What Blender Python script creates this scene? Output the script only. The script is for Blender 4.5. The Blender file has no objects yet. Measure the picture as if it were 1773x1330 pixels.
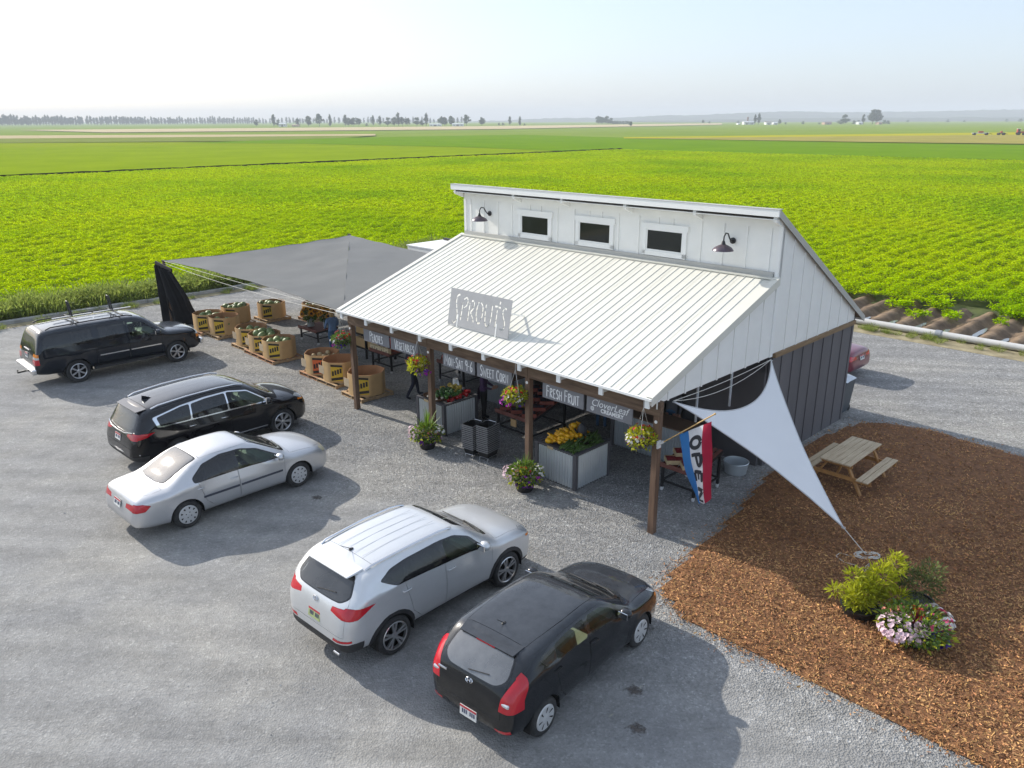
import bpy, bmesh, math, random
from mathutils import Vector, Matrix, noise
random.seed(7)
R = math.radians
sc = bpy.context.scene
col = sc.collection

# ------------------------------------------------------------------ camera
FPX, HOR = 1365.0, 208.0
PITCH = math.atan((665 - HOR) / FPX)
cam_d = bpy.data.cameras.new('camera'); cam = bpy.data.objects.new('camera', cam_d); col.objects.link(cam)
cam_d.sensor_fit = 'HORIZONTAL'; cam_d.sensor_width = 36.0; cam_d.lens = FPX / 1773 * 36.0
cam_d.clip_start = 0.1; cam_d.clip_end = 20000
cam.matrix_world = Matrix.Translation((0, 0, 8.27)) @ Matrix.Rotation(math.pi / 2 - PITCH, 4, 'X') @ Matrix.Rotation(R(-0.2), 4, 'Z')
sc.camera = cam
# ------------------------------------------------------------------ world, sun, exposure
SUN = Vector((-1.433, 1.113, 1.0)).normalized()          # towards the sun
world = bpy.data.worlds.new('World'); sc.world = world; world.use_nodes = True
wn = world.node_tree; wn.nodes.clear()
wo = wn.nodes.new('ShaderNodeOutputWorld'); wb = wn.nodes.new('ShaderNodeBackground'); sky = wn.nodes.new('ShaderNodeTexSky')
sky.sky_type = 'NISHITA'; sky.sun_disc = False
sky.sun_elevation = math.asin(SUN.z); sky.sun_rotation = math.atan2(SUN.x, SUN.y)
sky.altitude = 0; sky.air_density = 0.9; sky.dust_density = 1.9; sky.ozone_density = 2.4
wb.inputs['Strength'].default_value = 0.058
# thin even layer of high haze over the whole sky
veil = wn.nodes.new('ShaderNodeMix'); veil.data_type = 'RGBA'; veil.blend_type = 'ADD'; veil.inputs[0].default_value = 1.0; veil.inputs[7].default_value = (4.2, 4.7, 5.4, 1)
wn.links.new(sky.outputs[0], veil.inputs[6]); wn.links.new(veil.outputs[2], wb.inputs[0]); wn.links.new(wb.outputs[0], wo.inputs[0])
sun_d = bpy.data.lights.new('sun', 'SUN'); sun = bpy.data.objects.new('sun', sun_d); col.objects.link(sun)
sun_d.energy = 3.3; sun_d.angle = R(0.6); sun_d.color = (1.0, 0.94, 0.84)
sun.rotation_euler = (-SUN).to_track_quat('-Z', 'Y').to_euler(); sun.location = (-60, 40, 60)
vs = sc.view_settings
vs.view_transform = 'Standard'; vs.look = 'None'; vs.exposure = 0.88; vs.gamma = 1.0; vs.use_curve_mapping = False
sc.cycles.max_bounces = 8; sc.cycles.diffuse_bounces = 3; sc.cycles.glossy_bounces = 3; sc.cycles.transparent_max_bounces = 12
sc.cycles.volume_bounces = 0; sc.cycles.use_denoising = True; sc.cycles.caustics_reflective = False; sc.cycles.caustics_refractive = False

HAZE = 0.00027
# ------------------------------------------------------------------ frames
OX, OY = 2.93538, 14.79299                                # right front post of the stand
S2 = math.sqrt(0.5)
def B(u, v, z=0.0):                                       # stand axes (along the eave, to the back) to world
    return Vector((OX + S2 * (u + v), OY + S2 * (v - u), z))
BR = R(-45)

# ------------------------------------------------------------------ materials
MATS = {}
def nd(nt, typ, **kw):
    n = nt.nodes.new(typ)
    for k, v in kw.items():
        if k in n.inputs: n.inputs[k].default_value = v
        else: setattr(n, k, v)
    return n
def ramp(nt, stops, fac):
    r = nt.nodes.new('ShaderNodeValToRGB'); e = r.color_ramp.elements
    while len(e) < len(stops): e.new(0.5)
    for i, (p, c) in enumerate(stops):
        e[i].position = p; e[i].color = (c[0], c[1], c[2], 1) if hasattr(c, '__len__') else (c, c, c, 1)
    nt.links.new(fac, r.inputs[0]); return r.outputs[0]
def M(name, c, rough=0.6, metal=0.0, var=0.12, vs=6.0, bump=0.0, bs=40.0, coat=0.0, trans=0.0, spec=0.5, stretch=None, c2=None, island=0.0, sub=0.0, dirt=0.0, dirtc=(.3,.28,.25), ds=2.0, world=0.0, top=0.0):
    if name in MATS: return MATS[name]
    m = bpy.data.materials.new(name); m.use_nodes = True; nt = m.node_tree; p = nt.nodes['Principled BSDF']
    L = nt.links.new
    p.inputs['Roughness'].default_value = rough; p.inputs['Metallic'].default_value = metal
    p.inputs['Specular IOR Level'].default_value = spec
    if coat: p.inputs['Coat Weight'].default_value = coat; p.inputs['Coat Roughness'].default_value = 0.058
    tc = nd(nt, 'ShaderNodeTexCoord'); co = tc.outputs['Object']
    if stretch:
        mp = nd(nt, 'ShaderNodeMapping'); mp.inputs['Scale'].default_value = stretch; L(co, mp.inputs[0]); co = mp.outputs[0]
    n1 = nd(nt, 'ShaderNodeTexNoise', Scale=vs, Detail=5.0, Roughness=0.6); L(co, n1.inputs['Vector'])
    a = tuple(max(0, x * (1 - var)) for x in c); b = tuple(min(1, x * (1 + var)) for x in c)
    if c2: b = c2
    out = ramp(nt, [(0.3, a), (0.7, b)], n1.outputs[0])
    if world:
        g0 = nd(nt, 'ShaderNodeNewGeometry'); nw = nd(nt, 'ShaderNodeTexNoise', Scale=world, Detail=4.0); L(g0.outputs['Position'], nw.inputs['Vector'])
        mw = nd(nt, 'ShaderNodeMix', data_type='RGBA', blend_type='MULTIPLY'); mw.inputs[0].default_value = 1.0; L(out, mw.inputs[6]); L(ramp(nt, [(0.34, (.74,.86,1.0)), (0.5, (1,1,1)), (0.68, (1.16,1.06,.9))], nw.outputs[0]), mw.inputs[7]); out = mw.outputs[2]
    if island:
        g = nd(nt, 'ShaderNodeNewGeometry'); hs = nd(nt, 'ShaderNodeHueSaturation')
        mr = nd(nt, 'ShaderNodeMapRange'); mr.inputs[3].default_value = 1 - island; mr.inputs[4].default_value = 1 + island
        L(g.outputs['Random Per Island'], mr.inputs[0]); L(mr.outputs[0], hs.inputs['Value']); L(out, hs.inputs['Color'])
        mh = nd(nt, 'ShaderNodeMapRange'); mh.inputs[3].default_value = 0.5 - island * .025; mh.inputs[4].default_value = 0.5 + island * .025
        mm = nd(nt, 'ShaderNodeMath', operation='FRACT'); m2 = nd(nt, 'ShaderNodeMath', operation='MULTIPLY'); m2.inputs[1].default_value = 7.31
        L(g.outputs['Random Per Island'], m2.inputs[0]); L(m2.outputs[0], mm.inputs[0]); L(mm.outputs[0], mh.inputs[0]); L(mh.outputs[0], hs.inputs['Hue'])
        out = hs.outputs[0]
    if dirt:
        n3 = nd(nt, 'ShaderNodeTexNoise', Scale=ds, Detail=8.0, Roughness=0.7); L(tc.outputs['Object'], n3.inputs['Vector'])
        f = ramp(nt, [(0.42, 0.0), (0.72, dirt)], n3.outputs[0])
        mx = nd(nt, 'ShaderNodeMix', data_type='RGBA'); L(f, mx.inputs[0]); L(out, mx.inputs[6]); mx.inputs[7].default_value = (*dirtc, 1); out = mx.outputs[2]
    if top:                                               # dust plus painted-in sky sheen on upward-facing panels
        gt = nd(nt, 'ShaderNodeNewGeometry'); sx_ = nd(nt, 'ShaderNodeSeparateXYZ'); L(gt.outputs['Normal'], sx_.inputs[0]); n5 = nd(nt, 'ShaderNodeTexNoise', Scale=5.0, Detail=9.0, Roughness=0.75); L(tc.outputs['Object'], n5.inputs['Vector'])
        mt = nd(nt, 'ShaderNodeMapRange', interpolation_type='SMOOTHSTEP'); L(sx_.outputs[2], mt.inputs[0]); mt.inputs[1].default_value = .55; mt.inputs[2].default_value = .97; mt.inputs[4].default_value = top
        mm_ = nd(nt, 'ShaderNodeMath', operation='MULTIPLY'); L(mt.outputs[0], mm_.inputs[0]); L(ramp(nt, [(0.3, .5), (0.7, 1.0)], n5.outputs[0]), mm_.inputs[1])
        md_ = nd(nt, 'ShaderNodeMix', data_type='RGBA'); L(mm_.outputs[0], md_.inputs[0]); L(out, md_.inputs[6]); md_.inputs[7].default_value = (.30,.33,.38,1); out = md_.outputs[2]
    L(out, p.inputs['Base Color'])
    if bump:
        n2 = nd(nt, 'ShaderNodeTexNoise', Scale=bs, Detail=4.0); L(co, n2.inputs['Vector'])
        bp = nd(nt, 'ShaderNodeBump', Strength=bump, Distance=0.02); L(n2.outputs[0], bp.inputs['Height']); L(bp.outputs[0], p.inputs['Normal'])
    if trans:
        ou = nt.nodes['Material Output']; tr = nd(nt, 'ShaderNodeBsdfTranslucent'); ms = nd(nt, 'ShaderNodeMixShader'); ms.inputs[0].default_value = trans
        L(out, tr.inputs[0]); L(p.outputs[0], ms.inputs[1]); L(tr.outputs[0], ms.inputs[2]); L(ms.outputs[0], ou.inputs[0])
    MATS[name] = m; return m
def glass(name, tint, gloss=1.0, dust_sheen=0.0, ior=1.52):
    if name in MATS: return MATS[name]
    m = bpy.data.materials.new(name); m.use_nodes = True; nt = m.node_tree; nt.nodes.clear(); L = nt.links.new
    o = nd(nt, 'ShaderNodeOutputMaterial'); t = nd(nt, 'ShaderNodeBsdfTransparent'); t.inputs[0].default_value = (*tint, 1)
    g = nd(nt, 'ShaderNodeBsdfGlossy'); g.inputs['Roughness'].default_value = 0.03; g.inputs[0].default_value = (gloss, gloss, gloss, 1)
    f = nd(nt, 'ShaderNodeFresnel', IOR=ior); ms = nd(nt, 'ShaderNodeMixShader')
    L(f.outputs[0], ms.inputs[0]); L(t.outputs[0], ms.inputs[1]); L(g.outputs[0], ms.inputs[2]); last = ms.outputs[0]
    if dust_sheen:
        d = nd(nt, 'ShaderNodeBsdfDiffuse'); d.inputs[0].default_value = (.60, .61, .62, 1)
        n = nd(nt, 'ShaderNodeTexNoise', Scale=2.2, Detail=7.0, Roughness=0.65); tc = nd(nt, 'ShaderNodeTexCoord'); L(tc.outputs['Object'], n.inputs['Vector'])
        m2 = nd(nt, 'ShaderNodeMixShader'); L(ramp(nt, [(0.3, dust_sheen * .35), (0.7, dust_sheen)], n.outputs[0]), m2.inputs[0]); L(last, m2.inputs[1]); L(d.outputs[0], m2.inputs[2]); last = m2.outputs[0]
    L(last, o.inputs[0]); MATS[name] = m; return m

# ------------------------------------------------------------------ mesh helpers
class MB:
    def __init__(s): s.v = []; s.f = []
    def add(s, vs, fs, mtx=None):
        o = len(s.v)
        s.v += [tuple(mtx @ Vector(p)) if mtx else tuple(p) for p in vs]
        s.f += [tuple(i + o for i in f) for f in fs]; return s
    def box(s, x0, x1, y0, y1, z0, z1, mtx=None):
        return s.add([(x0,y0,z0),(x1,y0,z0),(x1,y1,z0),(x0,y1,z0),(x0,y0,z1),(x1,y0,z1),(x1,y1,z1),(x0,y1,z1)],
                     [(0,3,2,1),(4,5,6,7),(0,1,5,4),(1,2,6,5),(2,3,7,6),(3,0,4,7)], mtx)
    def bar(s, a, b, w, h, up=(0,0,1)):                     # square bar between two points
        a = Vector(a); b = Vector(b); d = (b - a).normalized(); up = Vector(up)
        if abs(d.dot(up)) > .98: up = Vector((1,0,0))
        x = d.cross(up).normalized() * (w / 2); y = x.cross(d).normalized() * (h / 2)
        return s.add([a-x-y, a+x-y, a+x+y, a-x+y, b-x-y, b+x-y, b+x+y, b-x+y],
                     [(0,3,2,1),(4,5,6,7),(0,1,5,4),(1,2,6,5),(2,3,7,6),(3,0,4,7)])
    def tube(s, pts, r, n=8, cap=True):
        pts = [Vector(p) for p in pts]; rs = r if hasattr(r, '__len__') else [r] * len(pts)
        o = len(s.v); x = None
        for i, p in enumerate(pts):
            d = (pts[min(i+1, len(pts)-1)] - pts[max(i-1, 0)]).normalized()
            if x is None: x = d.cross(Vector((0,0,1)) if abs(d.z) < .9 else Vector((1,0,0))).normalized()
            x = (x - d * x.dot(d)).normalized(); y = d.cross(x)
            s.v += [tuple(p + (x * math.cos(t) + y * math.sin(t)) * rs[i]) for t in [2*math.pi*k/n for k in range(n)]]
        for i in range(len(pts) - 1):
            for k in range(n):
                a = o + i*n + k; b = o + i*n + (k+1) % n
                s.f.append((a, b, b + n, a + n))
        if cap: s.f.append(tuple(o + k for k in reversed(range(n)))); s.f.append(tuple(o + (len(pts)-1)*n + k for k in range(n)))
        return s
    def lathe(s, prof, n=24, mtx=None, cap0=False, cap1=False):   # profile (r, z)
        vs = [(r*math.cos(2*math.pi*k/n), r*math.sin(2*math.pi*k/n), z) for r, z in prof for k in range(n)]
        fs = [(i*n+k, i*n+(k+1) % n, (i+1)*n+(k+1) % n, (i+1)*n+k) for i in range(len(prof)-1) for k in range(n)]
        if cap0: fs.append(tuple(reversed(range(n))))
        if cap1: fs.append(tuple((len(prof)-1)*n + k for k in range(n)))
        return s.add(vs, fs, mtx)
    def ell(s, c, r, nu=10, nv=7, mtx=None):
        prof = [(max(.0015, math.sin(math.pi*i/nv)), -math.cos(math.pi*i/nv)) for i in range(nv+1)]
        m = Matrix.Translation(c) @ (mtx or Matrix()) @ Matrix.Diagonal((r[0], r[1], r[2], 1))
        return s.lathe(prof, nu, m)
    def prism(s, poly, t, mtx=None):                        # polygon in xy, thickness along z
        n = len(poly)
        return s.add([(x, y, 0) for x, y in poly] + [(x, y, t) for x, y in poly],
                     [tuple(reversed(range(n))), tuple(range(n, 2*n))] + [(i, (i+1) % n, n+(i+1) % n, n+i) for i in range(n)], mtx)
    def grid(s, fn, nu, nv):
        return s.add([fn(i/nu, j/nv) for i in range(nu+1) for j in range(nv+1)],
                     [(i*(nv+1)+j, (i+1)*(nv+1)+j, (i+1)*(nv+1)+j+1, i*(nv+1)+j+1) for i in range(nu) for j in range(nv)])
    def mesh(s, name, mats, smooth=0, bevel=0):
        me = bpy.data.meshes.new(name); me.from_pydata(s.v, [], s.f)
        for m in (mats if isinstance(mats, (list, tuple)) else [mats]): me.materials.append(m)
        if bevel:
            bm = bmesh.new(); bm.from_mesh(me)
            bmesh.ops.bevel(bm, geom=[e for e in bm.edges if e.is_manifold and e.calc_face_angle(0) > .6], offset=bevel, segments=1, affect='EDGES', clamp_overlap=True)
            bm.to_mesh(me); bm.free()
        if smooth:
            me.shade_smooth(); me.set_sharp_from_angle(angle=R(smooth))
        me.update(); return me
    def build(s, name, mats, parent=None, smooth=0, bevel=0, loc=None, rz=None):
        o = bpy.data.objects.new(name, s.mesh(name, mats, smooth, bevel)); col.objects.link(o)
        if parent: o.parent = parent
        if loc is not None: o.location = loc
        if rz is not None: o.rotation_euler = (0, 0, rz)
        return o
def tag(o, label=None, cat=None, group=None, kind=None):
    if label: o['label'] = label
    if cat: o['category'] = cat
    if group: o['group'] = group
    if kind: o['kind'] = kind
    return o
def thing(name, label, cat, loc=(0,0,0), rz=BR, group=None):
    o = bpy.data.objects.new(name, None); o.empty_display_size = 0.2; col.objects.link(o)
    o.location = loc; o.rotation_euler = (0, 0, rz); return tag(o, label, cat, group)
def copy_tree(o, parent=None):
    c = o.copy(); col.objects.link(c); c.parent = parent
    for ch in o.children: copy_tree(ch, c)
    return c
def dup(o, loc, rz=None, label=None, scale=None):
    c = copy_tree(o); c.location = loc
    if rz is not None: c.rotation_euler = (0, 0, rz)
    if label: c['label'] = label
    if scale: c.scale = (scale,)*3 if not hasattr(scale, '__len__') else scale
    return c
def pchip(pts):
    xs = [p[0] for p in pts]; ys = [p[1] for p in pts]; n = len(xs)
    if n == 1: return lambda x: ys[0]
    h = [xs[i+1]-xs[i] for i in range(n-1)]; d = [(ys[i+1]-ys[i])/h[i] for i in range(n-1)]
    m = [d[0]] + [0 if d[i-1]*d[i] <= 0 else 2*d[i-1]*d[i]/(d[i-1]+d[i]) for i in range(1, n-1)] + [d[-1]]
    def f(x):
        if x <= xs[0]: return ys[0]
        if x >= xs[-1]: return ys[-1]
        i = max(k for k in range(n-1) if xs[k] <= x); t = (x-xs[i])/h[i]; t2 = t*t; t3 = t2*t
        return (2*t3-3*t2+1)*ys[i] + (t3-2*t2+t)*h[i]*m[i] + (-2*t3+3*t2)*ys[i+1] + (t3-t2)*h[i]*m[i+1]
    return f
def smin(a, b, t): return a + (b - a) * t
# ================================================================== setting: ground, lot, fields
def sheet(name, pts, z, m, kind='structure', lab=None, cat=None):
    mb = MB(); mb.add([(p[0], p[1], z) for p in pts], [tuple(range(len(pts)))])
    o = mb.build(name, m); 
    if o.data.polygons[0].normal.z < 0: o.data.flip_normals()
    return tag(o, lab, cat, None, kind)
def field_mat(name, c, c2, sc1=0.05, row=0.0, ang=45, rough=0.9):
    m = bpy.data.materials.new(name); m.use_nodes = True; nt = m.node_tree; p = nt.nodes['Principled BSDF']; L = nt.links.new
    p.inputs['Roughness'].default_value = rough; p.inputs['Specular IOR Level'].default_value = 0.0
    tc = nd(nt, 'ShaderNodeTexCoord'); n1 = nd(nt, 'ShaderNodeTexNoise', Scale=sc1, Detail=9.0, Roughness=0.65); L(tc.outputs['Object'], n1.inputs['Vector'])
    n2 = nd(nt, 'ShaderNodeTexNoise', Scale=sc1*22, Detail=6.0, Roughness=0.7); L(tc.outputs['Object'], n2.inputs['Vector'])
    ad = nd(nt, 'ShaderNodeMath', operation='MULTIPLY_ADD'); L(n2.outputs[0], ad.inputs[0]); ad.inputs[1].default_value = 0.55; L(n1.outputs[0], ad.inputs[2])
    L(ramp(nt, [(0.52, c), (1.0, c2)], ad.outputs[0]), p.inputs['Base Color']); return m
# ---- gravel material
def gravel_mat():
    m = bpy.data.materials.new('gravel'); m.use_nodes = True; nt = m.node_tree; p = nt.nodes['Principled BSDF']; L = nt.links.new
    p.inputs['Roughness'].default_value = 0.92; p.inputs['Specular IOR Level'].default_value = 0.12
    tc = nd(nt, 'ShaderNodeTexCoord'); co = tc.outputs['Object']
    mp = nd(nt, 'ShaderNodeMapping'); mp.inputs['Rotation'].default_value = (0, 0, R(-38)); mp.inputs['Scale'].default_value = (0.32, 2.2, 1); L(co, mp.inputs[0])
    n1 = nd(nt, 'ShaderNodeTexNoise', Scale=0.23, Detail=7.0, Roughness=0.62, Distortion=0.4); L(co, n1.inputs['Vector'])
    n2 = nd(nt, 'ShaderNodeTexNoise', Scale=0.9, Detail=8.0, Roughness=0.65, Distortion=0.8); L(mp.outputs[0], n2.inputs['Vector'])
    n3 = nd(nt, 'ShaderNodeTexNoise', Scale=2.1, Detail=9.0, Roughness=0.75); L(co, n3.inputs['Vector'])
    v = nd(nt, 'ShaderNodeTexVoronoi', Scale=34.0); L(co, v.inputs['Vector'])
    v2 = nd(nt, 'ShaderNodeTexVoronoi', Scale=17.0); L(co, v2.inputs['Vector'])
    base = ramp(nt, [(0.28, (.212, .214, .218)), (0.5, (.252, .250, .244)), (0.70, (.315, .305, .282))], n1.outputs[0])
    trk = ramp(nt, [(0.34, 0.90), (0.5, 1.0), (0.68, 1.07)], n2.outputs[0])
    fine = ramp(nt, [(0.3, 0.84), (0.7, 1.16)], n3.outputs[0])
    sp = nd(nt, 'ShaderNodeSeparateColor'); L(v.outputs['Color'], sp.inputs[0]); st = ramp(nt, [(0.0, 0.72), (0.5, 1.06), (0.92, 1.24), (1.0, 1.9)], sp.outputs[0])
    sp2 = nd(nt, 'ShaderNodeSeparateColor'); L(v2.outputs['Color'], sp2.inputs[0]); st2 = ramp(nt, [(0.0, 0.74), (0.2, 1.04), (0.9, 1.06), (1.0, 1.6)], sp2.outputs[1])
    # loose coarse stone lies where nobody drives: near the stand and towards the mulch
    dp = nd(nt, 'ShaderNodeVectorMath', operation='DOT_PRODUCT'); L(co, dp.inputs[0]); dp.inputs[1].default_value = (S2, S2, 0)
    wob = nd(nt, 'ShaderNodeMath', operation='MULTIPLY_ADD'); L(n1.outputs[0], wob.inputs[0]); wob.inputs[1].default_value = 4.0; L(dp.outputs['Value'], wob.inputs[2])
    coarse = nd(nt, 'ShaderNodeMapRange', interpolation_type='SMOOTHSTEP'); L(wob.outputs[0], coarse.inputs[0]); v0 = (OX+OY)*S2 + 2.0
    coarse.inputs[1].default_value = v0-4.6; coarse.inputs[2].default_value = v0-1.6; coarse.inputs[3].default_value = 0.34; coarse.inputs[4].default_value = 0.85
    wv = nd(nt, 'ShaderNodeTexWave', Scale=0.22, Distortion=7.0, Detail=4.0); wv.inputs['Detail Scale'].default_value = 0.6; L(mp.outputs[0], wv.inputs['Vector']); arcs = ramp(nt, [(0.0, 0.93), (0.5, 1.0), (1.0, 1.06)], wv.outputs['Fac'])
    cur = base
    for f in (trk, arcs, fine, st, st2):
        mx = nd(nt, 'ShaderNodeMix', data_type='RGBA', blend_type='MULTIPLY'); mx.inputs[0].default_value = 1.0
        if f in (st, st2): L(coarse.outputs[0], mx.inputs[0])
        L(cur, mx.inputs[6]); L(f, mx.inputs[7]); cur = mx.outputs[2]
    # coarser blue gravel near the stand where nobody drives (world distance from the post line)
    L(cur, p.inputs['Base Color'])
    b1 = nd(nt, 'ShaderNodeBump', Strength=0.7, Distance=0.03); L(v.outputs['Distance'], b1.inputs['Height']); L(coarse.outputs[0], b1.inputs['Strength'])
    b2 = nd(nt, 'ShaderNodeBump', Strength=0.25, Distance=0.08); L(n2.outputs[0], b2.inputs['Height']); L(b1.outputs[0], b2.inputs['Normal'])
    b3 = nd(nt, 'ShaderNodeBump', Strength=0.35, Distance=0.05); L(n3.outputs[0], b3.inputs['Height']); L(b2.outputs[0], b3.inputs['Normal'])
    L(b3.outputs[0], p.inputs['Normal']); return m
gravel = gravel_mat()
far_green = field_mat('far_field_green', (.15,.22,.025), (.21,.275,.04), 0.012)
ground = sheet('ground', [(-9000,-300),(9000,-300),(9000,9000),(-9000,9000)], -0.9, far_green)
lot = sheet('gravel_lot', [B(-30.2,-70), B(70,-70), B(70,20.3), B(-30.2,20.3)], 0.0, gravel)
soilm = M('soil', (.13,.085,.05), .95, var=.4, vs=1.6, bump=.8, bs=9, c2=(.24,.165,.10))
dryedge = M('dry_verge', (.27,.22,.12), .95, var=.35, vs=2.2, bump=.6, bs=20, c2=(.36,.31,.19))
sheet('verge', [B(-30.2,19.5), B(70,19.5), B(70,21.0), B(-30.2,21.0)], 0.006, dryedge)
sheet('verge_side', [B(-31.4,-70), B(-29.5,-70), B(-29.5,21), B(-31.4,21)], 0.008, dryedge)['kind'] = 'structure'
# ploughed headland with ridges along the rows
PITCHROW = 1.07
mb = MB()
def hl(i, j):
    u = -30 + 90*i; v = 20.9 + 5.6*j
    z = -0.02 + .13*math.cos(2*math.pi*(u + 2.29 + PITCHROW/2)/PITCHROW) * min(1, j*9, 1) + .05*noise.noise((u*1.7, v*1.3, 0)) + .02*noise.noise((u*6, v*5, 3))
    return B(u, v, z + .05)
mb.grid(hl, 700, 22); tag(mb.build('ploughed_headland', soilm, smooth=60), kind='structure')
water = M('furrow_water', (.16,.17,.18), .12, var=.1, spec=.7)
for k in range(-6, 12):
    u = -2.29 + k*PITCHROW
    mb = MB(); a = 21.3 + random.uniform(-.1,.5); b = a + random.uniform(1.2, 2.9); n = 9
    for i in range(n):
        t = i/(n-1); w = .10*math.sin(math.pi*min(1, max(0.02, t*1.02)))**.5 + .03*random.random(); c = random.uniform(-.02,.02)
        mb.v += [tuple(B(u+c-w, smin(a,b,t), -.03)), tuple(B(u+c+w, smin(a,b,t), -.03))]
    mb.f = [(2*i, 2*i+1, 2*i+3, 2*i+2) for i in range(n-1)]
    tag(mb.build('furrow_water', water), kind='structure')
# ---- fields (sheets at their own places)
crop_floor = M('crop_floor', (.06,.075,.015), .95, var=.5, vs=1.2)
sheet('near_field', [B(-132.5,-140), B(-30.6,-140), B(-30.6,25.6), B(160,25.6), B(160,172), B(-132.5,172)], -0.06, crop_floor)
def G(px, py, z=0.0):
    x = px-886.5; y = 665-py; c, s = math.cos(R(.2)), math.sin(R(.2)); x, y = x*c+y*s, -x*s+y*c
    d = Vector((x, FPX*math.cos(PITCH)+y*math.sin(PITCH), -FPX*math.sin(PITCH)+y*math.cos(PITCH))); t = (z-8.27)/d.z
    return Vector((d.x*t, d.y*t, z))
FG = {
 'bean_field':      ([(-150,313),(1070,262),(800,252.5),(533,247),(300,249),(-150,256)], (.165,.24,.004), (.225,.30,.009), .06),
 'bright_field':    ([(-150,247),(500,243),(533,247),(300,249.2),(-150,256.2)], (.19,.25,.006), (.24,.30,.010), .05),
 'deep_green_field':([(300,246),(420,242.5),(600,237),(900,232),(1200,240),(1500,245),(1900,250),(1900,277),(1300,262),(1070,262),(800,252.4),(533,247)], (.10,.205,.003), (.15,.25,.007), .05),
 'weedy_strip':     ([(-150,240),(650,233.5),(600,237),(420,242.5),(-150,247)], (.14,.18,.03), (.22,.25,.06), .08),
 'stubble_field':   ([(-150,234.3),(650,231),(650,233.5),(-150,240)], (.40,.32,.18), (.50,.42,.25), .03),
 'grain_field':     ([(30,224.5),(850,218),(1250,213),(1250,215.5),(850,223),(180,228.5)], (.44,.36,.21), (.55,.46,.29), .02),
 'mustard_strip':   ([(1080,236.5),(1900,226.5),(1900,231),(1080,238.5)], (.30,.30,.012), (.42,.37,.018), .05),
 'dry_grass_strip': ([(1080,238.5),(1900,231),(1900,249),(1500,244.5),(1200,240)], (.22,.22,.045), (.36,.29,.09), .05),
 'far_grain_field': ([(1420,210.6),(1900,209.2),(1900,208.6),(1420,209.6)], (.30,.25,.17), (.38,.31,.2), .01),
}
for i, (n, (px, c, c2, s)) in enumerate(FG.items()):
    sheet(n, [G(*p) for p in px], -0.5 + 0.03*i, field_mat(n, c, c2, s))
# dark ditch along the far edge of the near field
ditchm = M('ditch_bank', (.012,.020,.005), .95, var=.5, vs=.4)
mb = MB(); n = 120
for i in range(n+1):
    v = -20 + 192*i/n; w = .55 + .25*noise.noise((v*.3, 0, 0)); hh = .72 + .2*noise.noise((v*.5, 4, 0))
    mb.v += [tuple(B(-131.8-w, v, -.4)), tuple(B(-132.2, v, hh)), tuple(B(-132.9, v, hh*.9)), tuple(B(-133.4-w, v, -.4))]
for i in range(n):
    for k in range(3): mb.f.append((4*i+k, 4*i+4+k, 4*i+5+k, 4*i+1+k))
tag(mb.build('ditch_bank', ditchm), kind='structure')

# ---- crop canopy: leaf tiles instanced over the near field
leafm = M('crop_leaf', (.46,.60,.002), .7, var=.10, vs=.05, trans=.5, island=.5, spec=.0, world=.05)
weedm = M('weed_leaf', (.24,.34,.04), .6, var=.2, vs=.05, trans=.5, island=.4, spec=.2, c2=(.34,.37,.11))
def leaf(mb, c, d, n, L, W, fold=.25):
    d = Vector(d).normalized(); n = Vector(n); s = d.cross(n)
    s = s.normalized() if s.length > 1e-4 else Vector((1,0,0)); n = s.cross(d)
    c = Vector(c)
    mb.add([c, c + d*L*.5 + s*W/2 + n*W*fold, c + d*L, c + d*L*.5 - s*W/2 + n*W*fold], [(0,1,2),(0,2,3)])
def crop_tile(seed, nl, size, hgt):
    rnd = random.Random(seed); mb = MB(); T = 2*PITCHROW
    cl = [(rnd.uniform(-T/2,T/2), rnd.uniform(-T/2,T/2), rnd.uniform(.7,1.15)) for _ in range(13)]
    for _ in range(nl):
        x = rnd.uniform(-T/2, T/2); y = rnd.uniform(-T/2, T/2)
        row = .5 + .5*math.cos(2*math.pi*x/PITCHROW)
        if rnd.random() > .66 + .4*row: continue
        k = max(math.exp(-((x-a)**2+(y-b)**2)/.14)*h for a, b, h in cl)
        z = hgt*(.42 + .22*row + .38*k)*rnd.uniform(.72, 1.12)
        a = rnd.uniform(0, 2*math.pi); t = rnd.uniform(-.5,.35)
        leaf(mb, (x, y, z), (math.cos(a), math.sin(a), t), (rnd.gauss(0,.35), rnd.gauss(0,.35), 1), size*rnd.uniform(.7,1.3), size*rnd.uniform(.55,.95))
    return mb.mesh('crop_tile', leafm)
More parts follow.
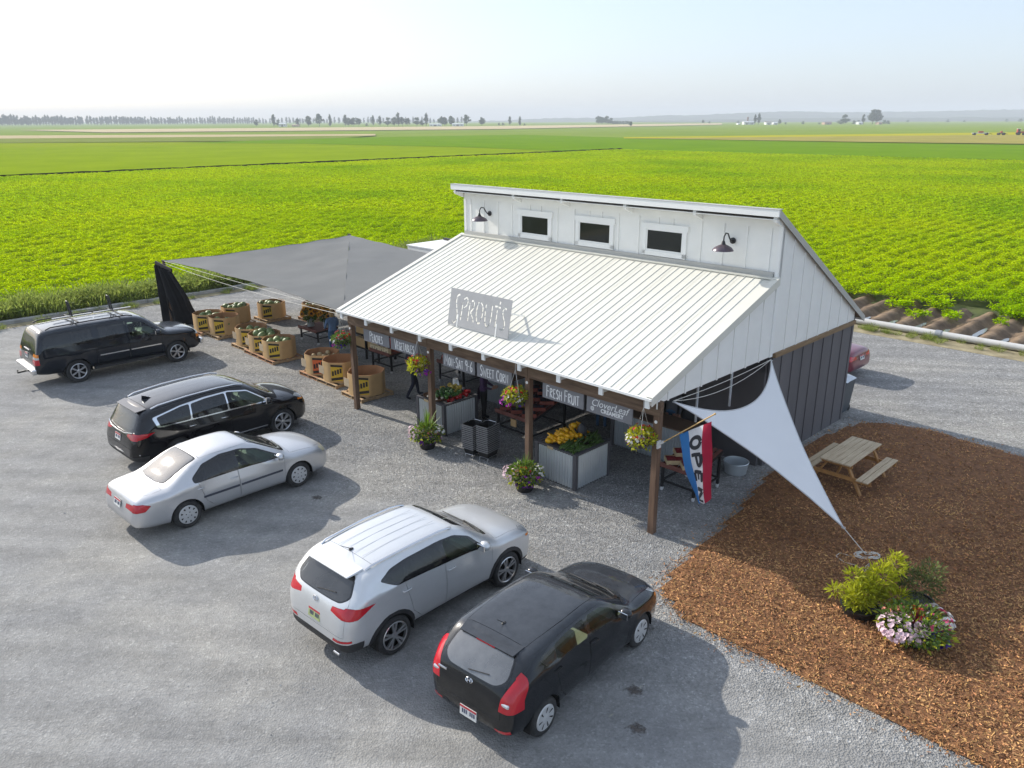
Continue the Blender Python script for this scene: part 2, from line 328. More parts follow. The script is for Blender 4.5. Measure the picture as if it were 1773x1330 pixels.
def scatter(name, tiles, pts, kindlabel, mat_ok=None):
    """one object: points with rotation/scale attributes, tiles instanced by geometry nodes"""
    me = bpy.data.meshes.new(name); me.from_pydata([p[0] for p in pts], [], [])
    ra = me.attributes.new('rz', 'FLOAT', 'POINT'); sa = me.attributes.new('sc', 'FLOAT', 'POINT'); ia = me.attributes.new('pick', 'INT', 'POINT')
    for i, p in enumerate(pts): ra.data[i].value = p[1]; sa.data[i].value = p[2]; ia.data[i].value = p[3]
    o = bpy.data.objects.new(name, me); col.objects.link(o)
    ng = bpy.data.node_groups.new(name, 'GeometryNodeTree'); L = ng.links.new
    ng.interface.new_socket('Geometry', in_out='INPUT', socket_type='NodeSocketGeometry'); ng.interface.new_socket('Geometry', in_out='OUTPUT', socket_type='NodeSocketGeometry')
    gi = ng.nodes.new('NodeGroupInput'); go = ng.nodes.new('NodeGroupOutput'); jn = ng.nodes.new('GeometryNodeJoinGeometry')
    def attr(nm, t):
        a = ng.nodes.new('GeometryNodeInputNamedAttribute'); a.data_type = t; a.inputs[0].default_value = nm; return a.outputs[0]
    cx = ng.nodes.new('ShaderNodeCombineXYZ'); L(attr('rz','FLOAT'), cx.inputs[2]); pick = attr('pick','INT'); scl = attr('sc','FLOAT')
    mp = ng.nodes.new('GeometryNodeMeshToPoints'); L(gi.outputs[0], mp.inputs[0])
    for k, t in enumerate(tiles):
        src = bpy.data.objects.new(name + '_source', t); oi = ng.nodes.new('GeometryNodeObjectInfo'); oi.inputs[0].default_value = src
        ip = ng.nodes.new('GeometryNodeInstanceOnPoints'); L(mp.outputs[0], ip.inputs['Points']); L(oi.outputs['Geometry'], ip.inputs['Instance'])
        e = ng.nodes.new('FunctionNodeCompare'); e.data_type = 'INT'; e.operation = 'EQUAL'; L(pick, e.inputs[2]); e.inputs[3].default_value = k
        L(e.outputs[0], ip.inputs['Selection']); L(cx.outputs[0], ip.inputs['Rotation']); L(scl, ip.inputs['Scale']); L(ip.outputs[0], jn.inputs[0])
    L(jn.outputs[0], go.inputs[0]); md = o.modifiers.new('scatter', 'NODES'); md.node_group = ng
    return tag(o, kindlabel, None, None, 'stuff')
tilesA = [crop_tile(11+k, 3200, .098, .58) for k in range(5)]
tilesB = [crop_tile(31+k, 1200, .17, .56) for k in range(4)]
pa, pb = [], []; T = 2*PITCHROW
for i in range(-62, 90):
    for j in range(-75, 70):
        u = -2.29 + PITCHROW/2 + i*T; v = 26.9 + j*T
        if not (v > 26 or u < -32.4) or u < -131.5 or v > 170: continue
        p = B(u, v, .02); dist = math.hypot(p.x, p.y); ang = math.degrees(math.atan2(p.x, p.y))
        if p.y < 5 or abs(ang) > 39: continue
        if u > -31 and v < 28.2 and random.random() < .10: continue
        wob = 1 + .10*noise.noise((u*.08, v*.08, 2))
        q = (p, BR + random.choice((0, math.pi)), wob)
        if dist < 75: pa.append((*q, random.randrange(5)))
        else: pb.append((*q, random.randrange(4)))
scatter('crop_foliage', tilesA, pa, 'bright green leafy crop in dense rows near the lot')
scatter('crop_foliage_far', tilesB, pb, 'bright green leafy crop stretching away to the ditch')
# odd plants on the headland
def tuft(seed, n, L, W, sp, grass=False):
    rnd = random.Random(seed); mb = MB()
    for _ in range(n):
        a = rnd.uniform(0, 2*math.pi); r = sp*rnd.random()**.6; t = rnd.uniform(.5, 2.2) if grass else rnd.uniform(-.2,.9)
        z = 0 if grass else rnd.uniform(.05, .35)
        l = L*rnd.uniform(.5, 1.2)
        if grass and rnd.random() < .25: z = rnd.uniform(.2,.5)*L*2; l *= .5
        leaf(mb, (r*math.cos(a), r*math.sin(a), z), (math.cos(a), math.sin(a), t), (rnd.gauss(0,.3), rnd.gauss(0,.3), 1), l, W*rnd.uniform(.6,1.3))
    return mb
hp = [(B(-2.29 + PITCHROW/2 + random.randint(-3, 12)*PITCHROW + random.uniform(-.3,.3), random.uniform(22.5, 26.2), .1), random.uniform(0,6), random.uniform(.6,1.1), 0) for _ in range(26)]
scatter('headland_plants', [tuft(5, 110, .2, .14, .35).mesh('tuft', leafm)], hp, 'stray young crop plants on the bare ploughed headland')
# weeds along the left kerb
wt = [tuft(50+k, 150, (.34,.55,.25)[k], (.035,.03,.09)[k], .42, k < 2).mesh('weed', weedm) for k in range(3)]
wp = []
for _ in range(1500):
    v = random.uniform(-14, 22); u = -30.75 - abs(random.gauss(0, 1.0)) + .12*math.sin(v*1.9)
    if u < -33.4: continue
    wp.append((B(u, v, 0), random.uniform(0,6.3), random.uniform(.6,1.45)*(1.15 if u < -31.2 else .75), random.randrange(3)))
for _ in range(46): wp.append((B(random.uniform(-30.2,-29.4), random.uniform(-10, 20), 0), random.uniform(0,6), random.uniform(.25,.6), 1))
for _ in range(60): wp.append((B(random.uniform(-8, 14), 20.0 + abs(random.gauss(0,.4)), 0), random.uniform(0,6), random.uniform(.2,.5), 1))
scatter('weeds', wt, wp, 'tall ragged weeds and grass along the lot edge')
# ---- kerb and irrigation pipe
conc = M('concrete', (.36,.35,.33), .85, var=.25, vs=3, bump=.4, bs=30)
kb = thing('concrete_kerb', 'low concrete kerb along the weedy left edge of the lot', 'kerb', B(-30.35, 0, 0))
for i in range(16):
    v = -14 + 2.2*i; MB().box(-.13,.13, v+.01, v+2.19, -.05, .17+random.uniform(-.015,.015)).build('kerb_stone', conc, kb, bevel=.02)
pipem = M('pipe_white', (.56,.56,.55), .55, var=.15, vs=1.5, dirt=.5, dirtc=(.33,.29,.23), ds=3)
pj = M('pipe_joint', (.25,.27,.3), .5)
pp = thing('irrigation_pipe', 'long pale irrigation pipe lying between gravel road and ploughed soil', 'pipe', B(0, 20.85, .16))
for i in range(-5, 10):
    u = i*6.1 - 1.0; MB().tube([(u,0,0),(u+6.0,0,0)], .135, 14).build('pipe_section', pipem, pp, smooth=40)
    MB().tube([(u-.16,0,0),(u+.06,0,0)], .16, 14).build('coupling', pj, pp, smooth=40)
# ---- mulch bed
mulchm = M('mulch_base', (.17,.070,.028), .95, var=.35, vs=9, bump=1.0, bs=26, c2=(.27,.125,.050))
MU = [(.44,9.45),(.15,7.5),(.18,5.2),(.42,3.6),(.78,1.9),(.98,.4),(1.05,-.9),(1.35,-1.75),(2.1,-2.15),(3.3,-2.25),(4.8,-2.15),(6.4,-2.2),(8.5,-2.3),(12,-2.1),(15,0),(15.5,5),(13,8.8),(9,9.7),(6,9.95),(4.5,10.0),(3.5,10.1),(2.1,10.3),(1.1,10.0)]
from mathutils.geometry import tessellate_polygon
def inpoly(x, y, P):
    r = False; j = len(P)-1
    for i in range(len(P)):
        if (P[i][1] > y) != (P[j][1] > y) and x < (P[j][0]-P[i][0])*(y-P[i][1])/(P[j][1]-P[i][1])+P[i][0]: r = not r
        j = i
    return r
def dpoly(x, y, P):
    best = 9
    for i in range(len(P)):
        ax, ay = P[i-1]; bx, by = P[i]; dx, dy = bx-ax, by-ay; t = max(0, min(1, ((x-ax)*dx+(y-ay)*dy)/(dx*dx+dy*dy)))
        best = min(best, math.hypot(x-ax-dx*t, y-ay-dy*t))
    return best
mb = MB(); idx = {}; st = .16
for i in range(0, 100):
    for j in range(0, 86):
        u = -.1 + i*st; v = -2.6 + j*st
        if inpoly(u, v, MU) and u < 12.4: idx[(i,j)] = len(mb.v); d = dpoly(u, v, MU); mb.v.append(tuple(B(u, v, .004 + .055*min(1, d/.35) + .025*noise.noise((u*2, v*2, 0))*min(1, d/.3))))
for (i, j) in idx:
    q = [(i,j),(i+1,j),(i+1,j+1),(i,j+1)]
    if all(k in idx for k in q): mb.f.append(tuple(idx[k] for k in q))
tag(mb.build('mulch_bed', mulchm, smooth=60), kind='structure')
chipm = M('bark_chip', (.34,.150,.052), .85, var=.25, vs=.8, island=.55, c2=(.50,.275,.11))
mb = MB(); rnd = random.Random(3); k = 0
while k < 105000:
    u = rnd.uniform(-.1, 12.4); v = rnd.uniform(-2.6, 10.5)
    if not inpoly(u, v, MU):
        if rnd.random() > .35 or dpoly(u, v, MU) > abs(rnd.gauss(0,.16)): continue
    p = B(u, v); 
    if p.y > 11 and rnd.random() < min(.72, (p.y-11)/9): continue
    d = dpoly(u, v, MU); z = (.02 + .055*min(1, d/.35) if inpoly(u, v, MU) else .012) + rnd.uniform(0,.02)
    a = rnd.uniform(0, math.pi); L = rnd.uniform(.02,.06); W = rnd.uniform(.006,.016); t = rnd.gauss(0,.35); c, s = math.cos(a), math.sin(a); r = rnd.gauss(0,.4)
    dx, dy, dz = c*L/2, s*L/2, t*L/2; ex, ey, ez = -s*W/2, c*W/2, r*W
    mb.v += [(p.x-dx-ex, p.y-dy-ey, z-dz-ez), (p.x+dx-ex, p.y+dy-ey, z+dz-ez), (p.x+dx+ex, p.y+dy+ey, z+dz+ez), (p.x-dx+ex, p.y-dy+ey, z-dz+ez)]
    o = len(mb.v)-4; mb.f.append((o, o+1, o+2, o+3)); k += 1
tag(mb.build('bark_chips', chipm), 'brown bark chips spread over the picnic area', None, None, 'stuff')
# loose stones on the gravel
stm = M('loose_stone', (.33,.335,.34), .9, var=.3, vs=1, island=.5)
mb = MB(); rnd = random.Random(9); k = 0
while k < 24000:
    u = rnd.uniform(-24, 7); v = rnd.uniform(-9, 5.5)
    if inpoly(u, v, MU) or (v < -3.0 and rnd.random() > .12): continue
    p = B(u, v)
    if p.y < 6.5 or p.y > 26 or abs(p.x/p.y) > .75: continue
    w = noise.noise((u*.35, v*.35, 8)) + .35*(1 if v > -2.5 else -1.2)
    if rnd.random() > .30 + w*.9: continue
    s = rnd.uniform(.007,.016); a = rnd.uniform(0, 6.28); c, q = math.cos(a)*s, math.sin(a)*s; o = len(mb.v)
    mb.v += [(p.x+c, p.y+q, .001), (p.x-q*.8, p.y+c*.8, .001), (p.x-c, p.y-q, .001), (p.x+q*.8, p.y-c*.8, .001), (p.x, p.y, s*1.1)]
    mb.f += [(o,o+1,o+4),(o+1,o+2,o+4),(o+2,o+3,o+4),(o+3,o,o+4)]; k += 1
tag(mb.build('loose_gravel', stm), 'loose crushed stone scattered over the lot', None, None, 'stuff')
# oil stains on the gravel
stain = M('oil_stain', (.10,.085,.075), .8, var=.4, vs=9); nt = stain.node_tree; L = nt.links.new
tc = nd(nt, 'ShaderNodeTexCoord'); ln = nd(nt, 'ShaderNodeVectorMath', operation='LENGTH'); L(tc.outputs['Object'], ln.inputs[0]); n4 = nd(nt, 'ShaderNodeTexNoise', Scale=14.0, Detail=6.0); L(tc.outputs['Object'], n4.inputs['Vector'])
ma = nd(nt, 'ShaderNodeMath', operation='MULTIPLY_ADD'); L(ln.outputs['Value'], ma.inputs[0]); ma.inputs[1].default_value = -2.4; L(n4.outputs[0], ma.inputs[2]); fa = ramp(nt, [(0.16, 0.0), (0.40, 0.75)], ma.outputs[0])
tp = nd(nt, 'ShaderNodeBsdfTransparent'); mxs = nd(nt, 'ShaderNodeMixShader'); L(fa, mxs.inputs[0]); L(tp.outputs[0], mxs.inputs[1]); L(nt.nodes['Principled BSDF'].outputs[0], mxs.inputs[2]); L(mxs.outputs[0], nt.nodes['Material Output'].inputs[0])
for (px, py, r) in ((1098,1196,1.0),(1103,1262,.8),(548,862,.6)):
    c = G(px, py); o = MB().lathe([(.24*r,0),(.001,0)], 20).build('oil_stain', stain); o.location = (c.x, c.y, .006); tag(o, kind='structure')
# ================================================================== the farm stand
white = M('white_siding', (.86,.855,.825), .55, var=.03, vs=2, dirt=.10, dirtc=(.6,.58,.52), ds=1.3)
whitetrim = M('white_trim', (.86,.86,.84), .5, var=.02, vs=2)
roofm = M('roof_steel', (.665,.655,.59), .42, metal=.0, var=.035, vs=.8, dirt=.12, dirtc=(.58,.56,.49), ds=.9, spec=.4)
flashm = M('flashing', (.46,.455,.43), .5, var=.05, vs=2)
darkw = M('charcoal_siding', (.125,.118,.124), .75, var=.12, vs=1.2, stretch=(1,1,.25), bump=.15, bs=30)
woodb = M('brown_timber', (.115,.066,.040), .75, var=.35, vs=3, stretch=(.5,6,6), bump=.3, bs=12, c2=(.21,.135,.085))
woodp = M('post_timber', (.14,.08,.05), .75, var=.3, vs=3, stretch=(6,6,.5), bump=.3, bs=12, c2=(.20,.12,.075))
trimwood = M('trim_timber', (.24,.155,.085), .75, var=.25, vs=3, stretch=(6,.5,6), c2=(.3,.2,.11))
ply = M('plywood_soffit', (.19,.13,.08), .8, var=.25, vs=2)
boltm = M('galvanised', (.62,.63,.64), .35, metal=.9, var=.1)
winglass = M('window_glass', (.012,.016,.014), .04, var=.3, vs=1.5, spec=.6)
stand = thing('farm_stand', 'white board-and-batten farm stand with long metal lean-to roof and clerestory', 'building', B(0,0,0))
UL, UR = -10.87, 0.07
ES, SL = -.37, .351                                   # eave, slope of the low roof
def zlow(v): return 3.10 + SL*(v - ES)
HV, HS = 4.13, -.591
def zhigh(v): return 6.35 + HS*(v - HV)
def roof(name, v0, v1, zf, trimside):
    rf = MB().add([(UL+.01, v0+.02, zf(v0)-.05), (UR-.01, v0+.02, zf(v0)-.05), (UR-.01, v1-.02, zf(v1)-.05), (UL+.01, v1-.02, zf(v1)-.05)], [(0,3,2,1)]).build(name, ply, stand)
    nS = 12; w = (UR-UL)/nS
    prof = []
    for k in range(4):
        c = w*(k+.5)/4
        prof += [(c-.016, 0), (c-.008, .014), (c+.008, .014), (c+.016, 0)]
    prof = [(0.003, 0)] + prof + [(w-.003, 0)]
    nrm = Vector((0, -(zf(v1)-zf(v0)), v1-v0)).normalized()
    mb = MB()
    for v in (v0, v1):
        mb.v += [(x, v + nrm.y*h, zf(v) + nrm.z*h) for x, h in prof] + [(x, v - nrm.y*.02, zf(v) - nrm.z*.02) for x, h in prof]
    n = len(prof)
    for i in range(n-1):
        mb.f.append((i, i+1, 2*n+i+1, 2*n+i)); mb.f.append((n+i+1, n+i, 3*n+i, 3*n+i+1)); mb.f.append((i+1, i, n+i, n+i+1)); mb.f.append((2*n+i, 2*n+i+1, 3*n+i+1, 3*n+i))
    me = mb.mesh('roof_panel', roofm)
    for k in range(nS):
        o = bpy.data.objects.new('roof_panel', me); col.objects.link(o); o.parent = rf; o.location = (UL + k*w, 0, 0)
    return rf
rlow = roof('lean_to_roof', ES, 4.46, zlow, 0); rhigh = roof('clerestory_roof', HV, 9.82, zhigh, 1)
# edge trims
def sl(mb, u0, u1, v0, v1, zf, dz0, dz1):
    mb.add([(u0,v0,zf(v0)+dz0),(u1,v0,zf(v0)+dz0),(u1,v1,zf(v1)+dz0),(u0,v1,zf(v1)+dz0),(u0,v0,zf(v0)+dz1),(u1,v0,zf(v0)+dz1),(u1,v1,zf(v1)+dz1),(u0,v1,zf(v1)+dz1)],
           [(0,3,2,1),(4,5,6,7),(0,1,5,4),(1,2,6,5),(2,3,7,6),(3,0,4,7)])
for (u0, u1) in ((UR-.13, UR+.03), (UL-.03, UL+.13)):
    mb = MB(); sl(mb, u0, u1, ES-.015, 4.47, zlow, .026, .034); sl(mb, UR+.012 if u0 > -5 else UL-.03, UR+.03 if u0 > -5 else UL-.012, ES-.015, 4.47, zlow, -.15, .0255); mb.build('rake_trim', roofm, rlow)
    mb = MB(); sl(mb, u0, u1, HV-.015, 9.84, zhigh, .026, .034); sl(mb, UR+.012 if u0 > -5 else UL-.03, UR+.03 if u0 > -5 else UL-.012, HV-.015, 9.84, zhigh, -.13, .0255); mb.build('rake_trim', flashm, rhigh)
MB().box(UL-.02, UR+.02, ES-.055, ES-.012, 3.055, 3.105).build('drip_edge', whitetrim, rlow)
MB().box(UL-.03, UR+.03, HV-.07, HV-.017, 6.22, 6.375).build('fascia', whitetrim, rhigh)
MB().box(UL-.035, UR+.035, HV-.08, HV+.10, 6.376, 6.39).build('ridge_cap', flashm, rhigh)
MB().box(UL+.02, UR-.02, HV-.016, 4.52, 6.14, 6.16).build('soffit', white, rhigh)
MB().box(UL, UR, 9.80, 9.84, 2.88, 3.02).build('rear_fascia', whitetrim, rhigh)
# clerestory wall
cw = MB().box(-10.75, .03, 4.50, 4.60, 4.70, 6.14).build('clerestory_wall', white, stand)
MB().box(-10.72, .0, 4.465, 4.498, 5.92, 6.138).build('frieze_board', white, cw)
MB().box(-10.72, -.09, 4.44, 4.497, 4.80, 4.925).build('flashing', flashm, cw)
MB().box(-10.80, .02, 4.33, 4.4395, 4.775, 4.81).build('roof_flashing', roofm, cw)
for u in (-10.45,-9.86,-9.24,-8.63,-6.80,-6.17,-4.62,-3.96,-2.09,-1.48,-.86,-.26):
    MB().box(u-.03, u+.03, 4.478, 4.499, 4.926, 5.919).build('batten', white, cw)
for u0, u1 in ((-10.752,-10.66),(-.06,.035)): MB().box(u0, u1, 4.470, 4.499, 4.79, 5.919).build('corner_board', whitetrim, cw)
for i, u in enumerate((-7.66,-5.41,-3.13)):
    w = MB()
    for a in ((u-.70,u+.70,5.62,5.76),(u-.66,u-.56,4.96,5.62),(u+.56,u+.66,4.96,5.62),(u-.66,u+.66,4.94,5.06)): w.box(a[0],a[1],4.45,4.4985,a[2],a[3])
    wo_ = w.build('window', whitetrim, stand); 
    f = MB()
    for a in ((u-.558,u+.558,5.58,5.618),(u-.558,u-.52,5.10,5.579),(u+.52,u+.558,5.10,5.579),(u-.558,u+.558,5.062,5.099)): f.box(a[0],a[1],4.462,4.499,a[2],a[3])
    f.build('sash', whitetrim, wo_)
    MB().box(u-.52, u+.52, 4.478, 4.497, 5.10, 5.58).build('pane', winglass, wo_)
    for du in (-.22,.22): MB().box(u+du-.025, u+du+.025, 4.477, 4.4995, 5.761, 5.918).build('short_batten', white, wo_)
for u in (-10.80,-8.24,-6.36,-4.18,-2.10,-.02):
    rt = MB().add([(-.045,4.14,6.21),(.045,4.14,6.21),(.045,4.46,6.21),(-.045,4.46,6.21),(-.045,4.14,6.10),(.045,4.14,6.10),(.045,4.46,5.97),(-.045,4.46,5.97)],
                  [(0,1,2,3),(7,6,5,4),(4,5,1,0),(5,6,2,1),(6,7,3,2),(7,4,0,3)]).build('rafter_tail', whitetrim, stand); rt.location = (u+.005, .003, -.005)
# gable cladding both sides
for side, (u0, u1) in enumerate(((-.05, .0), (-10.75, -10.70))):
    poly = [(-.02,2.90),(4.55,2.90),(4.55,2.955),(9.33,2.955),(9.33,zhigh(9.33)-.06),(4.60,zhigh(4.60)-.06),(4.60,zlow(4.55)-.06),(-.02,zlow(-.02)-.06)]
    n = len(poly); vs_ = [(u0, v, z) for v, z in poly] + [(u1, v, z) for v, z in poly]
    mb = MB().add(vs_, [(0,7,6,1),(8,9,14,15),(1,6,5,2),(9,10,13,14),(2,5,4,3),(10,11,12,13)] + [(i, (i+1) % n, n+(i+1) % n, n+i) for i in range(n)])
    gw = mb.build('gable_wall', white, stand)
    if side == 0:
        for k in range(16):
            v = .30 + k*.613
            if v > 9.3: break
            zt = (zlow(v) if v < 4.45 else zhigh(v)) - .10; zb_ = 2.90 if v < 4.55 else 2.955
            MB().box(.0005, .02, v-.022, v+.022, zb_-.012, zt).build('batten', white, gw)
        MB().box(.001, .03, 4.47, 4.60, 2.9, zhigh(4.6)-.1).build('corner_board', whitetrim, gw)
        MB().box(.002, .03, -.10, -.021, 2.80, 3.10).build('corner_board', whitetrim, gw)
tw = MB().box(-.04, .055, 4.72, 9.37, 2.84, 2.953).build('timber_band', trimwood, stand)
# charcoal lower walls
rw = MB().box(-.10, -.005, 4.72, 9.33, 0, 2.838).build('side_wall', darkw, stand)
for v in (5.17,5.76,6.31,6.87,7.48,8.07,8.67,9.28): MB().box(-.004, .018, v-.022, v+.022, 0.02, 2.836).build('batten', darkw, rw)
lw = MB().box(-10.75, -10.655, 4.72, 9.33, 0, 2.94).build('side_wall', darkw, stand)
bw = MB().box(-10.75, -.005, 9.33, 9.42, 0, 3.05).build('rear_wall', darkw, stand)
iw = MB()
for a, b in ((-10.65,-9.1),(-6.75,-5.1),(-2.3,-.11)): iw.box(a, b, 4.60, 4.70, 0, 4.69)
iw.box(-10.65, -.11, 4.60, 4.70, 2.45, 4.69).build('inner_wall', darkw, stand)
MB().box(-10.65, -.1, 4.7, 9.33, .0, .03).build('shop_floor', M('shop_floor', (.22,.21,.2), .8), stand)
# posts, beam, eave brackets
for i in range(4):
    u = -3.59*i
    po = MB().box(u-.07, u+.07, -.07, .07, 0, 2.64).build('post', woodp, stand, bevel=.006)
    MB().lathe([(.035,0),(.035,.012),(.0,.014)], 12, Matrix.Translation((u, -.0705, 2.52)) @ Matrix.Rotation(R(90), 4, 'X')).build('bolt', whitetrim, po)
for i in range(3):
    a = -10.85 + 3.645*i; MB().box(a+.004, a+3.641, -.085, .055, 2.642, 2.95).build('beam', woodb, stand, bevel=.006)
for u in (-10.70,-9.51,-8.33,-7.13,-5.92,-4.74,-3.55,-2.36,-1.19,-.03):
    MB().box(u-.035, u+.035, -.345, -.10, 2.93, 3.05).build('rafter_end', whitetrim, stand)
    MB().box(u-.055, u+.055, -.383, -.346, 2.88, 3.05).build('gutter_bracket', whitetrim, stand)
for k in range(10):
    u = -10.2 + k*1.1; sl_ = MB().bar((u, .0, zlow(0)-.16), (u, 4.5, zlow(4.5)-.16), .045, .16); sl_.build('rafter', ply, stand)
# shade string and conduit under the side opening
condm = M('conduit', (.5,.52,.54), .5)
for v, in ((1.55,),(2.95,)): MB().tube([(-.08, v, 3.2), (-.08, v, 2.05)], .028, 8).build('brace_pole', condm, stand)
# ---- stroke lettering (hand-drawn condensed capitals); glyph box 1 high
GL = {'P':(.42,[[(.06,0),(.06,1)],[(.06,.97),(.25,1),(.38,.86),(.36,.62),(.06,.50)]]),'E':(.38,[[(.07,0),(.07,1)],[(.07,.98),(.34,.97)],[(.07,.52),(.30,.52)],[(.07,.02),(.35,.03)]]),
'A':(.44,[[(.03,0),(.20,1),(.24,1),(.41,0)],[(.10,.36),(.34,.36)]]),'C':(.42,[[(.38,.80),(.28,.98),(.14,.92),(.07,.6),(.07,.36),(.16,.05),(.28,.02),(.39,.18)]]),'H':(.42,[[(.07,0),(.07,1)],[(.36,0),(.36,1)],[(.07,.5),(.36,.52)]]),
'S':(.40,[[(.35,.84),(.24,1),(.10,.88),(.10,.68),(.30,.42),(.33,.2),(.22,.0),(.05,.12)]]),'V':(.44,[[(.03,1),(.21,0),(.25,0),(.42,1)]]),'G':(.44,[[(.38,.82),(.26,1),(.12,.88),(.07,.5),(.14,.08),(.26,0),(.38,.14),(.38,.44),(.25,.44)]]),
'T':(.40,[[(.02,.97),(.38,1)],[(.20,.98),(.20,0)]]),'B':(.42,[[(.07,0),(.07,1)],[(.07,.98),(.27,.96),(.33,.76),(.07,.54)],[(.07,.54),(.36,.42),(.36,.14),(.07,.02)]]),'L':(.36,[[(.07,1),(.07,.02),(.34,.03)]]),
'M':(.58,[[(.04,0),(.12,1),(.28,.35),(.44,1),(.53,0)]]),'O':(.44,[[(.22,1),(.10,.84),(.06,.5),(.10,.15),(.22,0),(.34,.15),(.38,.5),(.34,.84),(.22,1)]]),'N':(.46,[[(.06,0),(.07,1),(.38,0),(.39,1)]]),'-':(.26,[[(.03,.48),(.22,.5)]]),
'9':(.40,[[(.32,.66),(.18,.52),(.07,.7),(.14,.96),(.30,.96),(.34,.7),(.28,0)]]),'6':(.40,[[(.30,1),(.12,.6),(.07,.26),(.18,.0),(.32,.14),(.30,.4),(.14,.44)]]),'W':(.60,[[(.03,1),(.14,0),(.29,.7),(.44,0),(.56,1)]]),'R':(.44,[[(.07,0),(.07,1)],[(.07,.98),(.28,.97),(.35,.76),(.07,.5),(.38,0)]]),
'F':(.38,[[(.07,0),(.07,1)],[(.07,.98),(.36,.97)],[(.07,.52),(.30,.53)]]),'U':(.44,[[(.06,1),(.07,.25),(.16,0),(.28,0),(.37,.25),(.38,1)]]),'I':(.20,[[(.10,0),(.10,1)]]),' ':(.22,[])}
def stroke(mb, pts, w, y0, y1, tf):
    """flat ribbon stroke in the xz plane, front at y0, back at y1"""
    P = [Vector((p[0], p[1])) for p in pts]; o = len(mb.v); n = len(P)
    for i, p in enumerate(P):
        d1 = (P[i]-P[i-1]) if i > 0 else (P[1]-P[0]); d2 = (P[i+1]-P[i]) if i < n-1 else d1
        d1 = d1.normalized(); d2 = d2.normalized(); nn = Vector((-(d1+d2).y, (d1+d2).x)); nn = nn.normalized() if nn.length > 1e-3 else Vector((-d1.y, d1.x))
        k = min(1.8, 1/max(.4, nn.dot(Vector((-d1.y, d1.x)))))
        ww = w*(1 if 0 < i < n-1 else .8)
        a, b = p + nn*ww/2*k, p - nn*ww/2*k
        mb.v += [tf(a.x, a.y, y0), tf(b.x, b.y, y0), tf(a.x, a.y, y1), tf(b.x, b.y, y1)]
    for i in range(n-1):
        q = o+4*i; mb.f += [(q, q+1, q+5, q+4), (q, q+4, q+6, q+2), (q+1, q+3, q+7, q+5)]
def text_width(s, hs): return sum(GL[c.upper()][0]*(hs[0] if c.isupper() or not c.isalpha() else hs[1])*1.05 for c in s)
def write(mb, s, x0, z0, hbig, hsm, sx, w, y0, y1):
    x = x0
    for i, c in enumerate(s):
        h = hbig if (c.isupper() or not c.isalpha()) else hsm
        g = GL[c.upper()]; jz = random.uniform(-.008,.008)
        for st_ in g[1]: stroke(mb, [(x + p[0]*h*sx, z0 + jz + p[1]*h) for p in st_], w, y0, y1, lambda a, b, c_: (a, c_, b))
        x += g[0]*h*sx*1.06
    return x
def write_centred(mb, s, xc, z0, hbig, hsm, sx, w, y0, y1):
    t = MB(); e = write(t, s, 0, 0, hbig, hsm, sx, w, 0, 0); write(mb, s, xc - e/2, z0, hbig, hsm, sx, w, y0, y1)
signm = M('sign_grey', (.20,.20,.215), .6, var=.08, vs=4)
paintw = M('sign_white', (.80,.80,.80), .6, var=.03)
for txt, ua, desc, sx in (('Peaches',-10.17,'PEACHES',.92),('Vegetables',-8.88,'VEGETABLES',.92),('Mon-Sat 9-6',-6.66,'MON-SAT 9-6',.98),('Sweet Corn',-5.36,'SWEET CORN',1.0),('Fresh Fruit',-3.15,'FRESH FRUIT',1.0)):
    t = thing('hanging_sign', 'grey hanging sign reading %s in white hand-drawn capitals' % desc, 'sign', B(ua + .605, 0, 2.26), group='grey signs hanging under the eave beam')
    MB().box(-.605, .605, -.012, .012, 0, .365).build('sign_board', signm, t)
    lt = MB(); write_centred(lt, txt, .0,   .052, .265, .215, sx, .026, -.0155, -.0125); lt.build('lettering', paintw, t)
    for x in (-.5,.5): MB().tube([(x,0,.365),(x,0,.41)], .006, 5).build('hook', boltm, t)
def text_mesh(s, size, shear=0.0, offset=0.0, spacing=1.0):
    c = bpy.data.curves.new('text', 'FONT'); c.body = s; c.size = size; c.shear = shear; c.offset = offset; c.space_character = spacing; c.extrude = .002; c.align_x = 'CENTER'; c.resolution_u = 3
    o = bpy.data.objects.new('text', c); col.objects.link(o); dg = bpy.context.evaluated_depsgraph_get()
    me = bpy.data.meshes.new_from_object(o.evaluated_get(dg)); bpy.data.objects.remove(o); return me
def text_part(s, size, parent, mat, loc, rot=(R(90),0,0), sx=1.0, **k):
    me = text_mesh(s, size, **k); me.materials.clear(); me.materials.append(mat); o = bpy.data.objects.new('lettering', me); col.objects.link(o); o.parent = parent; o.location = loc; o.rotation_euler = rot; o.scale = (sx,1,1); return o
t = thing('hanging_sign', 'grey hanging creamery sign with italic script and white clover leaf', 'sign', B(-1.85 + .613, 0, 2.26), group='grey signs hanging under the eave beam')
MB().box(-.613, .613, -.012, .012, 0, .365).build('sign_board', signm, t)
text_part('CloverLeaf', .225, t, paintw, (0.0,-.0155,.175), shear=.32, sx=.98)
text_part('CREAMERY', .125, t, paintw, (.085,-.0155,.065), offset=.004, sx=.98)
mb = MB()
for k in range(4):
    a = math.pi/4 + k*math.pi/2
    for q in (-.35,.35): mb.add([(-.45 + .03*math.cos(a+q)*1.0 + .024*math.cos(6.283*i/10), -.0145, .105 + .03*math.sin(a+q) + .024*math.sin(6.283*i/10)) for i in range(10)], [tuple(range(10))])
mb.build('clover_mark', paintw, t)
for x in (-.5,.5): MB().tube([(x,0,.365),(x,0,.41)], .006, 5).build('hook', boltm, t)
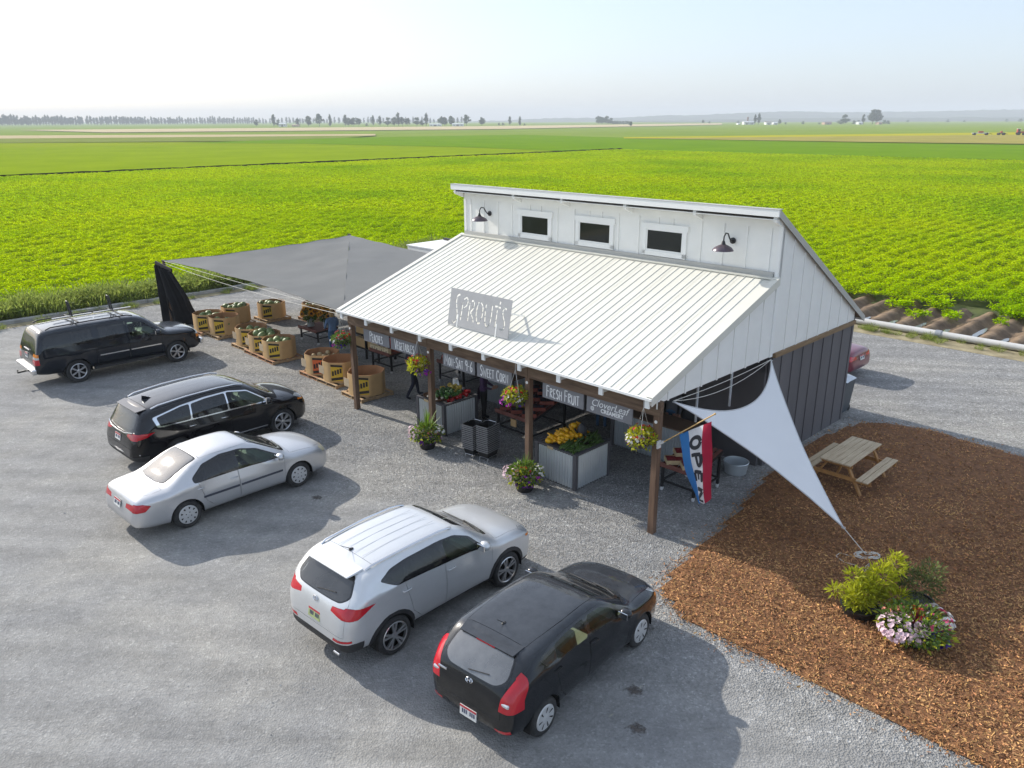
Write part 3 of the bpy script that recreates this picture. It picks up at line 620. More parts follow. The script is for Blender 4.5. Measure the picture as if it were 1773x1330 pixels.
# ---- roof sign: steel plate with cut-out letters (letters are real openings)
plate = M('plate_steel', (.40,.40,.41), .5, metal=.25, var=.06, vs=3)
def stroke_loop(pts, w):
    P = [Vector(p) for p in pts]; n = len(P); Lf, Rt = [], []
    for i in range(n):
        d1 = (P[i]-P[i-1]).normalized() if i > 0 else (P[1]-P[0]).normalized(); d2 = (P[i+1]-P[i]).normalized() if i < n-1 else d1
        nn = Vector((-(d1+d2).y, (d1+d2).x)).normalized(); Lf.append(P[i]+nn*w/2); Rt.append(P[i]-nn*w/2)
    return Lf + Rt[::-1]
def curve_pts(pts, n=6):
    P = [Vector(p) for p in pts]; out = []
    for i in range(len(P)-1):
        a, b, c, d = P[max(i-1,0)], P[i], P[i+1], P[min(i+2, len(P)-1)]
        for k in range(n):
            t_ = k/n; out.append(.5*((2*b)+(-a+c)*t_+(2*a-5*b+4*c-d)*t_*t_+(-a+3*b-3*c+d)*t_**3))
    return out + [P[-1]]
SW = 2.18; SH = .93
LET = [  # open (stencil) strokes, x 0..2.18, y 0..0.93
 [(.16,.10),(.22,.07),(.30,.16),(.31,.30),(.27,.46),(.24,.62),(.27,.76),(.36,.80)],
 [(.45,.17),(.47,.40),(.48,.62)], [(.50,.70),(.60,.76),(.66,.68),(.62,.55),(.53,.48)],
 [(.72,.19),(.73,.42),(.74,.64)], [(.79,.70),(.88,.70),(.90,.58),(.84,.48),(.80,.42),(.88,.30),(.93,.19)],
 [(1.06,.72),(1.01,.55),(1.01,.35),(1.08,.20),(1.17,.22)], [(1.13,.72),(1.21,.62),(1.22,.42),(1.20,.30)],
 [(1.32,.70),(1.32,.40),(1.37,.20),(1.47,.19),(1.53,.36),(1.54,.70)],
 [(1.72,.62),(1.71,.40),(1.70,.19)], [(1.62,.70),(1.72,.705),(1.83,.69)], [(1.80,.84),(1.785,.77)],
 [(2.03,.68),(1.96,.71),(1.91,.62),(1.94,.50),(2.0,.38),(2.01,.26),(1.96,.18),(1.88,.19)],
]
cu = bpy.data.curves.new('roof_sign', 'CURVE'); cu.dimensions = '2D'; cu.fill_mode = 'BOTH'; cu.extrude = .006
def loop(pts):
    s_ = cu.splines.new('POLY'); s_.points.add(len(pts)-1); s_.use_cyclic_u = True
    for q, p in zip(s_.points, pts): q.co = (p[0], p[1], 0, 1)
loop([(0,0),(SW,0),(SW,SH),(0,SH)])
for l in LET: loop(stroke_loop(curve_pts(l), .046))
tmp = bpy.data.objects.new('roof_sign', cu); col.objects.link(tmp); dg = bpy.context.evaluated_depsgraph_get(); me = bpy.data.meshes.new_from_object(tmp.evaluated_get(dg)); bpy.data.objects.remove(tmp)
me.materials.clear(); me.materials.append(plate)
rs = thing('roof_sign', 'large grey steel roof sign with cut-out letters spelling SPROUTS', 'sign', B(-6.66, .19, zlow(.19)+.0))
o = bpy.data.objects.new('sign_plate', me); col.objects.link(o); o.parent = rs; o.rotation_euler = (R(90-10.5), 0, 0); o.location = (0, 0, .035)
for x in (.35, 1.75): MB().bar((x, .12, .62), (x+.02, .98, .36), .03, .03).build('brace', whitetrim, rs); MB().bar((x, .0, .0), (x, .12, .62), .03, .03).build('upright', whitetrim, rs)
# ---- gooseneck barn lamps
lampm = M('lamp_plum', (.115,.09,.11), .3, metal=.35, var=.05); lampd = M('lamp_dark', (.02,.02,.022), .4)
for i, u in enumerate((-9.58, -1.20)):
    t = thing('barn_lamp', 'plum gooseneck barn lamp on the clerestory beside the %s' % ('leftmost window' if i == 0 else 'rightmost window'), 'lamp', B(u, 4.49, 5.54), group='gooseneck lamps on the clerestory')
    MB().lathe([(.0,-.0),(.075,.0),(.075,.03),(.03,.05),(.0,.05)], 16, Matrix.Rotation(R(90), 4, 'X')).build('wall_plate', lampd, t, smooth=40)
    MB().tube([(0,-.03,0),(0,-.10,.0),(0,-.18,.08),(0,-.26,.19),(0,-.36,.21),(0,-.43,.14),(0,-.44,.02)], .017, 8).build('arm', lampd, t, smooth=60)
    MB().lathe([(.028,.02),(.045,-.03),(.06,-.07)], 16, Matrix.Translation((0,-.44,.02))).build('collar', lampd, t, smooth=40)
    MB().lathe([(.055,-.04),(.12,-.07),(.20,-.115),(.245,-.17),(.25,-.185),(.235,-.18),(.19,-.13),(.10,-.09)], 28, Matrix.Translation((0,-.44,.0))).build('lamp_shade', lampm, t, smooth=50)
    MB().ell((0,-.44,-.12), (.04,.04,.06)).build('bulb', M('bulb', (.8,.8,.75), .2), t, smooth=60)
# ================================================================== vehicles
rubber = M('tyre_rubber', (.022,.022,.023), .85, var=.2, vs=9, bump=.3, bs=60, dirt=.35, dirtc=(.12,.115,.105), ds=4)
blackpl = M('black_plastic', (.025,.025,.027), .6, var=.15, dirt=.25, dirtc=(.10,.10,.095), ds=5)
gloss_black = M('gloss_black', (.008,.008,.009), .12, var=.1, coat=.5)
liner = M('wheel_well_liner', (.006,.006,.006), .95)
chrome = M('chrome', (.75,.75,.76), .12, metal=1.0, var=.03)
alloy = M('alloy', (.62,.62,.63), .28, metal=.9, var=.05)
alloy_dk = M('alloy_dark', (.025,.025,.027), .4, metal=.4)
hubcap = M('hubcap_silver', (.60,.60,.60), .4, metal=.3, var=.05, dirt=.2)
seatm = M('car_seat', (.11,.105,.10), .8, var=.2); seatlt = M('car_seat_beige', (.25,.21,.16), .8, var=.15)
dashm = M('dashboard', (.12,.13,.122), .7)
redl = M('tail_red', (.50,.006,.018), .18, var=.12, coat=.6); amber = M('amber_lens', (.75,.22,.02), .2, coat=.5); clearl = M('clear_lens', (.62,.64,.66), .12, metal=.5, coat=.6)
platem = M('number_plate', (.70,.70,.68), .5, var=.05); platered = M('plate_red', (.5,.05,.06), .5); plategrn = M('plate_green', (.42,.48,.22), .5); plateink = M('plate_ink', (.05,.06,.12), .5)
G_front = glass('glass_front', (.74,.88,.78), ior=1.45); G_tint = glass('glass_tint', (.05,.055,.06), dust_sheen=.035, ior=1.6); G_rear = glass('glass_rear', (.12,.14,.15), dust_sheen=.08, ior=1.75); G_wind = glass('glass_windscreen', (.70,.85,.74), dust_sheen=.03, ior=1.6); G_dusty = glass('glass_dusty', (.11,.13,.13), dust_sheen=.2, ior=2.4)  # on the tinted glass the pale film paints in field and sky reflections

def car_shell(P):
    zt, zb, w, belt, nt_ = pchip(P['zt']), pchip(P['zb']), pchip(P['w']), pchip(P['belt']), pchip(P.get('nt', [(-9,5.5),(9,5.5)]))
    tum, ledge, crown = P.get('tum',.5), P.get('ledge',.018), P.get('crown',.05)
    xr, xf = P['zt'][0][0], P['zt'][-1][0]; arches = P['arches']; fl = P.get('flare', .018)
    xs = []; n = 20
    for i in range(n): t = i/n; xs.append(xr + .42*(t**1.9))
    m = 62
    for i in range(m): xs.append(xr + .42 + (xf-xr-.84)*i/m)
    for i in range(n+1): t = 1-i/n; xs.append(xf - .42*(t**1.9))
    N = 58; rings = []
    for x in xs:
        a, b, hw, bl, ne = zt(x), zb(x), w(x), belt(x), nt_(x); zm = b + .42*(a-b); pts = []
        for k in range(161):
            th = -math.pi/2 + math.pi*k/160; c, s = max(0, math.cos(th)), math.sin(th); q = ne if s > 0 else 7.0
            y = hw*c**(2/q); z = zm + ((a-zm) if s > 0 else (zm-b))*math.copysign(abs(s)**(2/q), s)
            if z < bl: y *= 1 - .055*max(0, (bl-.30-z)/.5)**2
            d = z - (bl - .02); t = min(1, max(0, d/.04)); t = t*t*(3-2*t)
            y -= (ledge*t + tum*max(0, z-bl)) * min(1, y/.35)
            y += P.get('crease',.008)*math.exp(-((z-(bl-.10))/.05)**2) * min(1, y/.4)
            for (xc, r) in arches:
                dd = math.hypot(x-xc, z-r*.95); y += fl*math.exp(-((dd-r-.05)/.055)**2) * (1 if z < bl else 0) * min(1, y/.4)
            if s > 0: z -= crown*(y/hw)**2*min(1, (a-zm)/.5)*s
            pts.append((max(0.0, y), z))
        L = [0]
        for k in range(160): L.append(L[-1] + math.hypot(pts[k+1][0]-pts[k][0], pts[k+1][1]-pts[k][1]))
        ring = []; j = 0
        for i in range(N):
            tgt = L[-1]*i/(N-1)
            while j < 159 and L[j+1] < tgt: j += 1
            f = (tgt-L[j])/max(1e-9, L[j+1]-L[j]); ring.append((smin(pts[j][0], pts[j+1][0], f), smin(pts[j][1], pts[j+1][1], f)))
        ring[0] = (0, ring[0][1]); ring[-1] = (0, ring[-1][1]); rings.append((x, ring))
    bm = bmesh.new(); V = []
    for x, ring in rings:
        full = [(y, z) for y, z in ring] + [(-y, z) for y, z in reversed(ring[1:-1])]
        V.append([bm.verts.new((x, y, z)) for y, z in full])
    K = len(V[0])
    for i in range(len(V)-1):
        for k in range(K): bm.faces.new((V[i][k], V[i+1][k], V[i+1][(k+1) % K], V[i][(k+1) % K]))
    bm.faces.new(V[0]); bm.faces.new(list(reversed(V[-1])))
    bmesh.ops.recalc_face_normals(bm, faces=bm.faces); bm.normal_update(); return bm
AX = {'y': (0, 2), 'x': (1, 2), 'z': (0, 1)}
def clip(bm, poly, axis, new, old=(0,), pred=None):
    i, j = AX[axis]; cx = sum(p[0] for p in poly)/len(poly); cy = sum(p[1] for p in poly)/len(poly)
    x0, x1 = min(p[0] for p in poly), max(p[0] for p in poly); y0, y1 = min(p[1] for p in poly), max(p[1] for p in poly)
    cur = []
    for f in bm.faces:
        if f.material_index not in old: continue
        if pred and not pred(f.calc_center_median(), f.normal): continue
        a = [v.co[i] for v in f.verts]; b = [v.co[j] for v in f.verts]
        if max(a) < x0 or min(a) > x1 or max(b) < y0 or min(b) > y1: continue
        cur.append(f)
    for k in range(len(poly)):
        p, q = poly[k-1], poly[k]; no2 = (q[1]-p[1], -(q[0]-p[0])); l = math.hypot(*no2)
        if l < 1e-6: continue
        no2 = (no2[0]/l, no2[1]/l)
        if (cx-p[0])*no2[0] + (cy-p[1])*no2[1] > 0: no2 = (-no2[0], -no2[1])
        co = Vector((0,0,0)); no = Vector((0,0,0)); co[i], co[j] = p; no[i], no[j] = no2
        g = list(cur) + list({e for f in cur for e in f.edges}) + list({v for f in cur for v in f.verts})
        r = bmesh.ops.bisect_plane(bm, geom=g, dist=1e-5, plane_co=co, plane_no=no)
        cur = [f for f in r['geom'] if isinstance(f, bmesh.types.BMFace) and (f.calc_center_median()-co).dot(no) < 1e-5]
    for f in cur: f.material_index = new
    return cur
def circ(x, z, r, n=28): return [(x + r*math.cos(6.28318*k/n), z + r*math.sin(6.28318*k/n)) for k in range(n)]
def rounded(poly, r=.04, n=3):
    out = []; m = len(poly)
    for i in range(m):
        a, b, c = Vector(poly[i-1]), Vector(poly[i]), Vector(poly[(i+1) % m]); d1 = (a-b); d2 = (c-b); k = min(r, d1.length*.45, d2.length*.45)
        p, q = b + d1.normalized()*k, b + d2.normalized()*k
        for s in range(n+1): t = s/n; out.append(tuple((1-t)**2*p + 2*t*(1-t)*b + t*t*q))
    return out
def part_mesh(bm, idx, name, mat, rim=True, side=None):
    fs = [f for f in bm.faces if f.material_index == idx and (side is None or (f.calc_center_median().y > 0) == (side > 0))]
    if not fs: return None
    vm = {}; vs = []; faces = []
    for f in fs:
        t = []
        for v in f.verts:
            if v not in vm: vm[v] = len(vs); vs.append((v.co.copy(), v.normal.copy()))
            t.append(vm[v])
        faces.append(t)
    me = bpy.data.meshes.new(name); b2 = bmesh.new(); bv = [b2.verts.new(c) for c, n in vs]
    for t in faces:
        try: b2.faces.new([bv[k] for k in t])
        except ValueError: pass
    if rim:
        be = [e for e in b2.edges if e.is_boundary]; bset = {v for e in be for v in e.verts}; nm = {bv[k]: vs[k][1] for k in range(len(vs))}
        mv = {}
        for v in bset:
            c = [f.calc_center_median() for f in v.link_faces]; 
            if c:
                d = sum(c, Vector())/len(c) - v.co; d -= nm[v]*d.dot(nm[v])
                if d.length > 1e-6: mv[v] = d.normalized()*min(.0045, d.length*.5)
        for v, d in mv.items(): v.co += d
        ex = bmesh.ops.extrude_edge_only(b2, edges=be); nv = [g for g in ex['geom'] if isinstance(g, bmesh.types.BMVert)]
        from_kd = {tuple(round(c, 6) for c in v.co): nm[v] for v in bset}
        for v in nv:
            n_ = from_kd.get(tuple(round(c, 6) for c in v.co))
            if n_: v.co -= n_*.02
    bmesh.ops.triangulate(b2, faces=[f for f in b2.faces if len(f.verts) > 4])
    b2.to_mesh(me); b2.free(); me.materials.append(mat); me.shade_smooth(); me.set_sharp_from_angle(angle=R(38)); return me
def link(name, me, parent, **kw):
    if me is None: return None
    o = bpy.data.objects.new(name, me); col.objects.link(o); o.parent = parent
    for k, v in kw.items(): o[k] = v
    return o
# ---- wheels: lathe about y, outer face towards +y
def wheel_meshes(style, r, w, rr):
    RY = Matrix.Rotation(R(-90), 4, 'X')                                 # z -> +y
    tyre = MB().lathe([(rr-.005,-w/2+.015),(rr+.02,-w/2),(r-.035,-w/2+.004),(r-.008,-w/2+.03),(r,-w/2+.06),(r,w/2-.06),(r-.008,w/2-.03),(r-.035,w/2-.004),(rr+.02,w/2),(rr-.005,w/2-.015)], 40, RY).mesh('tyre', rubber, 40)
    hub = MB().lathe([(.0,-.06),(rr-.01,-.06),(rr-.01,-.04),(rr*.62,-.03),(rr*.6,.01),(.0,.012)], 28, RY).mesh('wheel', alloy_dk, 40)
    rim = MB(); f = w/2
    if style[0] == 'cap':
        rim.lathe([(rr+.006,f-.012),(rr-.006,f+.004),(rr*.80,f+.008),(rr*.55,f-.002),(rr*.22,f+.012),(0.001,f+.014)], 36, RY)
        cap = MB(); n = style[1]
        for k in range(n):
            a = 2*math.pi*k/n
            if style[2] == 'slot':
                p = [(rr*.86,-.13),(rr*.86,.13),(rr*.64,.06),(rr*.64,-.06)]
            else:
                p = [(rr*.84,-.20),(rr*.84,-.02),(rr*.42,.05),(rr*.40,-.06)]
            q = [Matrix.Rotation(a, 3, 'Z') @ Vector((rad*math.cos(t), rad*math.sin(t), f+.011 if rad > rr*.5 else f+.006)) for rad, t in p]
            cap.add([RY @ v for v in q], [(0,1,2,3)])
        if style[2] == 'slot':
            for k in range(4):
                a = 2*math.pi*(k+.5)/4; cap.add([RY @ Vector((rr*.30*math.cos(a)+.013*math.cos(6.283*i/8), rr*.30*math.sin(a)+.013*math.sin(6.283*i/8), f+.012)) for i in range(8)], [tuple(range(8))])
        return tyre, hub, rim.mesh('rim', hubcap, 35), cap.mesh('rim_opening', liner)
    rim.lathe([(rr+.004,f-.014),(rr-.012,f-.004),(rr-.026,f-.012),(rr-.03,f-.06)], 40, RY)
    rim.lathe([(.062,f-.045),(.055,f-.02),(.03,f-.012),(.001,f-.012)], 18, RY)
    n, twin, wd, tw = style[1:5]
    for k in range(n):
        for s in ((-twin, twin) if twin else (0,)):
            a = 2*math.pi*k/n + s; a2 = a + tw*(1 if s >= 0 else -1)
            di, do = Vector((math.cos(a), math.sin(a), 0)), Vector((math.cos(a2), math.sin(a2), 0)); ti, to = Vector((-di.y, di.x, 0)), Vector((-do.y, do.x, 0))
            r0, r1 = .045, rr-.016; z0, z1 = f-.022, f-.012; w0, w1 = wd*.75, wd
            q = [di*r0-ti*w0+Vector((0,0,z0)), di*r0+ti*w0+Vector((0,0,z0)), do*r1+to*w1+Vector((0,0,z1)), do*r1-to*w1+Vector((0,0,z1))]
            q += [v - Vector((0,0,.035)) for v in q]
            rim.add([RY @ v for v in q], [(0,1,2,3),(0,4,5,1),(1,5,6,2),(2,6,7,3),(3,7,4,0)])
    return tyre, hub, rim.mesh('rim', style[5], 30), None
def add_wheels(car, P):
    r, w, rr = P['wheel']; ms = wheel_meshes(P['style'], r, w, rr); yo = P['track']
    for sx in (P['arches'][0][0], P['arches'][1][0]):
        for sy in (1, -1):
            h = link('wheel', ms[1], car); h.location = (sx, sy*(yo), r); h.rotation_euler = (0, random.uniform(0, 6), 0 if sy > 0 else math.pi)
            link('tyre', ms[0], h); link('rim', ms[2], h)
            if ms[3]: link('rim_opening', ms[3], h)
            ang = [R(-8 + 196*k/20) for k in range(21)]; q = MB(); ro = r+.052
            q.v = [(sx+ro*math.cos(t), sy*y_, r*.95+ro*math.sin(t)) for y_ in (yo-.20, yo+w/2-.012) for t in ang]; q.f = [(k, k+1, 22+k, 21+k) for k in range(20)] + [tuple(range(21))]; q.build('wheel_well', liner, car)
def rear_plate(car, x, y, z, tilt, base, ink):
    t = MB().box(-.006,.006,-.155,.155,-.08,.08).build('number_plate', base, car); t.location = (x, y, z); t.rotation_euler = (0, R(tilt), 0)
    m = MB()
    for k in range(7):
        if k != 3: m.box(-.009,-.0065, -.125+k*.036, -.103+k*.036, -.035, .03)
    m.build('plate_marks', ink, t); MB().box(-.0085,-.0062,-.153,.153,.045,.078).build('plate_band', platered if ink is plateink else plategrn, t); return t
def interior(car, P):
    ic = P.get('seat', seatm); zf, hb = P['sill'], pchip(P['belt'])(P['cab'][1])
    x0, x1 = P['cab']; w = P['w'][len(P['w'])//2][1] - .14
    MB().box(x0, x1, -w, w, zf, zf+.06).build('interior_floor', dashm, car)
    MB().box(x1-.52, x1-.02, -w, w, zf+.25, hb-.07).build('dashboard', dashm, car, bevel=.05)
    for sy in (-1, 1):
        for (sx, wd) in ((P['fs'], .25), (P['rs'], .30)):
            s = MB().box(sx-.25, sx+.27, sy*.36-wd, sy*.36+wd, zf+.16, zf+.32); m_ = Matrix.Translation((sx-.24, sy*.36, zf+.28)) @ Matrix.Rotation(R(-17), 4, 'Y')
            s.box(-.09, .07, -wd+.02, wd-.02, 0, .50, m_); s.box(-.06,.04,-.12,.12,.53,.68, m_); s.build('seat', ic, car, bevel=.04)
    MB().lathe([(.17,-.012),(.182,0),(.17,.012),(.158,0),(.17,-.012)], 22, Matrix.Translation((x1-.60, .37, hb-.02)) @ Matrix.Rotation(R(-62), 4, 'Y')).build('steering_wheel', dashm, car, smooth=60)
def mirrors(car, x, y, z, m, s=1.0):
    for sy in (1, -1):
        a = MB().ell((0,0,0), (.10*s,.12*s,.085*s), 12, 8).build('mirror', m, car, smooth=70); a.location = (x, sy*(y+.12), z+.05)
        MB().box(-.105*s,-.088*s,-.085*s,.085*s,-.055*s,.055*s).build('mirror_glass', chrome, a)
        MB().bar((x, sy*(y-.04), z-.01), (x, sy*(y+.06), z+.02), .07, .04).build('mirror_stalk', gloss_black, car)
def handle(car, x, y, z, m, sy, tilt=0):
    MB().tube([(x-.085, sy*(y-.004), z), (x-.07, sy*(y+.022), z+.003), (x+.07, sy*(y+.022), z+.003+tilt), (x+.085, sy*(y-.004), z+tilt)], .012, 6).build('door_handle', m, car, smooth=60)
def build_car(P, label, group='cars parked on the gravel'):
    t0 = thing(P['name'], label, 'car', (0,0,0), 0, group); bm = car_shell(P); side = lambda c, n: abs(n.y) > .25
    pm = P['paint']; tags = {}; nid = [10]
    def T(name, mat, rim=False, split=False):
        nid[0] += 1; tags[nid[0]] = (name, mat, rim, split); return nid[0]
    # arches
    tc_ = T('wheel_arch_trim', P.get('clad', pm), False, True)
    for xc, r in P['arches']:
        if P.get('clad'): clip(bm, circ(xc, r*.95, r+.125), 'y', tc_, (0,), lambda c, n: abs(n.y) > .2 and c.z < r*2+.1)
        cut = clip(bm, circ(xc, r*.95, r+.055), 'y', 1, (0, tc_), lambda c, n: abs(c.y) > .45 and c.z < r*2+.08)
    bmesh.ops.delete(bm, geom=[f for f in bm.faces if f.material_index == 1], context='FACES')
    if P.get('clad'):
        k = T('sill_cladding', P['clad'], False); x0, x1 = P['zt'][0][0]-.1, P['zt'][-1][0]+.1
        clip(bm, [(x0,.0),(x1,.0),(x1,P['cladz']),(x0,P['cladz'])], 'y', k)
    # greenhouse
    if P.get('dlo'):
        k = T('window_trim', P.get('dlotrim', gloss_black), False, True); clip(bm, rounded(P['dlo'], .05), 'y', k, (0,), side); old = (k,)
    else: old = (0,)
    wf = P['windows']
    for (poly, gm) in wf:
        g = T('side_window', gm, False, True); clip(bm, rounded(poly, .05), 'y', g, old, side)
    g = T('windscreen', G_wind); k = T('windscreen_surround', gloss_black)
    clip(bm, rounded(P['ws'], .06), 'z', k, (0,), lambda c, n: n.z > .15 and c.z > P['ws_z']); q = P['ws']; cx = sum(p[0] for p in q)/len(q)
    clip(bm, rounded([(cx+(p[0]-cx)*.93, p[1]*.95) for p in q], .06), 'z', g, (k,), lambda c, n: True)
    g = T('rear_window', P.get('rwglass', G_rear)); k = T('rear_window_surround', gloss_black); ax = P.get('rwax', 'x'); q = P['rw']
    pr = (lambda c, n: n.x < -.15 and c.x < P['rw_x']) if ax == 'x' else (lambda c, n: n.z > .12 and c.x < P['rw_x'])
    clip(bm, rounded(q, .07), ax, k, (0,), pr); cx = sum(p[0] for p in q)/len(q); cy = sum(p[1] for p in q)/len(q)
    clip(bm, rounded([(cx+(p[0]-cx)*.95, cy+(p[1]-cy)*.92) for p in q], .07), ax, g, (k,))
    # lights
    for (nm, mt, views) in P['lights']:
        k = T(nm, mt, False, True)
        for (ax, poly, pr) in views:
            if ax == 'x':
                for s in (1, -1): clip(bm, [(p[0]*s, p[1]) for p in poly], 'x', k, (0, tc_), pr)
            else: clip(bm, poly, ax, k, (0, tc_), pr)
    # panels
    for d in P['doors']:
        k = T('door', pm, True, True); clip(bm, d, 'y', k, (0,), side)
    x_b = min(p[0] for p in P['ws']) - .03; x_a = P['roofx']; rwd = P['roofw']
    k = T('roof', pm, True); clip(bm, [(x_a,-rwd*.93),(x_a,rwd*.93),((x_a+x_b)/2,rwd),(x_b,rwd*.95),(x_b,-rwd*.95),((x_a+x_b)/2,-rwd)], 'z', k, (0,), lambda c, n: n.z > .4 and c.z > P['ws_z'])
    k = T('bonnet', pm, True); clip(bm, P['bonnet'], 'z', k, (0,), lambda c, n: n.z > .5 and c.x > 0)
    if P.get('gate'):
        k = T('tailgate', pm, True); clip(bm, P['gate'], 'x', k, (0,), lambda c, n: n.x < -.25 and c.x < P['gate_x'])
    for (nm, mt, ax, poly, pr) in P.get('extra', []):
        k = T(nm, mt); clip(bm, poly, ax, k, (0,), pr)
    link('body', part_mesh(bm, 0, 'body', pm, True), t0)
    for k, (nm, mt, rim, split) in tags.items():
        if split:
            for s in (1, -1): link(nm, part_mesh(bm, k, nm, mt, rim, s), t0)
        else: link(nm, part_mesh(bm, k, nm, mt, rim), t0)
    bm.free(); add_wheels(t0, P); interior(t0, P)
    return t0
def place(car, a, b, off):
    """rear and front right tyre contact points (world) -> car transform"""
    a, b = Vector(a), Vector(b); d = (b-a).normalized(); m = (a+b)/2; l = Vector((-d.y, d.x)); c = m + l*off
    car.location = (c.x, c.y, 0); car.rotation_euler = (0, 0, math.atan2(d.y, d.x)); return car
silver = M('paint_silver', (.68,.69,.70), .36, metal=.5, var=.02, coat=.7, dirt=.05, dirtc=(.5,.49,.46), ds=1.4)
silver2 = M('paint_silver_old', (.60,.605,.62), .38, metal=.70, var=.02, coat=.6, dirt=.08, dirtc=(.5,.48,.45), ds=1.6)
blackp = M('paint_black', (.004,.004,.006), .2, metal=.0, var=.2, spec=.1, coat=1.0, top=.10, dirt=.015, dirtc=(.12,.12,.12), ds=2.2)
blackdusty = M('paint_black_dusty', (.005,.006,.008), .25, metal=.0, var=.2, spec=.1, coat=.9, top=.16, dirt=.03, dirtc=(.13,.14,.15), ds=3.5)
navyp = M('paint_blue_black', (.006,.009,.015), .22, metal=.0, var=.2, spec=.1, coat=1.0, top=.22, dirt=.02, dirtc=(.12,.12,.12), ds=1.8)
maroon = M('paint_maroon', (.16,.012,.035), .3, metal=.2, var=.1, coat=.8)
def wiper(car, pts): MB().tube(pts, .009, 5).build('wiper', blackpl, car)
rearf = lambda x: (lambda c, n: c.x < x)
frontf = lambda x: (lambda c, n: c.x > x)
sidef = lambda c, n: abs(c.y) > .66
# ---------------- silver crossover
P1 = dict(name='crossover_car', roofx=-1.46, roofw=.61, paint=silver, clad=blackpl, cladz=.36, sill=.34,
 zt=[(-2.24,.56),(-2.235,.70),(-2.215,.88),(-2.18,1.03),(-2.12,1.15),(-2.03,1.25),(-1.90,1.41),(-1.80,1.515),(-1.72,1.56),(-1.6,1.585),(-1.3,1.617),(-.7,1.645),(-.2,1.64),(.15,1.615),(.36,1.57),(.72,1.35),(1.04,1.155),(1.13,1.12),(1.5,1.08),(1.85,1.01),(2.03,.945),(2.13,.87),(2.18,.78),(2.21,.66),(2.225,.55)],
 zb=[(-2.24,.46),(-2.2,.36),(-2.0,.27),(-1.4,.24),(1.4,.23),(1.95,.23),(2.15,.30),(2.225,.45)],
 w=[(-2.24,.62),(-2.21,.72),(-2.12,.82),(-1.9,.885),(-1.3,.92),(0,.925),(1.2,.922),(1.65,.91),(1.95,.87),(2.12,.76),(2.2,.62),(2.225,.50)],
 belt=[(-2.3,1.29),(-1.2,1.235),(-.2,1.175),(.65,1.10),(1.1,1.05),(2.3,.98)], tum=.40, crease=.012, nt=[(-2.3,4),(-1.95,6),(-1.5,12),(.4,12),(.8,7.5),(1.2,5.5),(1.8,5),(2.3,3.4)],
 arches=[(-1.335,.345),(1.335,.345)], wheel=(.345,.225,.252), track=.81, style=('sp',5,.13,.020,.05,alloy), cab=(-1.6,1.10), fs=.14, rs=-.72, seat=seatlt,
 dlo=[(.74,1.09),(.46,1.38),(.14,1.505),(-.25,1.535),(-.95,1.53),(-1.28,1.50),(-1.52,1.40),(-1.24,1.235)],
 windows=[([(.62,1.13),(.42,1.36),(.12,1.475),(-.14,1.50),(-.14,1.185)], G_front), ([(-.24,1.19),(-.24,1.505),(-.95,1.50),(-1.0,1.235)], G_tint), ([(-1.06,1.245),(-1.02,1.495),(-1.26,1.47),(-1.45,1.395),(-1.21,1.258)], G_tint)],
 ws=[(1.06,-.66),(1.12,-.3),(1.12,.3),(1.06,.66),(.32,.56),(.32,-.56)], ws_z=1.09, rw=[(-.70,1.25),(-.55,1.155),(.55,1.155),(.70,1.25),(.58,1.51),(-.58,1.51)], rw_x=-1.7,
 lights=[('tail_light', redl, [('x', [(.40,1.02),(.42,1.09),(.95,1.13),(.95,.95),(.62,.97)], rearf(-2.06)), ('y', [(-2.3,.96),(-2.3,1.11),(-2.02,1.135),(-1.68,1.13),(-1.84,1.04),(-2.0,.96)], sidef)]),
         ('bumper_reflector', redl, [('x', [(.48,.545),(.50,.60),(.80,.60),(.80,.56)], rearf(-2.0))]),
         ('headlight', clearl, [('x', [(.45,.83),(.45,.90),(.95,.99),(.95,.84)], frontf(2.0)), ('y', [(2.3,.80),(2.3,.93),(1.98,.97),(1.78,.955),(1.96,.85)], sidef)]), ('indicator', amber, [('y', [(2.1,.765),(2.1,.798),(1.90,.84),(1.90,.80)], sidef)]),
         ],
 doors=[[(.86,.37),(.93,.65),(.93,1.075),(-.175,1.175),(-.175,.37)], [(-.19,.37),(-.19,1.175),(-1.26,1.24),(-1.14,.86),(-.92,.62),(-.86,.37)]],
 bonnet=[(2.08,-.60),(2.14,-.3),(2.14,.3),(2.08,.60),(1.85,.74),(1.13,.78),(1.13,-.78),(1.85,-.74)], gate=[(-.72,.66),(-.74,.9),(-.70,1.2),(-.58,1.50),(.58,1.50),(.70,1.2),(.74,.9),(.72,.66)], gate_x=-1.72,
 extra=[('lower_bumper', blackpl, 'x', [(-1,.2),(1,.2),(1,.53),(-1,.53)], rearf(-1.9)), ('lower_grille', blackpl, 'x', [(-.6,.3),(.6,.3),(.62,.5),(-.62,.5)], frontf(1.9))])
c = build_car(P1, 'silver crossover with roof rails and black wheel-arch cladding, parked between two other cars')
for s in (1, -1):
    MB().tube([(-1.62,s*.60,1.555),(-1.5,s*.615,1.60),(-.7,s*.645,1.64),(-.1,s*.645,1.635),(.10,s*.64,1.61),(.20,s*.63,1.575)], .019, 6).build('roof_rail', chrome, c, smooth=60)
    handle(c, -.06, .912, 1.01, silver, s); handle(c, -1.04, .912, 1.06, silver, s)
MB().add([(-1.93,-.53,1.528),(-1.93,.53,1.528),(-1.62,.58,1.588),(-1.62,-.58,1.588),(-1.91,-.53,1.505),(-1.91,.53,1.505),(-1.66,.57,1.53),(-1.66,-.57,1.53)], [(0,3,2,1),(4,5,6,7),(0,1,5,4),(1,2,6,5),(3,0,4,7),(2,3,7,6)]).build('spoiler', silver, c, bevel=.012)
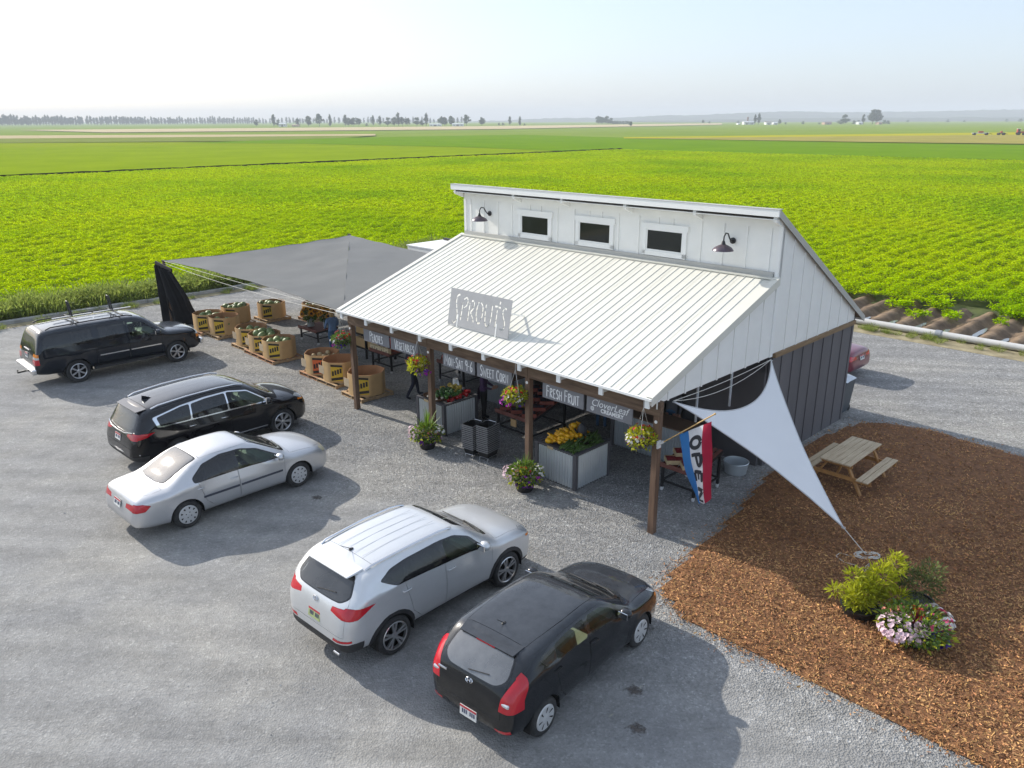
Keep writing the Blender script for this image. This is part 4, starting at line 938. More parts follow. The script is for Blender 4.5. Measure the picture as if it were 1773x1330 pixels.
for y in (-.3,-.1,.1,.3): MB().tube([(-1.45,y,1.617),(-.7,y,1.648),(.1,y,1.6405)], .0028, 5).build('roof_rib', silver, c, smooth=60)
mirrors(c, .66, .88, 1.12, silver)
mb = MB().ell((-1.42,.02,1.615),(.05,.03,.02),8,5); mb.tube([(-1.42,.02,1.62),(-1.62,.02,1.76)], [.007,.004], 5); mb.build('antenna', blackpl, c)
wiper(c, [(-2.09,.05,1.20),(-2.06,-.12,1.225),(-2.03,-.36,1.26)]); wiper(c, [(1.09,.55,1.14),(1.03,.1,1.185),(.99,-.15,1.205)]); wiper(c, [(1.12,.0,1.135),(1.05,-.35,1.165),(.95,-.6,1.20)])
rear_plate(c, -2.222, 0, .80, 10, plategrn, plateink)
em = MB().lathe([(.052,-.004),(.06,.004),(.068,-.004)], 24, Matrix.Translation((-2.175,0,1.065)) @ Matrix.Rotation(R(-72),4,'Y') @ Matrix.Diagonal((.62,1.1,1,1))); em.bar((-2.165,-.02,1.08),(-2.185,-.035,1.045),.012,.01); em.bar((-2.165,.035,1.08),(-2.185,.02,1.045),.012,.01); em.bar((-2.175,-.025,1.06),(-2.175,.025,1.07),.012,.01); em.build('emblem', chrome, c)
for y in (-.55,): MB().tube([(-2.22,y-.07,.33),(-2.22,y+.07,.33)], .022, 8).build('exhaust_tip', chrome, c)
place(c, (-1.91,10.81), (-.08,12.81), .92)
# ---------------- black hatchback
P2 = dict(name='hatchback_car', roofx=-1.38, roofw=.575, paint=blackdusty, sill=.28,
 zt=[(-2.0,.52),(-1.995,.66),(-1.975,.84),(-1.945,.95),(-1.89,1.045),(-1.79,1.15),(-1.65,1.275),(-1.54,1.355),(-1.47,1.388),(-1.40,1.402),(-1.0,1.43),(-.5,1.445),(-.1,1.435),(.14,1.405),(.32,1.35),(.70,1.15),(1.0,.995),(1.09,.965),(1.45,.935),(1.75,.88),(1.95,.80),(2.04,.72),(2.085,.62),(2.10,.50)],
 zb=[(-2.0,.40),(-1.95,.31),(-1.7,.22),(-1.2,.19),(1.3,.18),(1.8,.19),(2.0,.26),(2.10,.38)],
 w=[(-2.0,.60),(-1.97,.70),(-1.88,.775),(-1.6,.82),(-1.0,.845),(0,.85),(1.1,.845),(1.5,.83),(1.8,.785),(2.0,.68),(2.07,.56),(2.10,.45)],
 belt=[(-2.1,1.15),(-1.2,1.105),(-.2,1.025),(.65,.955),(1.1,.91),(2.2,.84)], tum=.40, crease=.012, nt=[(-2.1,4),(-1.7,6),(-1.3,12),(.3,12),(.7,7.5),(1.1,5.5),(1.6,5),(2.1,3.2)],
 arches=[(-1.285,.298),(1.285,.298)], wheel=(.298,.185,.195), track=.74, style=('cap',7,'blade'), cab=(-1.4,1.04), fs=.08, rs=-.72, seat=seatlt, flare=.014,
 dlo=[(.72,.945),(.46,1.19),(.20,1.305),(-.20,1.345),(-.68,1.345),(-1.05,1.325),(-1.34,1.25),(-1.21,1.105)],
 windows=[([(.60,.985),(.42,1.17),(.18,1.28),(-.16,1.315),(-.16,1.03)], G_front), ([(-.26,1.04),(-.26,1.32),(-.68,1.32),(-.98,1.298),(-1.02,1.11)], G_front), ([(-1.07,1.12),(-1.04,1.29),(-1.16,1.275),(-1.29,1.24),(-1.18,1.135)], G_tint)],
 ws=[(1.02,-.60),(1.08,-.28),(1.08,.28),(1.02,.60),(.28,.52),(.28,-.52)], ws_z=.94, rw=[(-.60,1.09),(-.45,1.00),(.45,1.00),(.60,1.09),(.53,1.345),(-.53,1.345)], rw_x=-1.45, rwglass=G_dusty,
 lights=[('tail_light', redl, [('x', [(.60,1.20),(.95,1.20),(.95,.72),(.50,.72),(.57,.90)], rearf(-1.74)), ('y', [(-2.05,.72),(-2.05,1.20),(-1.64,1.20),(-1.62,1.14),(-1.70,.92),(-1.80,.72)], sidef)]),
         ('bumper_reflector', redl, [('x', [(.50,.36),(.50,.42),(.72,.43),(.72,.37)], rearf(-1.75))]),
         ('headlight', clearl, [('x', [(.40,.66),(.42,.74),(.9,.87),(.9,.72)], frontf(1.9)), ('y', [(2.15,.62),(2.15,.78),(1.85,.86),(1.60,.87),(1.83,.73)], sidef)]), ('indicator', amber, [('y', [(2.0,.60),(2.0,.66),(1.78,.745),(1.78,.69)], sidef)])],
 doors=[[(.82,.30),(.89,.6),(.89,.935),(-.20,1.025),(-.20,.30)], [(-.215,.30),(-.215,1.025),(-1.24,1.11),(-1.14,.78),(-.92,.52),(-.86,.30)]],
 bonnet=[(1.93,-.50),(2.02,-.25),(2.02,.25),(1.93,.50),(1.70,.66),(1.09,.71),(1.09,-.71),(1.70,-.66)], gate=[(-.58,.58),(-.60,.8),(-.60,1.1),(-.52,1.36),(.52,1.36),(.60,1.1),(.60,.8),(.58,.58)], gate_x=-1.42,
 extra=[('lower_grille', blackpl, 'x', [(-.55,.26),(.55,.26),(.6,.45),(-.6,.45)], frontf(1.8))])
c = build_car(P2, 'black hatchback with dusty rear window and tall red tail lights, nearest the camera')
for s in (1, -1):
    handle(c, -.10, .838, .90, blackp, s); handle(c, -1.02, .838, .955, blackp, s)
    MB().box(-1.965,-1.90,s*.64-.07,s*.64+.06,.80,.86).build('reversing_lamp', clearl, c, bevel=.015)
MB().add([(-1.61,-.50,1.345),(-1.61,.50,1.345),(-1.38,.54,1.398),(-1.38,-.54,1.398),(-1.59,-.50,1.325),(-1.59,.50,1.325),(-1.42,.53,1.35),(-1.42,-.53,1.35)], [(0,3,2,1),(4,5,6,7),(0,1,5,4),(1,2,6,5),(3,0,4,7),(2,3,7,6)]).build('spoiler', blackdusty, c, bevel=.01)
MB().box(-1.604,-1.585,-.17,.17,1.325,1.343).build('brake_lamp', redl, c)
mirrors(c, .62, .80, .985, blackp, .95)
mb = MB().ell((-1.18,.02,1.42),(.045,.028,.02),8,5); mb.tube([(-1.18,.02,1.425),(-1.33,.02,1.56)], [.007,.004], 5); mb.build('antenna', blackpl, c)
wiper(c, [(-1.90,.06,1.05),(-1.875,-.1,1.07),(-1.85,-.28,1.095)]); wiper(c, [(1.04,.45,1.0),(.98,.08,1.035),(.94,-.15,1.06)]); wiper(c, [(1.06,-.02,1.0),(1.0,-.32,1.025),(.91,-.52,1.05)])
rear_plate(c, -2.008, -.02, .42, 4, platem, plateink)
em = MB().lathe([(.046,-.004),(.054,.006),(.062,-.004)], 24, Matrix.Translation((-1.96,0,.93)) @ Matrix.Rotation(R(-66),4,'Y') @ Matrix.Diagonal((.66,1.1,1,1))); em.bar((-1.945,-.016,.952),(-1.97,-.03,.915),.013,.012); em.bar((-1.945,.03,.952),(-1.97,.016,.915),.013,.012); em.bar((-1.96,-.022,.93),(-1.96,.022,.936),.013,.012); em.build('emblem', chrome, c)
for y, z, l in ((.50,.905,.16),(.48,.80,.12)): MB().box(-1.972,-1.955,y-l/2,y+l/2,z-.012,z+.012).build('badge', chrome, c)
place(c, (.47,9.03), (2.10,10.98), .835)
# ---------------- silver saloon
P3 = dict(name='saloon_car', roofx=-.83, roofw=.575, paint=silver2, sill=.28,
 zt=[(-2.44,.52),(-2.43,.62),(-2.40,.76),(-2.36,.88),(-2.30,.945),(-2.2,.975),(-1.95,1.0),(-1.72,1.02),(-1.60,1.06),(-1.30,1.21),(-1.05,1.325),(-.86,1.38),(-.6,1.42),(-.2,1.44),(.12,1.43),(.35,1.385),(.55,1.30),(.90,1.12),(1.14,.995),(1.22,.97),(1.5,.945),(1.85,.895),(2.10,.83),(2.23,.76),(2.30,.66),(2.33,.56)],
 zb=[(-2.44,.40),(-2.38,.31),(-2.1,.24),(-1.4,.19),(1.4,.18),(2.0,.19),(2.25,.27),(2.33,.40)],
 w=[(-2.44,.62),(-2.41,.72),(-2.32,.80),(-2.0,.86),(-1.3,.888),(0,.892),(1.2,.888),(1.7,.87),(2.05,.82),(2.24,.70),(2.31,.56),(2.33,.45)],
 belt=[(-2.5,.97),(-1.5,.955),(0,.925),(1.1,.90),(2.4,.86)], tum=.50, crease=.010, nt=[(-2.5,3.6),(-2.1,5.5),(-1.6,6),(-.9,9),(.2,10),(.7,7),(1.1,5.5),(1.8,5),(2.4,3.2)],
 arches=[(-1.3575,.315),(1.3575,.315)], wheel=(.315,.195,.205), track=.78, style=('cap',9,'slot'), cab=(-1.3,1.12), fs=.20, rs=-.68, seat=seatlt, flare=.012,
 dlo=[(1.00,.915),(.42,1.245),(.05,1.335),(-.42,1.345),(-.86,1.265),(-1.16,1.06),(-1.14,.955)],
 windows=[([(.90,.945),(.40,1.225),(.05,1.305),(-.08,1.31),(-.08,.955)], G_front), ([(-.16,.957),(-.16,1.31),(-.42,1.315),(-.80,1.245),(-.86,.965)], G_tint), ([(-.90,.968),(-.855,1.215),(-1.12,1.045),(-1.10,.975)], G_tint)],
 ws=[(1.14,-.66),(1.20,-.3),(1.20,.3),(1.14,.66),(.32,.52),(.32,-.52)], ws_z=.94, rwax='z', rw=[(-1.66,-.52),(-1.72,-.2),(-1.72,.2),(-1.66,.52),(-.88,.51),(-.88,-.51)], rw_x=-.85, rwglass=G_dusty,
 lights=[('tail_light', redl, [('x', [(.36,.71),(.38,.80),(.95,.85),(.95,.68)], rearf(-2.28)), ('y', [(-2.5,.68),(-2.5,.84),(-2.22,.84),(-2.08,.78),(-2.20,.68)], sidef)]),
         ('headlight', M('hazed_lens', (.55,.50,.34), .3, coat=.4), [('x', [(.42,.66),(.42,.76),(.95,.80),(.95,.66)], frontf(2.15)), ('y', [(2.4,.66),(2.4,.77),(2.1,.80),(2.02,.77),(2.1,.67)], sidef)])],
 doors=[[(.98,.30),(1.0,.60),(1.0,.912),(-.12,.945),(-.12,.30)], [(-.135,.30),(-.135,.945),(-1.10,.95),(-1.20,.80),(-1.12,.70),(-.92,.50),(-.86,.30)]],
 bonnet=[(2.12,-.55),(2.22,-.25),(2.22,.25),(2.12,.55),(1.85,.72),(1.22,.75),(1.22,-.75),(1.85,-.72)],
 extra=[('boot_lid', silver2, 'z', [(-2.32,-.55),(-2.32,.55),(-2.0,.66),(-1.76,.66),(-1.76,-.66),(-2.0,-.66)], lambda c, n: n.z > .5 and c.x < -1.7), ('lower_grille', blackpl, 'x', [(-.5,.28),(.5,.28),(.52,.42),(-.52,.42)], frontf(2.0)), ('grille', blackpl, 'x', [(-.34,.66),(.34,.66),(.34,.745),(-.34,.745)], frontf(2.0))])
rubl = M('rub_strip', (.045,.05,.07), .6)
def saloon(P, label, rub=True):
    c = build_car(P, label)
    for s in (1, -1):
        handle(c, -.25, .875, .80, P['paint'], s); handle(c, -1.02, .875, .81, P['paint'], s)
        if rub: MB().bar((.93, s*.893, .585), (-.10, s*.897, .59), .012, .045).build('rub_strip', rubl, c); MB().bar((-.15, s*.897, .59), (-.98, s*.893, .595), .012, .045).build('rub_strip', rubl, c)
    MB().box(-1.72,-.95,-.62,.62,.88,.92).build('parcel_shelf', dashm, c); mirrors(c, .84, .87, .93, P['paint'], .95); rear_plate(c, -2.43, 0, .72, 14, platem, plateink)
    wiper(c, [(1.17,.5,1.005),(1.08,.12,1.05),(1.02,-.15,1.08)]); wiper(c, [(1.19,.0,1.005),(1.12,-.34,1.035),(1.02,-.56,1.07)]); return c
c = saloon(P3, 'older silver saloon with red tail lights parked in front of the black suv')
place(c, (-6.90,15.06), (-5.04,17.04), .88)
# ---------------- maroon saloon behind the stand
P3b = dict(P3); P3b['paint'] = maroon; P3b['extra'] = [(n, maroon if n == 'boot_lid' else m, a, p, f) for n, m, a, p, f in P3['extra']]
c = saloon(P3b, 'maroon saloon mostly hidden behind the charcoal wall of the stand', False); p = B(-3.63, 13.65); c.location = (p.x, p.y, 0); c.rotation_euler = (0, 0, R(134))
# ---------------- black three-row suv
P4 = dict(name='suv_car', roofx=-1.98, roofw=.66, paint=blackp, sill=.36,
 zt=[(-2.57,.60),(-2.56,.74),(-2.52,.92),(-2.47,1.05),(-2.42,1.14),(-2.34,1.28),(-2.24,1.45),(-2.16,1.55),(-2.05,1.60),(-1.7,1.655),(-1.0,1.715),(-.3,1.735),(.2,1.715),(.5,1.655),(.72,1.57),(1.05,1.37),(1.38,1.18),(1.47,1.145),(1.75,1.115),(2.05,1.06),(2.22,.98),(2.32,.87),(2.37,.74),(2.39,.60)],
 zb=[(-2.57,.48),(-2.5,.36),(-2.2,.27),(-1.5,.24),(1.5,.23),(2.1,.24),(2.3,.32),(2.39,.46)],
 w=[(-2.57,.70),(-2.53,.80),(-2.43,.88),(-2.1,.94),(-1.4,.97),(0,.98),(1.3,.972),(1.8,.955),(2.1,.90),(2.28,.78),(2.36,.64),(2.39,.52)],
 belt=[(-2.6,1.16),(-1.5,1.12),(0,1.09),(1.3,1.06),(2.4,1.0)], tum=.38, crease=.018, nt=[(-2.6,4),(-2.3,6),(-1.9,11),(.4,11),(.9,7.5),(1.3,5.5),(1.9,5),(2.4,3.2)],
 arches=[(-1.45,.372),(1.45,.372)], wheel=(.372,.235,.258), track=.85, style=('sp',7,.09,.016,.02,alloy), cab=(-1.9,1.4), fs=.30, rs=-.70, seat=seatlt,
 dlo=[(1.16,1.075),(.55,1.495),(.05,1.585),(-.6,1.58),(-1.25,1.53),(-1.98,1.40),(-1.90,1.14)],
 dlotrim=chrome,
 windows=[([(1.06,1.105),(.55,1.465),(.05,1.555),(-.02,1.555),(-.02,1.125)], G_front), ([(-.06,1.127),(-.06,1.555),(-.6,1.545),(-.98,1.505),(-1.02,1.145)], G_tint), ([(-1.06,1.147),(-1.02,1.515),(-1.25,1.50),(-1.88,1.385),(-1.83,1.165)], G_tint)],
 ws=[(1.40,-.70),(1.46,-.3),(1.46,.3),(1.40,.70),(.62,.56),(.62,-.56)], ws_z=1.1, rw=[(-.66,1.18),(-.5,1.12),(.5,1.12),(.66,1.18),(.56,1.52),(-.56,1.52)], rw_x=-2.1,
 lights=[('tail_light', redl, [('x', [(.46,.98),(.48,1.04),(1.0,1.08),(1.0,.93),(.7,.93)], rearf(-2.42)), ('y', [(-2.6,.94),(-2.6,1.06),(-2.3,1.09),(-1.98,1.06),(-2.2,.98),(-2.4,.94)], sidef)]),
         ('headlight', clearl, [('x', [(.50,.88),(.5,.95),(1.0,1.03),(1.0,.88)], frontf(2.18)), ('y', [(2.45,.86),(2.45,.97),(2.15,1.03),(1.90,1.0),(2.10,.90)], sidef)]), ('indicator', amber, [('y', [(2.2,.845),(2.2,.885),(1.98,.925),(1.98,.885)], sidef)])],
 doors=[[(1.14,.40),(1.20,.75),(1.22,1.07),(-.03,1.105),(-.03,.40)], [(-.045,.40),(-.045,1.105),(-1.18,1.13),(-1.12,.86),(-.98,.60),(-.95,.40)]],
 bonnet=[(2.16,-.62),(2.26,-.3),(2.26,.3),(2.16,.62),(1.9,.78),(1.48,.82),(1.48,-.82),(1.9,-.78)], gate=[(-.76,.72),(-.78,.95),(-.74,1.2),(-.62,1.55),(.62,1.55),(.74,1.2),(.78,.95),(.76,.72)], gate_x=-2.1,
 extra=[('lower_bumper', blackpl, 'x', [(-1,.2),(1,.2),(1,.50),(-1,.50)], rearf(-2.2)), ('grille', blackpl, 'x', [(-.42,.62),(.42,.62),(.48,.92),(-.48,.92)], frontf(2.1))])
c = build_car(P4, 'black three-row suv with silver roof rails and chrome window surround')
for s in (1, -1):
    MB().tube([(-1.92,s*.68,1.585),(-1.75,s*.70,1.64),(-1.0,s*.715,1.70),(-.2,s*.715,1.715),(.3,s*.71,1.69),(.5,s*.70,1.64)], .022, 6).build('roof_rail', chrome, c, smooth=60)
    handle(c, -.20, .965, .97, chrome, s); handle(c, -1.05, .97, .99, chrome, s)
    MB().bar((1.0, s*.945, .415), (-.98, s*.945, .42), .012, .028).build('sill_strip', chrome, c)
mirrors(c, 1.0, .95, 1.09, blackp)
MB().add([(-1.85,0,1.64),(-1.62,.045,1.665),(-1.62,-.045,1.665),(-1.83,.012,1.75),(-1.83,-.012,1.75)], [(0,1,3),(0,4,2),(1,2,4,3),(0,3,4)]).build('antenna_fin', blackp, c)
MB().add([(-2.26,-.58,1.552),(-2.26,.58,1.552),(-2.00,.64,1.600),(-2.00,-.64,1.600),(-2.24,-.58,1.53),(-2.24,.58,1.53),(-2.06,.62,1.55),(-2.06,-.62,1.55)], [(0,3,2,1),(4,5,6,7),(0,1,5,4),(1,2,6,5),(3,0,4,7),(2,3,7,6)]).build('spoiler', blackp, c, bevel=.01)
MB().tube([(-2.44,-.72,1.105),(-2.515,-.4,1.065),(-2.53,0,1.06),(-2.515,.4,1.065),(-2.44,.72,1.105)], .017, 6).build('gate_strip', chrome, c, smooth=60)
MB().tube([(-2.40,-.88,.56),(-2.53,-.6,.545),(-2.585,0,.54),(-2.53,.6,.545),(-2.40,.88,.56)], .016, 6).build('bumper_strip', chrome, c, smooth=60)
rear_plate(c, -2.54, 0, .88, 12, platem, plateink)
wiper(c, [(1.43,.55,1.175),(1.36,.1,1.225),(1.30,-.2,1.26)]); wiper(c, [(1.45,0,1.175),(1.38,-.36,1.205),(1.28,-.62,1.24)])
h4 = R(46.5); fx, fy = -6.33, 20.37; place(c, (fx-2.9*math.cos(h4), fy-2.9*math.sin(h4)), (fx, fy), .965)
# ---------------- dark long suv with roof rack
P5 = dict(name='long_suv_car', roofx=-2.40, roofw=.72, paint=navyp, sill=.45,
 zt=[(-2.88,.66),(-2.87,.86),(-2.84,1.05),(-2.80,1.20),(-2.72,1.45),(-2.62,1.70),(-2.54,1.805),(-2.42,1.85),(-2.0,1.885),(-1.2,1.905),(-.2,1.905),(.35,1.89),(.62,1.84),(.80,1.75),(1.10,1.50),(1.36,1.28),(1.44,1.24),(1.75,1.215),(2.15,1.17),(2.40,1.11),(2.50,1.03),(2.55,.90),(2.58,.76),(2.60,.62)],
 zb=[(-2.88,.52),(-2.8,.46),(-2.4,.38),(-1.6,.36),(1.6,.36),(2.3,.36),(2.5,.42),(2.60,.52)],
 w=[(-2.88,.86),(-2.85,.93),(-2.76,.97),(-2.4,.99),(-1.6,1.0),(0,1.0),(1.4,.998),(1.9,.99),(2.3,.96),(2.48,.90),(2.56,.80),(2.60,.70)],
 belt=[(-3,1.235),(-1.5,1.23),(0,1.21),(1.3,1.185),(2.7,1.10)], tum=.30, crease=.010, ledge=.012, nt=[(-3,7),(-2.5,9),(-1.4,10),(.4,10),(1.1,7),(1.8,7),(2.6,5)], crown=.035,
 arches=[(-1.65,.392),(1.65,.392)], wheel=(.392,.255,.258), track=.855, style=('sp',6,.0,.030,.0,alloy), cab=(-2.2,1.36), fs=.34, rs=-.75,
 windows=[([(1.12,1.235),(.66,1.63),(.42,1.70),(.12,1.715),(.12,1.255)], G_front), ([(-.02,1.26),(-.02,1.715),(-.84,1.715),(-.84,1.26)], G_tint), ([(-1.06,1.265),(-1.06,1.71),(-2.36,1.70),(-2.52,1.60),(-2.60,1.28)], G_tint)],
 ws=[(1.37,-.76),(1.43,-.3),(1.43,.3),(1.37,.76),(.72,.68),(.72,-.68)], ws_z=1.2, rw=[(-.80,1.22),(-.80,1.30),(-.70,1.74),(.70,1.74),(.80,1.30),(.80,1.22)], rw_x=-2.5,
 lights=[(nm_, mt_, [('x', [(.84,a_),(.84,b_),(1.1,b_),(1.1,a_)], rearf(-2.76)), ('y', [(-2.95,a_),(-2.95,b_),(-2.74,b_),(-2.74,a_)], sidef)]) for nm_, mt_, a_, b_ in (('tail_light', redl, .82, 1.0), ('reversing_lamp', clearl, 1.0, 1.07), ('rear_indicator', amber, 1.07, 1.17))] + [
         ('headlight', clearl, [('x', [(.55,.92),(.55,1.06),(1.05,1.06),(1.05,.92)], frontf(2.44)), ('y', [(2.7,.92),(2.7,1.06),(2.40,1.06),(2.40,.92)], sidef)]), ('indicator', amber, [('y', [(2.62,.80),(2.62,.91),(2.40,.91),(2.40,.80)], sidef)])],
 doors=[[(1.17,.48),(1.19,1.6),(.62,1.79),(.06,1.80),(.06,.48)], [(.04,.48),(.04,1.80),(-.95,1.80),(-.98,1.1),(-1.08,.80),(-1.06,.48)]],
 bonnet=[(2.44,-.76),(2.50,-.3),(2.50,.3),(2.44,.76),(2.1,.88),(1.44,.90),(1.44,-.90),(2.1,-.88)], gate=[(-.82,.78),(-.84,1.2),(-.74,1.80),(.74,1.80),(.84,1.2),(.82,.78)], gate_x=-2.45,
 extra=[('grille', chrome, 'x', [(-.52,.78),(.52,.78),(.52,1.06),(-.52,1.06)], frontf(2.3))])
c = build_car(P5, 'dark blue-black long suv with bike racks on the roof and chrome bumpers')
for s in (1, -1):
    handle(c, .20, .985, 1.12, gloss_black, s); handle(c, -.80, .99, 1.12, gloss_black, s)
    MB().bar((1.12, s*1.0, .80), (.09, s*1.004, .80), .014, .035).build('chrome_strip', chrome, c); MB().bar((.02, s*1.004, .80), (-.92, s*1.003, .80), .014, .035).build('chrome_strip', chrome, c)
    MB().bar((1.2, s*.96, .40), (-1.15, s*.96, .40), .16, .06).build('running_board', blackpl, c)
    MB().tube([(-2.35,s*.70,1.87),(-2.2,s*.71,1.93),(-1,s*.715,1.955),(.2,s*.71,1.945),(.38,s*.70,1.895)], .022, 6).build('roof_rail', blackpl, c, smooth=60)
    pass
MB().bar((-2.92,-.92,.60), (-2.92,.92,.60), .16, .17).build('rear_bumper', chrome, c, bevel=.03); MB().bar((2.60,-.92,.60), (2.60,.92,.60), .12, .2).build('front_bumper', chrome, c, bevel=.03)
mb = MB().bar((-2.95,0,.48),(-3.22,0,.47),.05,.05); mb.ell((-3.2,0,.53),(.028,.028,.028)); mb.build('tow_hitch', blackpl, c)
for x in (-1.35, .05):
    MB().bar((x,-.74,1.975), (x,.74,1.975), .05, .028).build('rack_bar', blackpl, c)
for x in (-1.35, -.05):
    MB().bar((x-.5,.30,1.99), (x+.75,.30,1.99), .06, .03).build('bike_tray', boltm, c)
    m_ = MB()
    for dy in (-.11,.11): m_.tube([(x+.1,.30+dy,2.0),(x+.05,.30+dy,2.46)], .026, 6)
    m_.tube([(x+.05,.19,2.45),(x+.045,.21,2.50),(x+.045,.39,2.50),(x+.05,.41,2.45)], .026, 6); m_.build('bike_clamp', blackpl, c, smooth=60)
mirrors(c, 1.02, .97, 1.22, navyp, 1.15)
rear_plate(c, -2.855, 0, 1.02, 6, platem, plateink)
MB().box(-2.83,-2.80,-.28,.28,1.20,1.235).build('gate_strip', chrome, c)
wiper(c, [(1.40,.6,1.265),(1.33,.15,1.32),(1.28,-.1,1.36)]); wiper(c, [(1.42,.05,1.265),(1.35,-.36,1.31),(1.25,-.66,1.35)])
place(c, (-14.40,25.04), (-12.05,27.34), .985)
# ================================================================== sails, flag, ropes
clothm = M('sail_cloth', (.84,.84,.85), .8, var=.02, vs=1.5, trans=.12)
shadem = M('shade_net', (.14,.148,.153), .85, var=.05, vs=1.0, trans=.22); shadem2 = M('shade_net_light', (.165,.173,.178), .85, var=.05, vs=1.0, trans=.22)
ropem = M('rope_white', (.62,.60,.55), .8); blackcloth = M('black_net', (.006,.006,.008), .9, var=.3, vs=2)
def L3(u, v, z): return B(u, v, z)
def tri_cloth(name, A, Bp, C, kab, kbc, kca, m, n=26, sag=0.0, wr=.02, seed=0):
    A, Bp, C = Vector(A), Vector(Bp), Vector(C); G0 = (A+Bp+C)/3; mb = MB(); idx = {}
    nr = (Bp-A).cross(C-A).normalized()
    for i in range(n+1):
        for j in range(n+1-i):
            a, b = i/n, j/n; c = 1-a-b
            p = A*a + Bp*b + C*c
            ia, ib, ic = (4*a*b)*(1-c)**2, (4*b*c)*(1-a)**2, (4*c*a)*(1-b)**2
            p = p + (C-(A+Bp)/2)*kab*ia + (A-(Bp+C)/2)*kbc*ib + (Bp-(C+A)/2)*kca*ic
            p.z -= sag*27*a*b*c
            p += nr*wr*noise.noise((p.x*.8+seed, p.y*.8, p.z))
            idx[(i,j)] = len(mb.v); mb.v.append(tuple(p))
    for i in range(n):
        for j in range(n-i):
            mb.f.append((idx[(i,j)], idx[(i+1,j)], idx[(i,j+1)]))
            if j < n-i-1: mb.f.append((idx[(i+1,j)], idx[(i+1,j+1)], idx[(i,j+1)]))
    return mb
Ac, Bc_, Cc = B(.08,.42,2.84), B(.08,4.46,2.84), B(3.10,2.18,.46)
ts = thing('shade_sail', 'pale grey triangular shade sail stretched from the gable down to the mulch', 'shade sail', B(.08, 2.4, 0))
def under(o, par): o.parent = par; o.matrix_parent_inverse = par_inv(par); return o
def par_inv(par): return (Matrix.Translation(par.location) @ Matrix.Rotation(par.rotation_euler.z, 4, 'Z')).inverted()
tc_m = tri_cloth('sail', Ac, Bc_, Cc, .19, .05, .055, clothm, 30, -.04); under(tc_m.build('sail_fabric', clothm, smooth=80), ts)
def hems(mb, n, par, m, r, ne=3):
    idx = {}; q = 0
    for i in range(n+1):
        for j in range(n+1-i): idx[(i,j)] = q; q += 1
    for path in ([(i, n-i) for i in range(n+1)], [(i, 0) for i in range(n+1)], [(0, j) for j in range(n+1)])[:ne]: under(MB().tube([mb.v[idx[p]] for p in path], r, 6).build('hem', m, smooth=60), par)
hems(tc_m, 30, ts, M('sail_hem', (.56,.56,.57), .8), .014)
for p_ in (Ac, Bc_, Cc): under(MB().lathe([(.035,-.006),(.045,0),(.035,.006),(.027,0),(.035,-.006)], 14, Matrix.Translation(p_)).build('corner_ring', boltm, smooth=60), ts)
tr = thing('guy_rope', 'pale guy rope from the sail tip ending in a loose coil on the mulch', 'rope', B(3.64, 2.13, .03), 0)
rp = [Cc, B(3.62,2.13,.08)]; ctr = B(3.64,2.13,.07)
for k in range(60): a = k*.42; r = .16+.05*math.sin(k*.9); rp.append(Vector((ctr.x + r*1.25*math.cos(a), ctr.y + r*.8*math.sin(a), .075+.012*math.sin(k*1.7))))
rp += [ctr + Vector(p) for p in ((-.30,-.05,.0),(-.5,.08,.01),(-.62,-.02,0),(-.55,-.25,0),(-.38,-.38,.01),(-.28,-.55,0),(-.20,-.42,.01),(-.08,-.30,.0),(-.16,-.46,.01),(-.30,-.58,0),(-.24,-.68,0),(-.14,-.60,0))]
under(MB().tube(rp, .009, 6).build('rope', ropem, smooth=60), tr)
for k, (a, b) in enumerate(((-.03,.03),(-.12,.06))):
    w = thing('string_line', ('upper' if k == 0 else 'lower') + ' white cord strung under the gable above the shade sail', 'cord', Ac, 0)
    under(MB().tube([B(.06, smin(.42,4.5,t/10), 2.86 + a*4*(t/10)*(1-t/10)*2) for t in range(11)], .008, 5).build('cord', ropem), w)
# left shade nets and their posts
N1, N2, N3, N4 = B(-25.45,.55,2.66), B(-24.3,9.1,3.02), B(-10.95,7.9,3.0), B(-10.95,-.15,2.96)
t1 = thing('shade_net', 'large dark grey shade net over the melon bins, left of its seam', 'shade net', B(-20,4,0)); n_m = tri_cloth('n', N1, N2, N4, .03, .0, .05, shadem, 34, .16, .07, 3); under(n_m.build('net_fabric', shadem, smooth=80), t1); hems(n_m, 34, t1, M('net_hem', (.09,.095,.10), .8), .012, 2)
t1 = thing('shade_net', 'lighter grey shade net between the seam and the stand roof', 'shade net', B(-15,5,0)); under(tri_cloth('n', N2, N3, N4 + Vector((0,0,.015)), .03, .0, .0, shadem2, 22, .08, .05, 9).build('net_fabric', shadem2, smooth=80), t1)
for (p, lb) in ((N1, 'timber post holding the front corner of the grey shade net'), (N2, 'post holding the rear corner of the grey shade net')):
    t1 = thing('net_post', lb, 'post', (p.x-.03, p.y+.06, 0)); MB().box(-.05,.05,-.05,.05,0,p.z+.02).build('post_timber', woodp, t1); MB().box(-.06,.06,-.06,.06,p.z+.021,p.z+.05).build('post_cap', blackpl, t1)
t1 = thing('net_rope', 'twin white ropes along the front edge of the grey shade net', 'rope', N1, 0)
for dz in (.03,-.06): under(MB().tube([N1.lerp(N4, t/14) - Vector((0,0,-dz + .35*4*(t/14)*(1-t/14)*(.0 if dz > 0 else .35))) for t in range(15)], .007, 5).build('rope', ropem), t1)
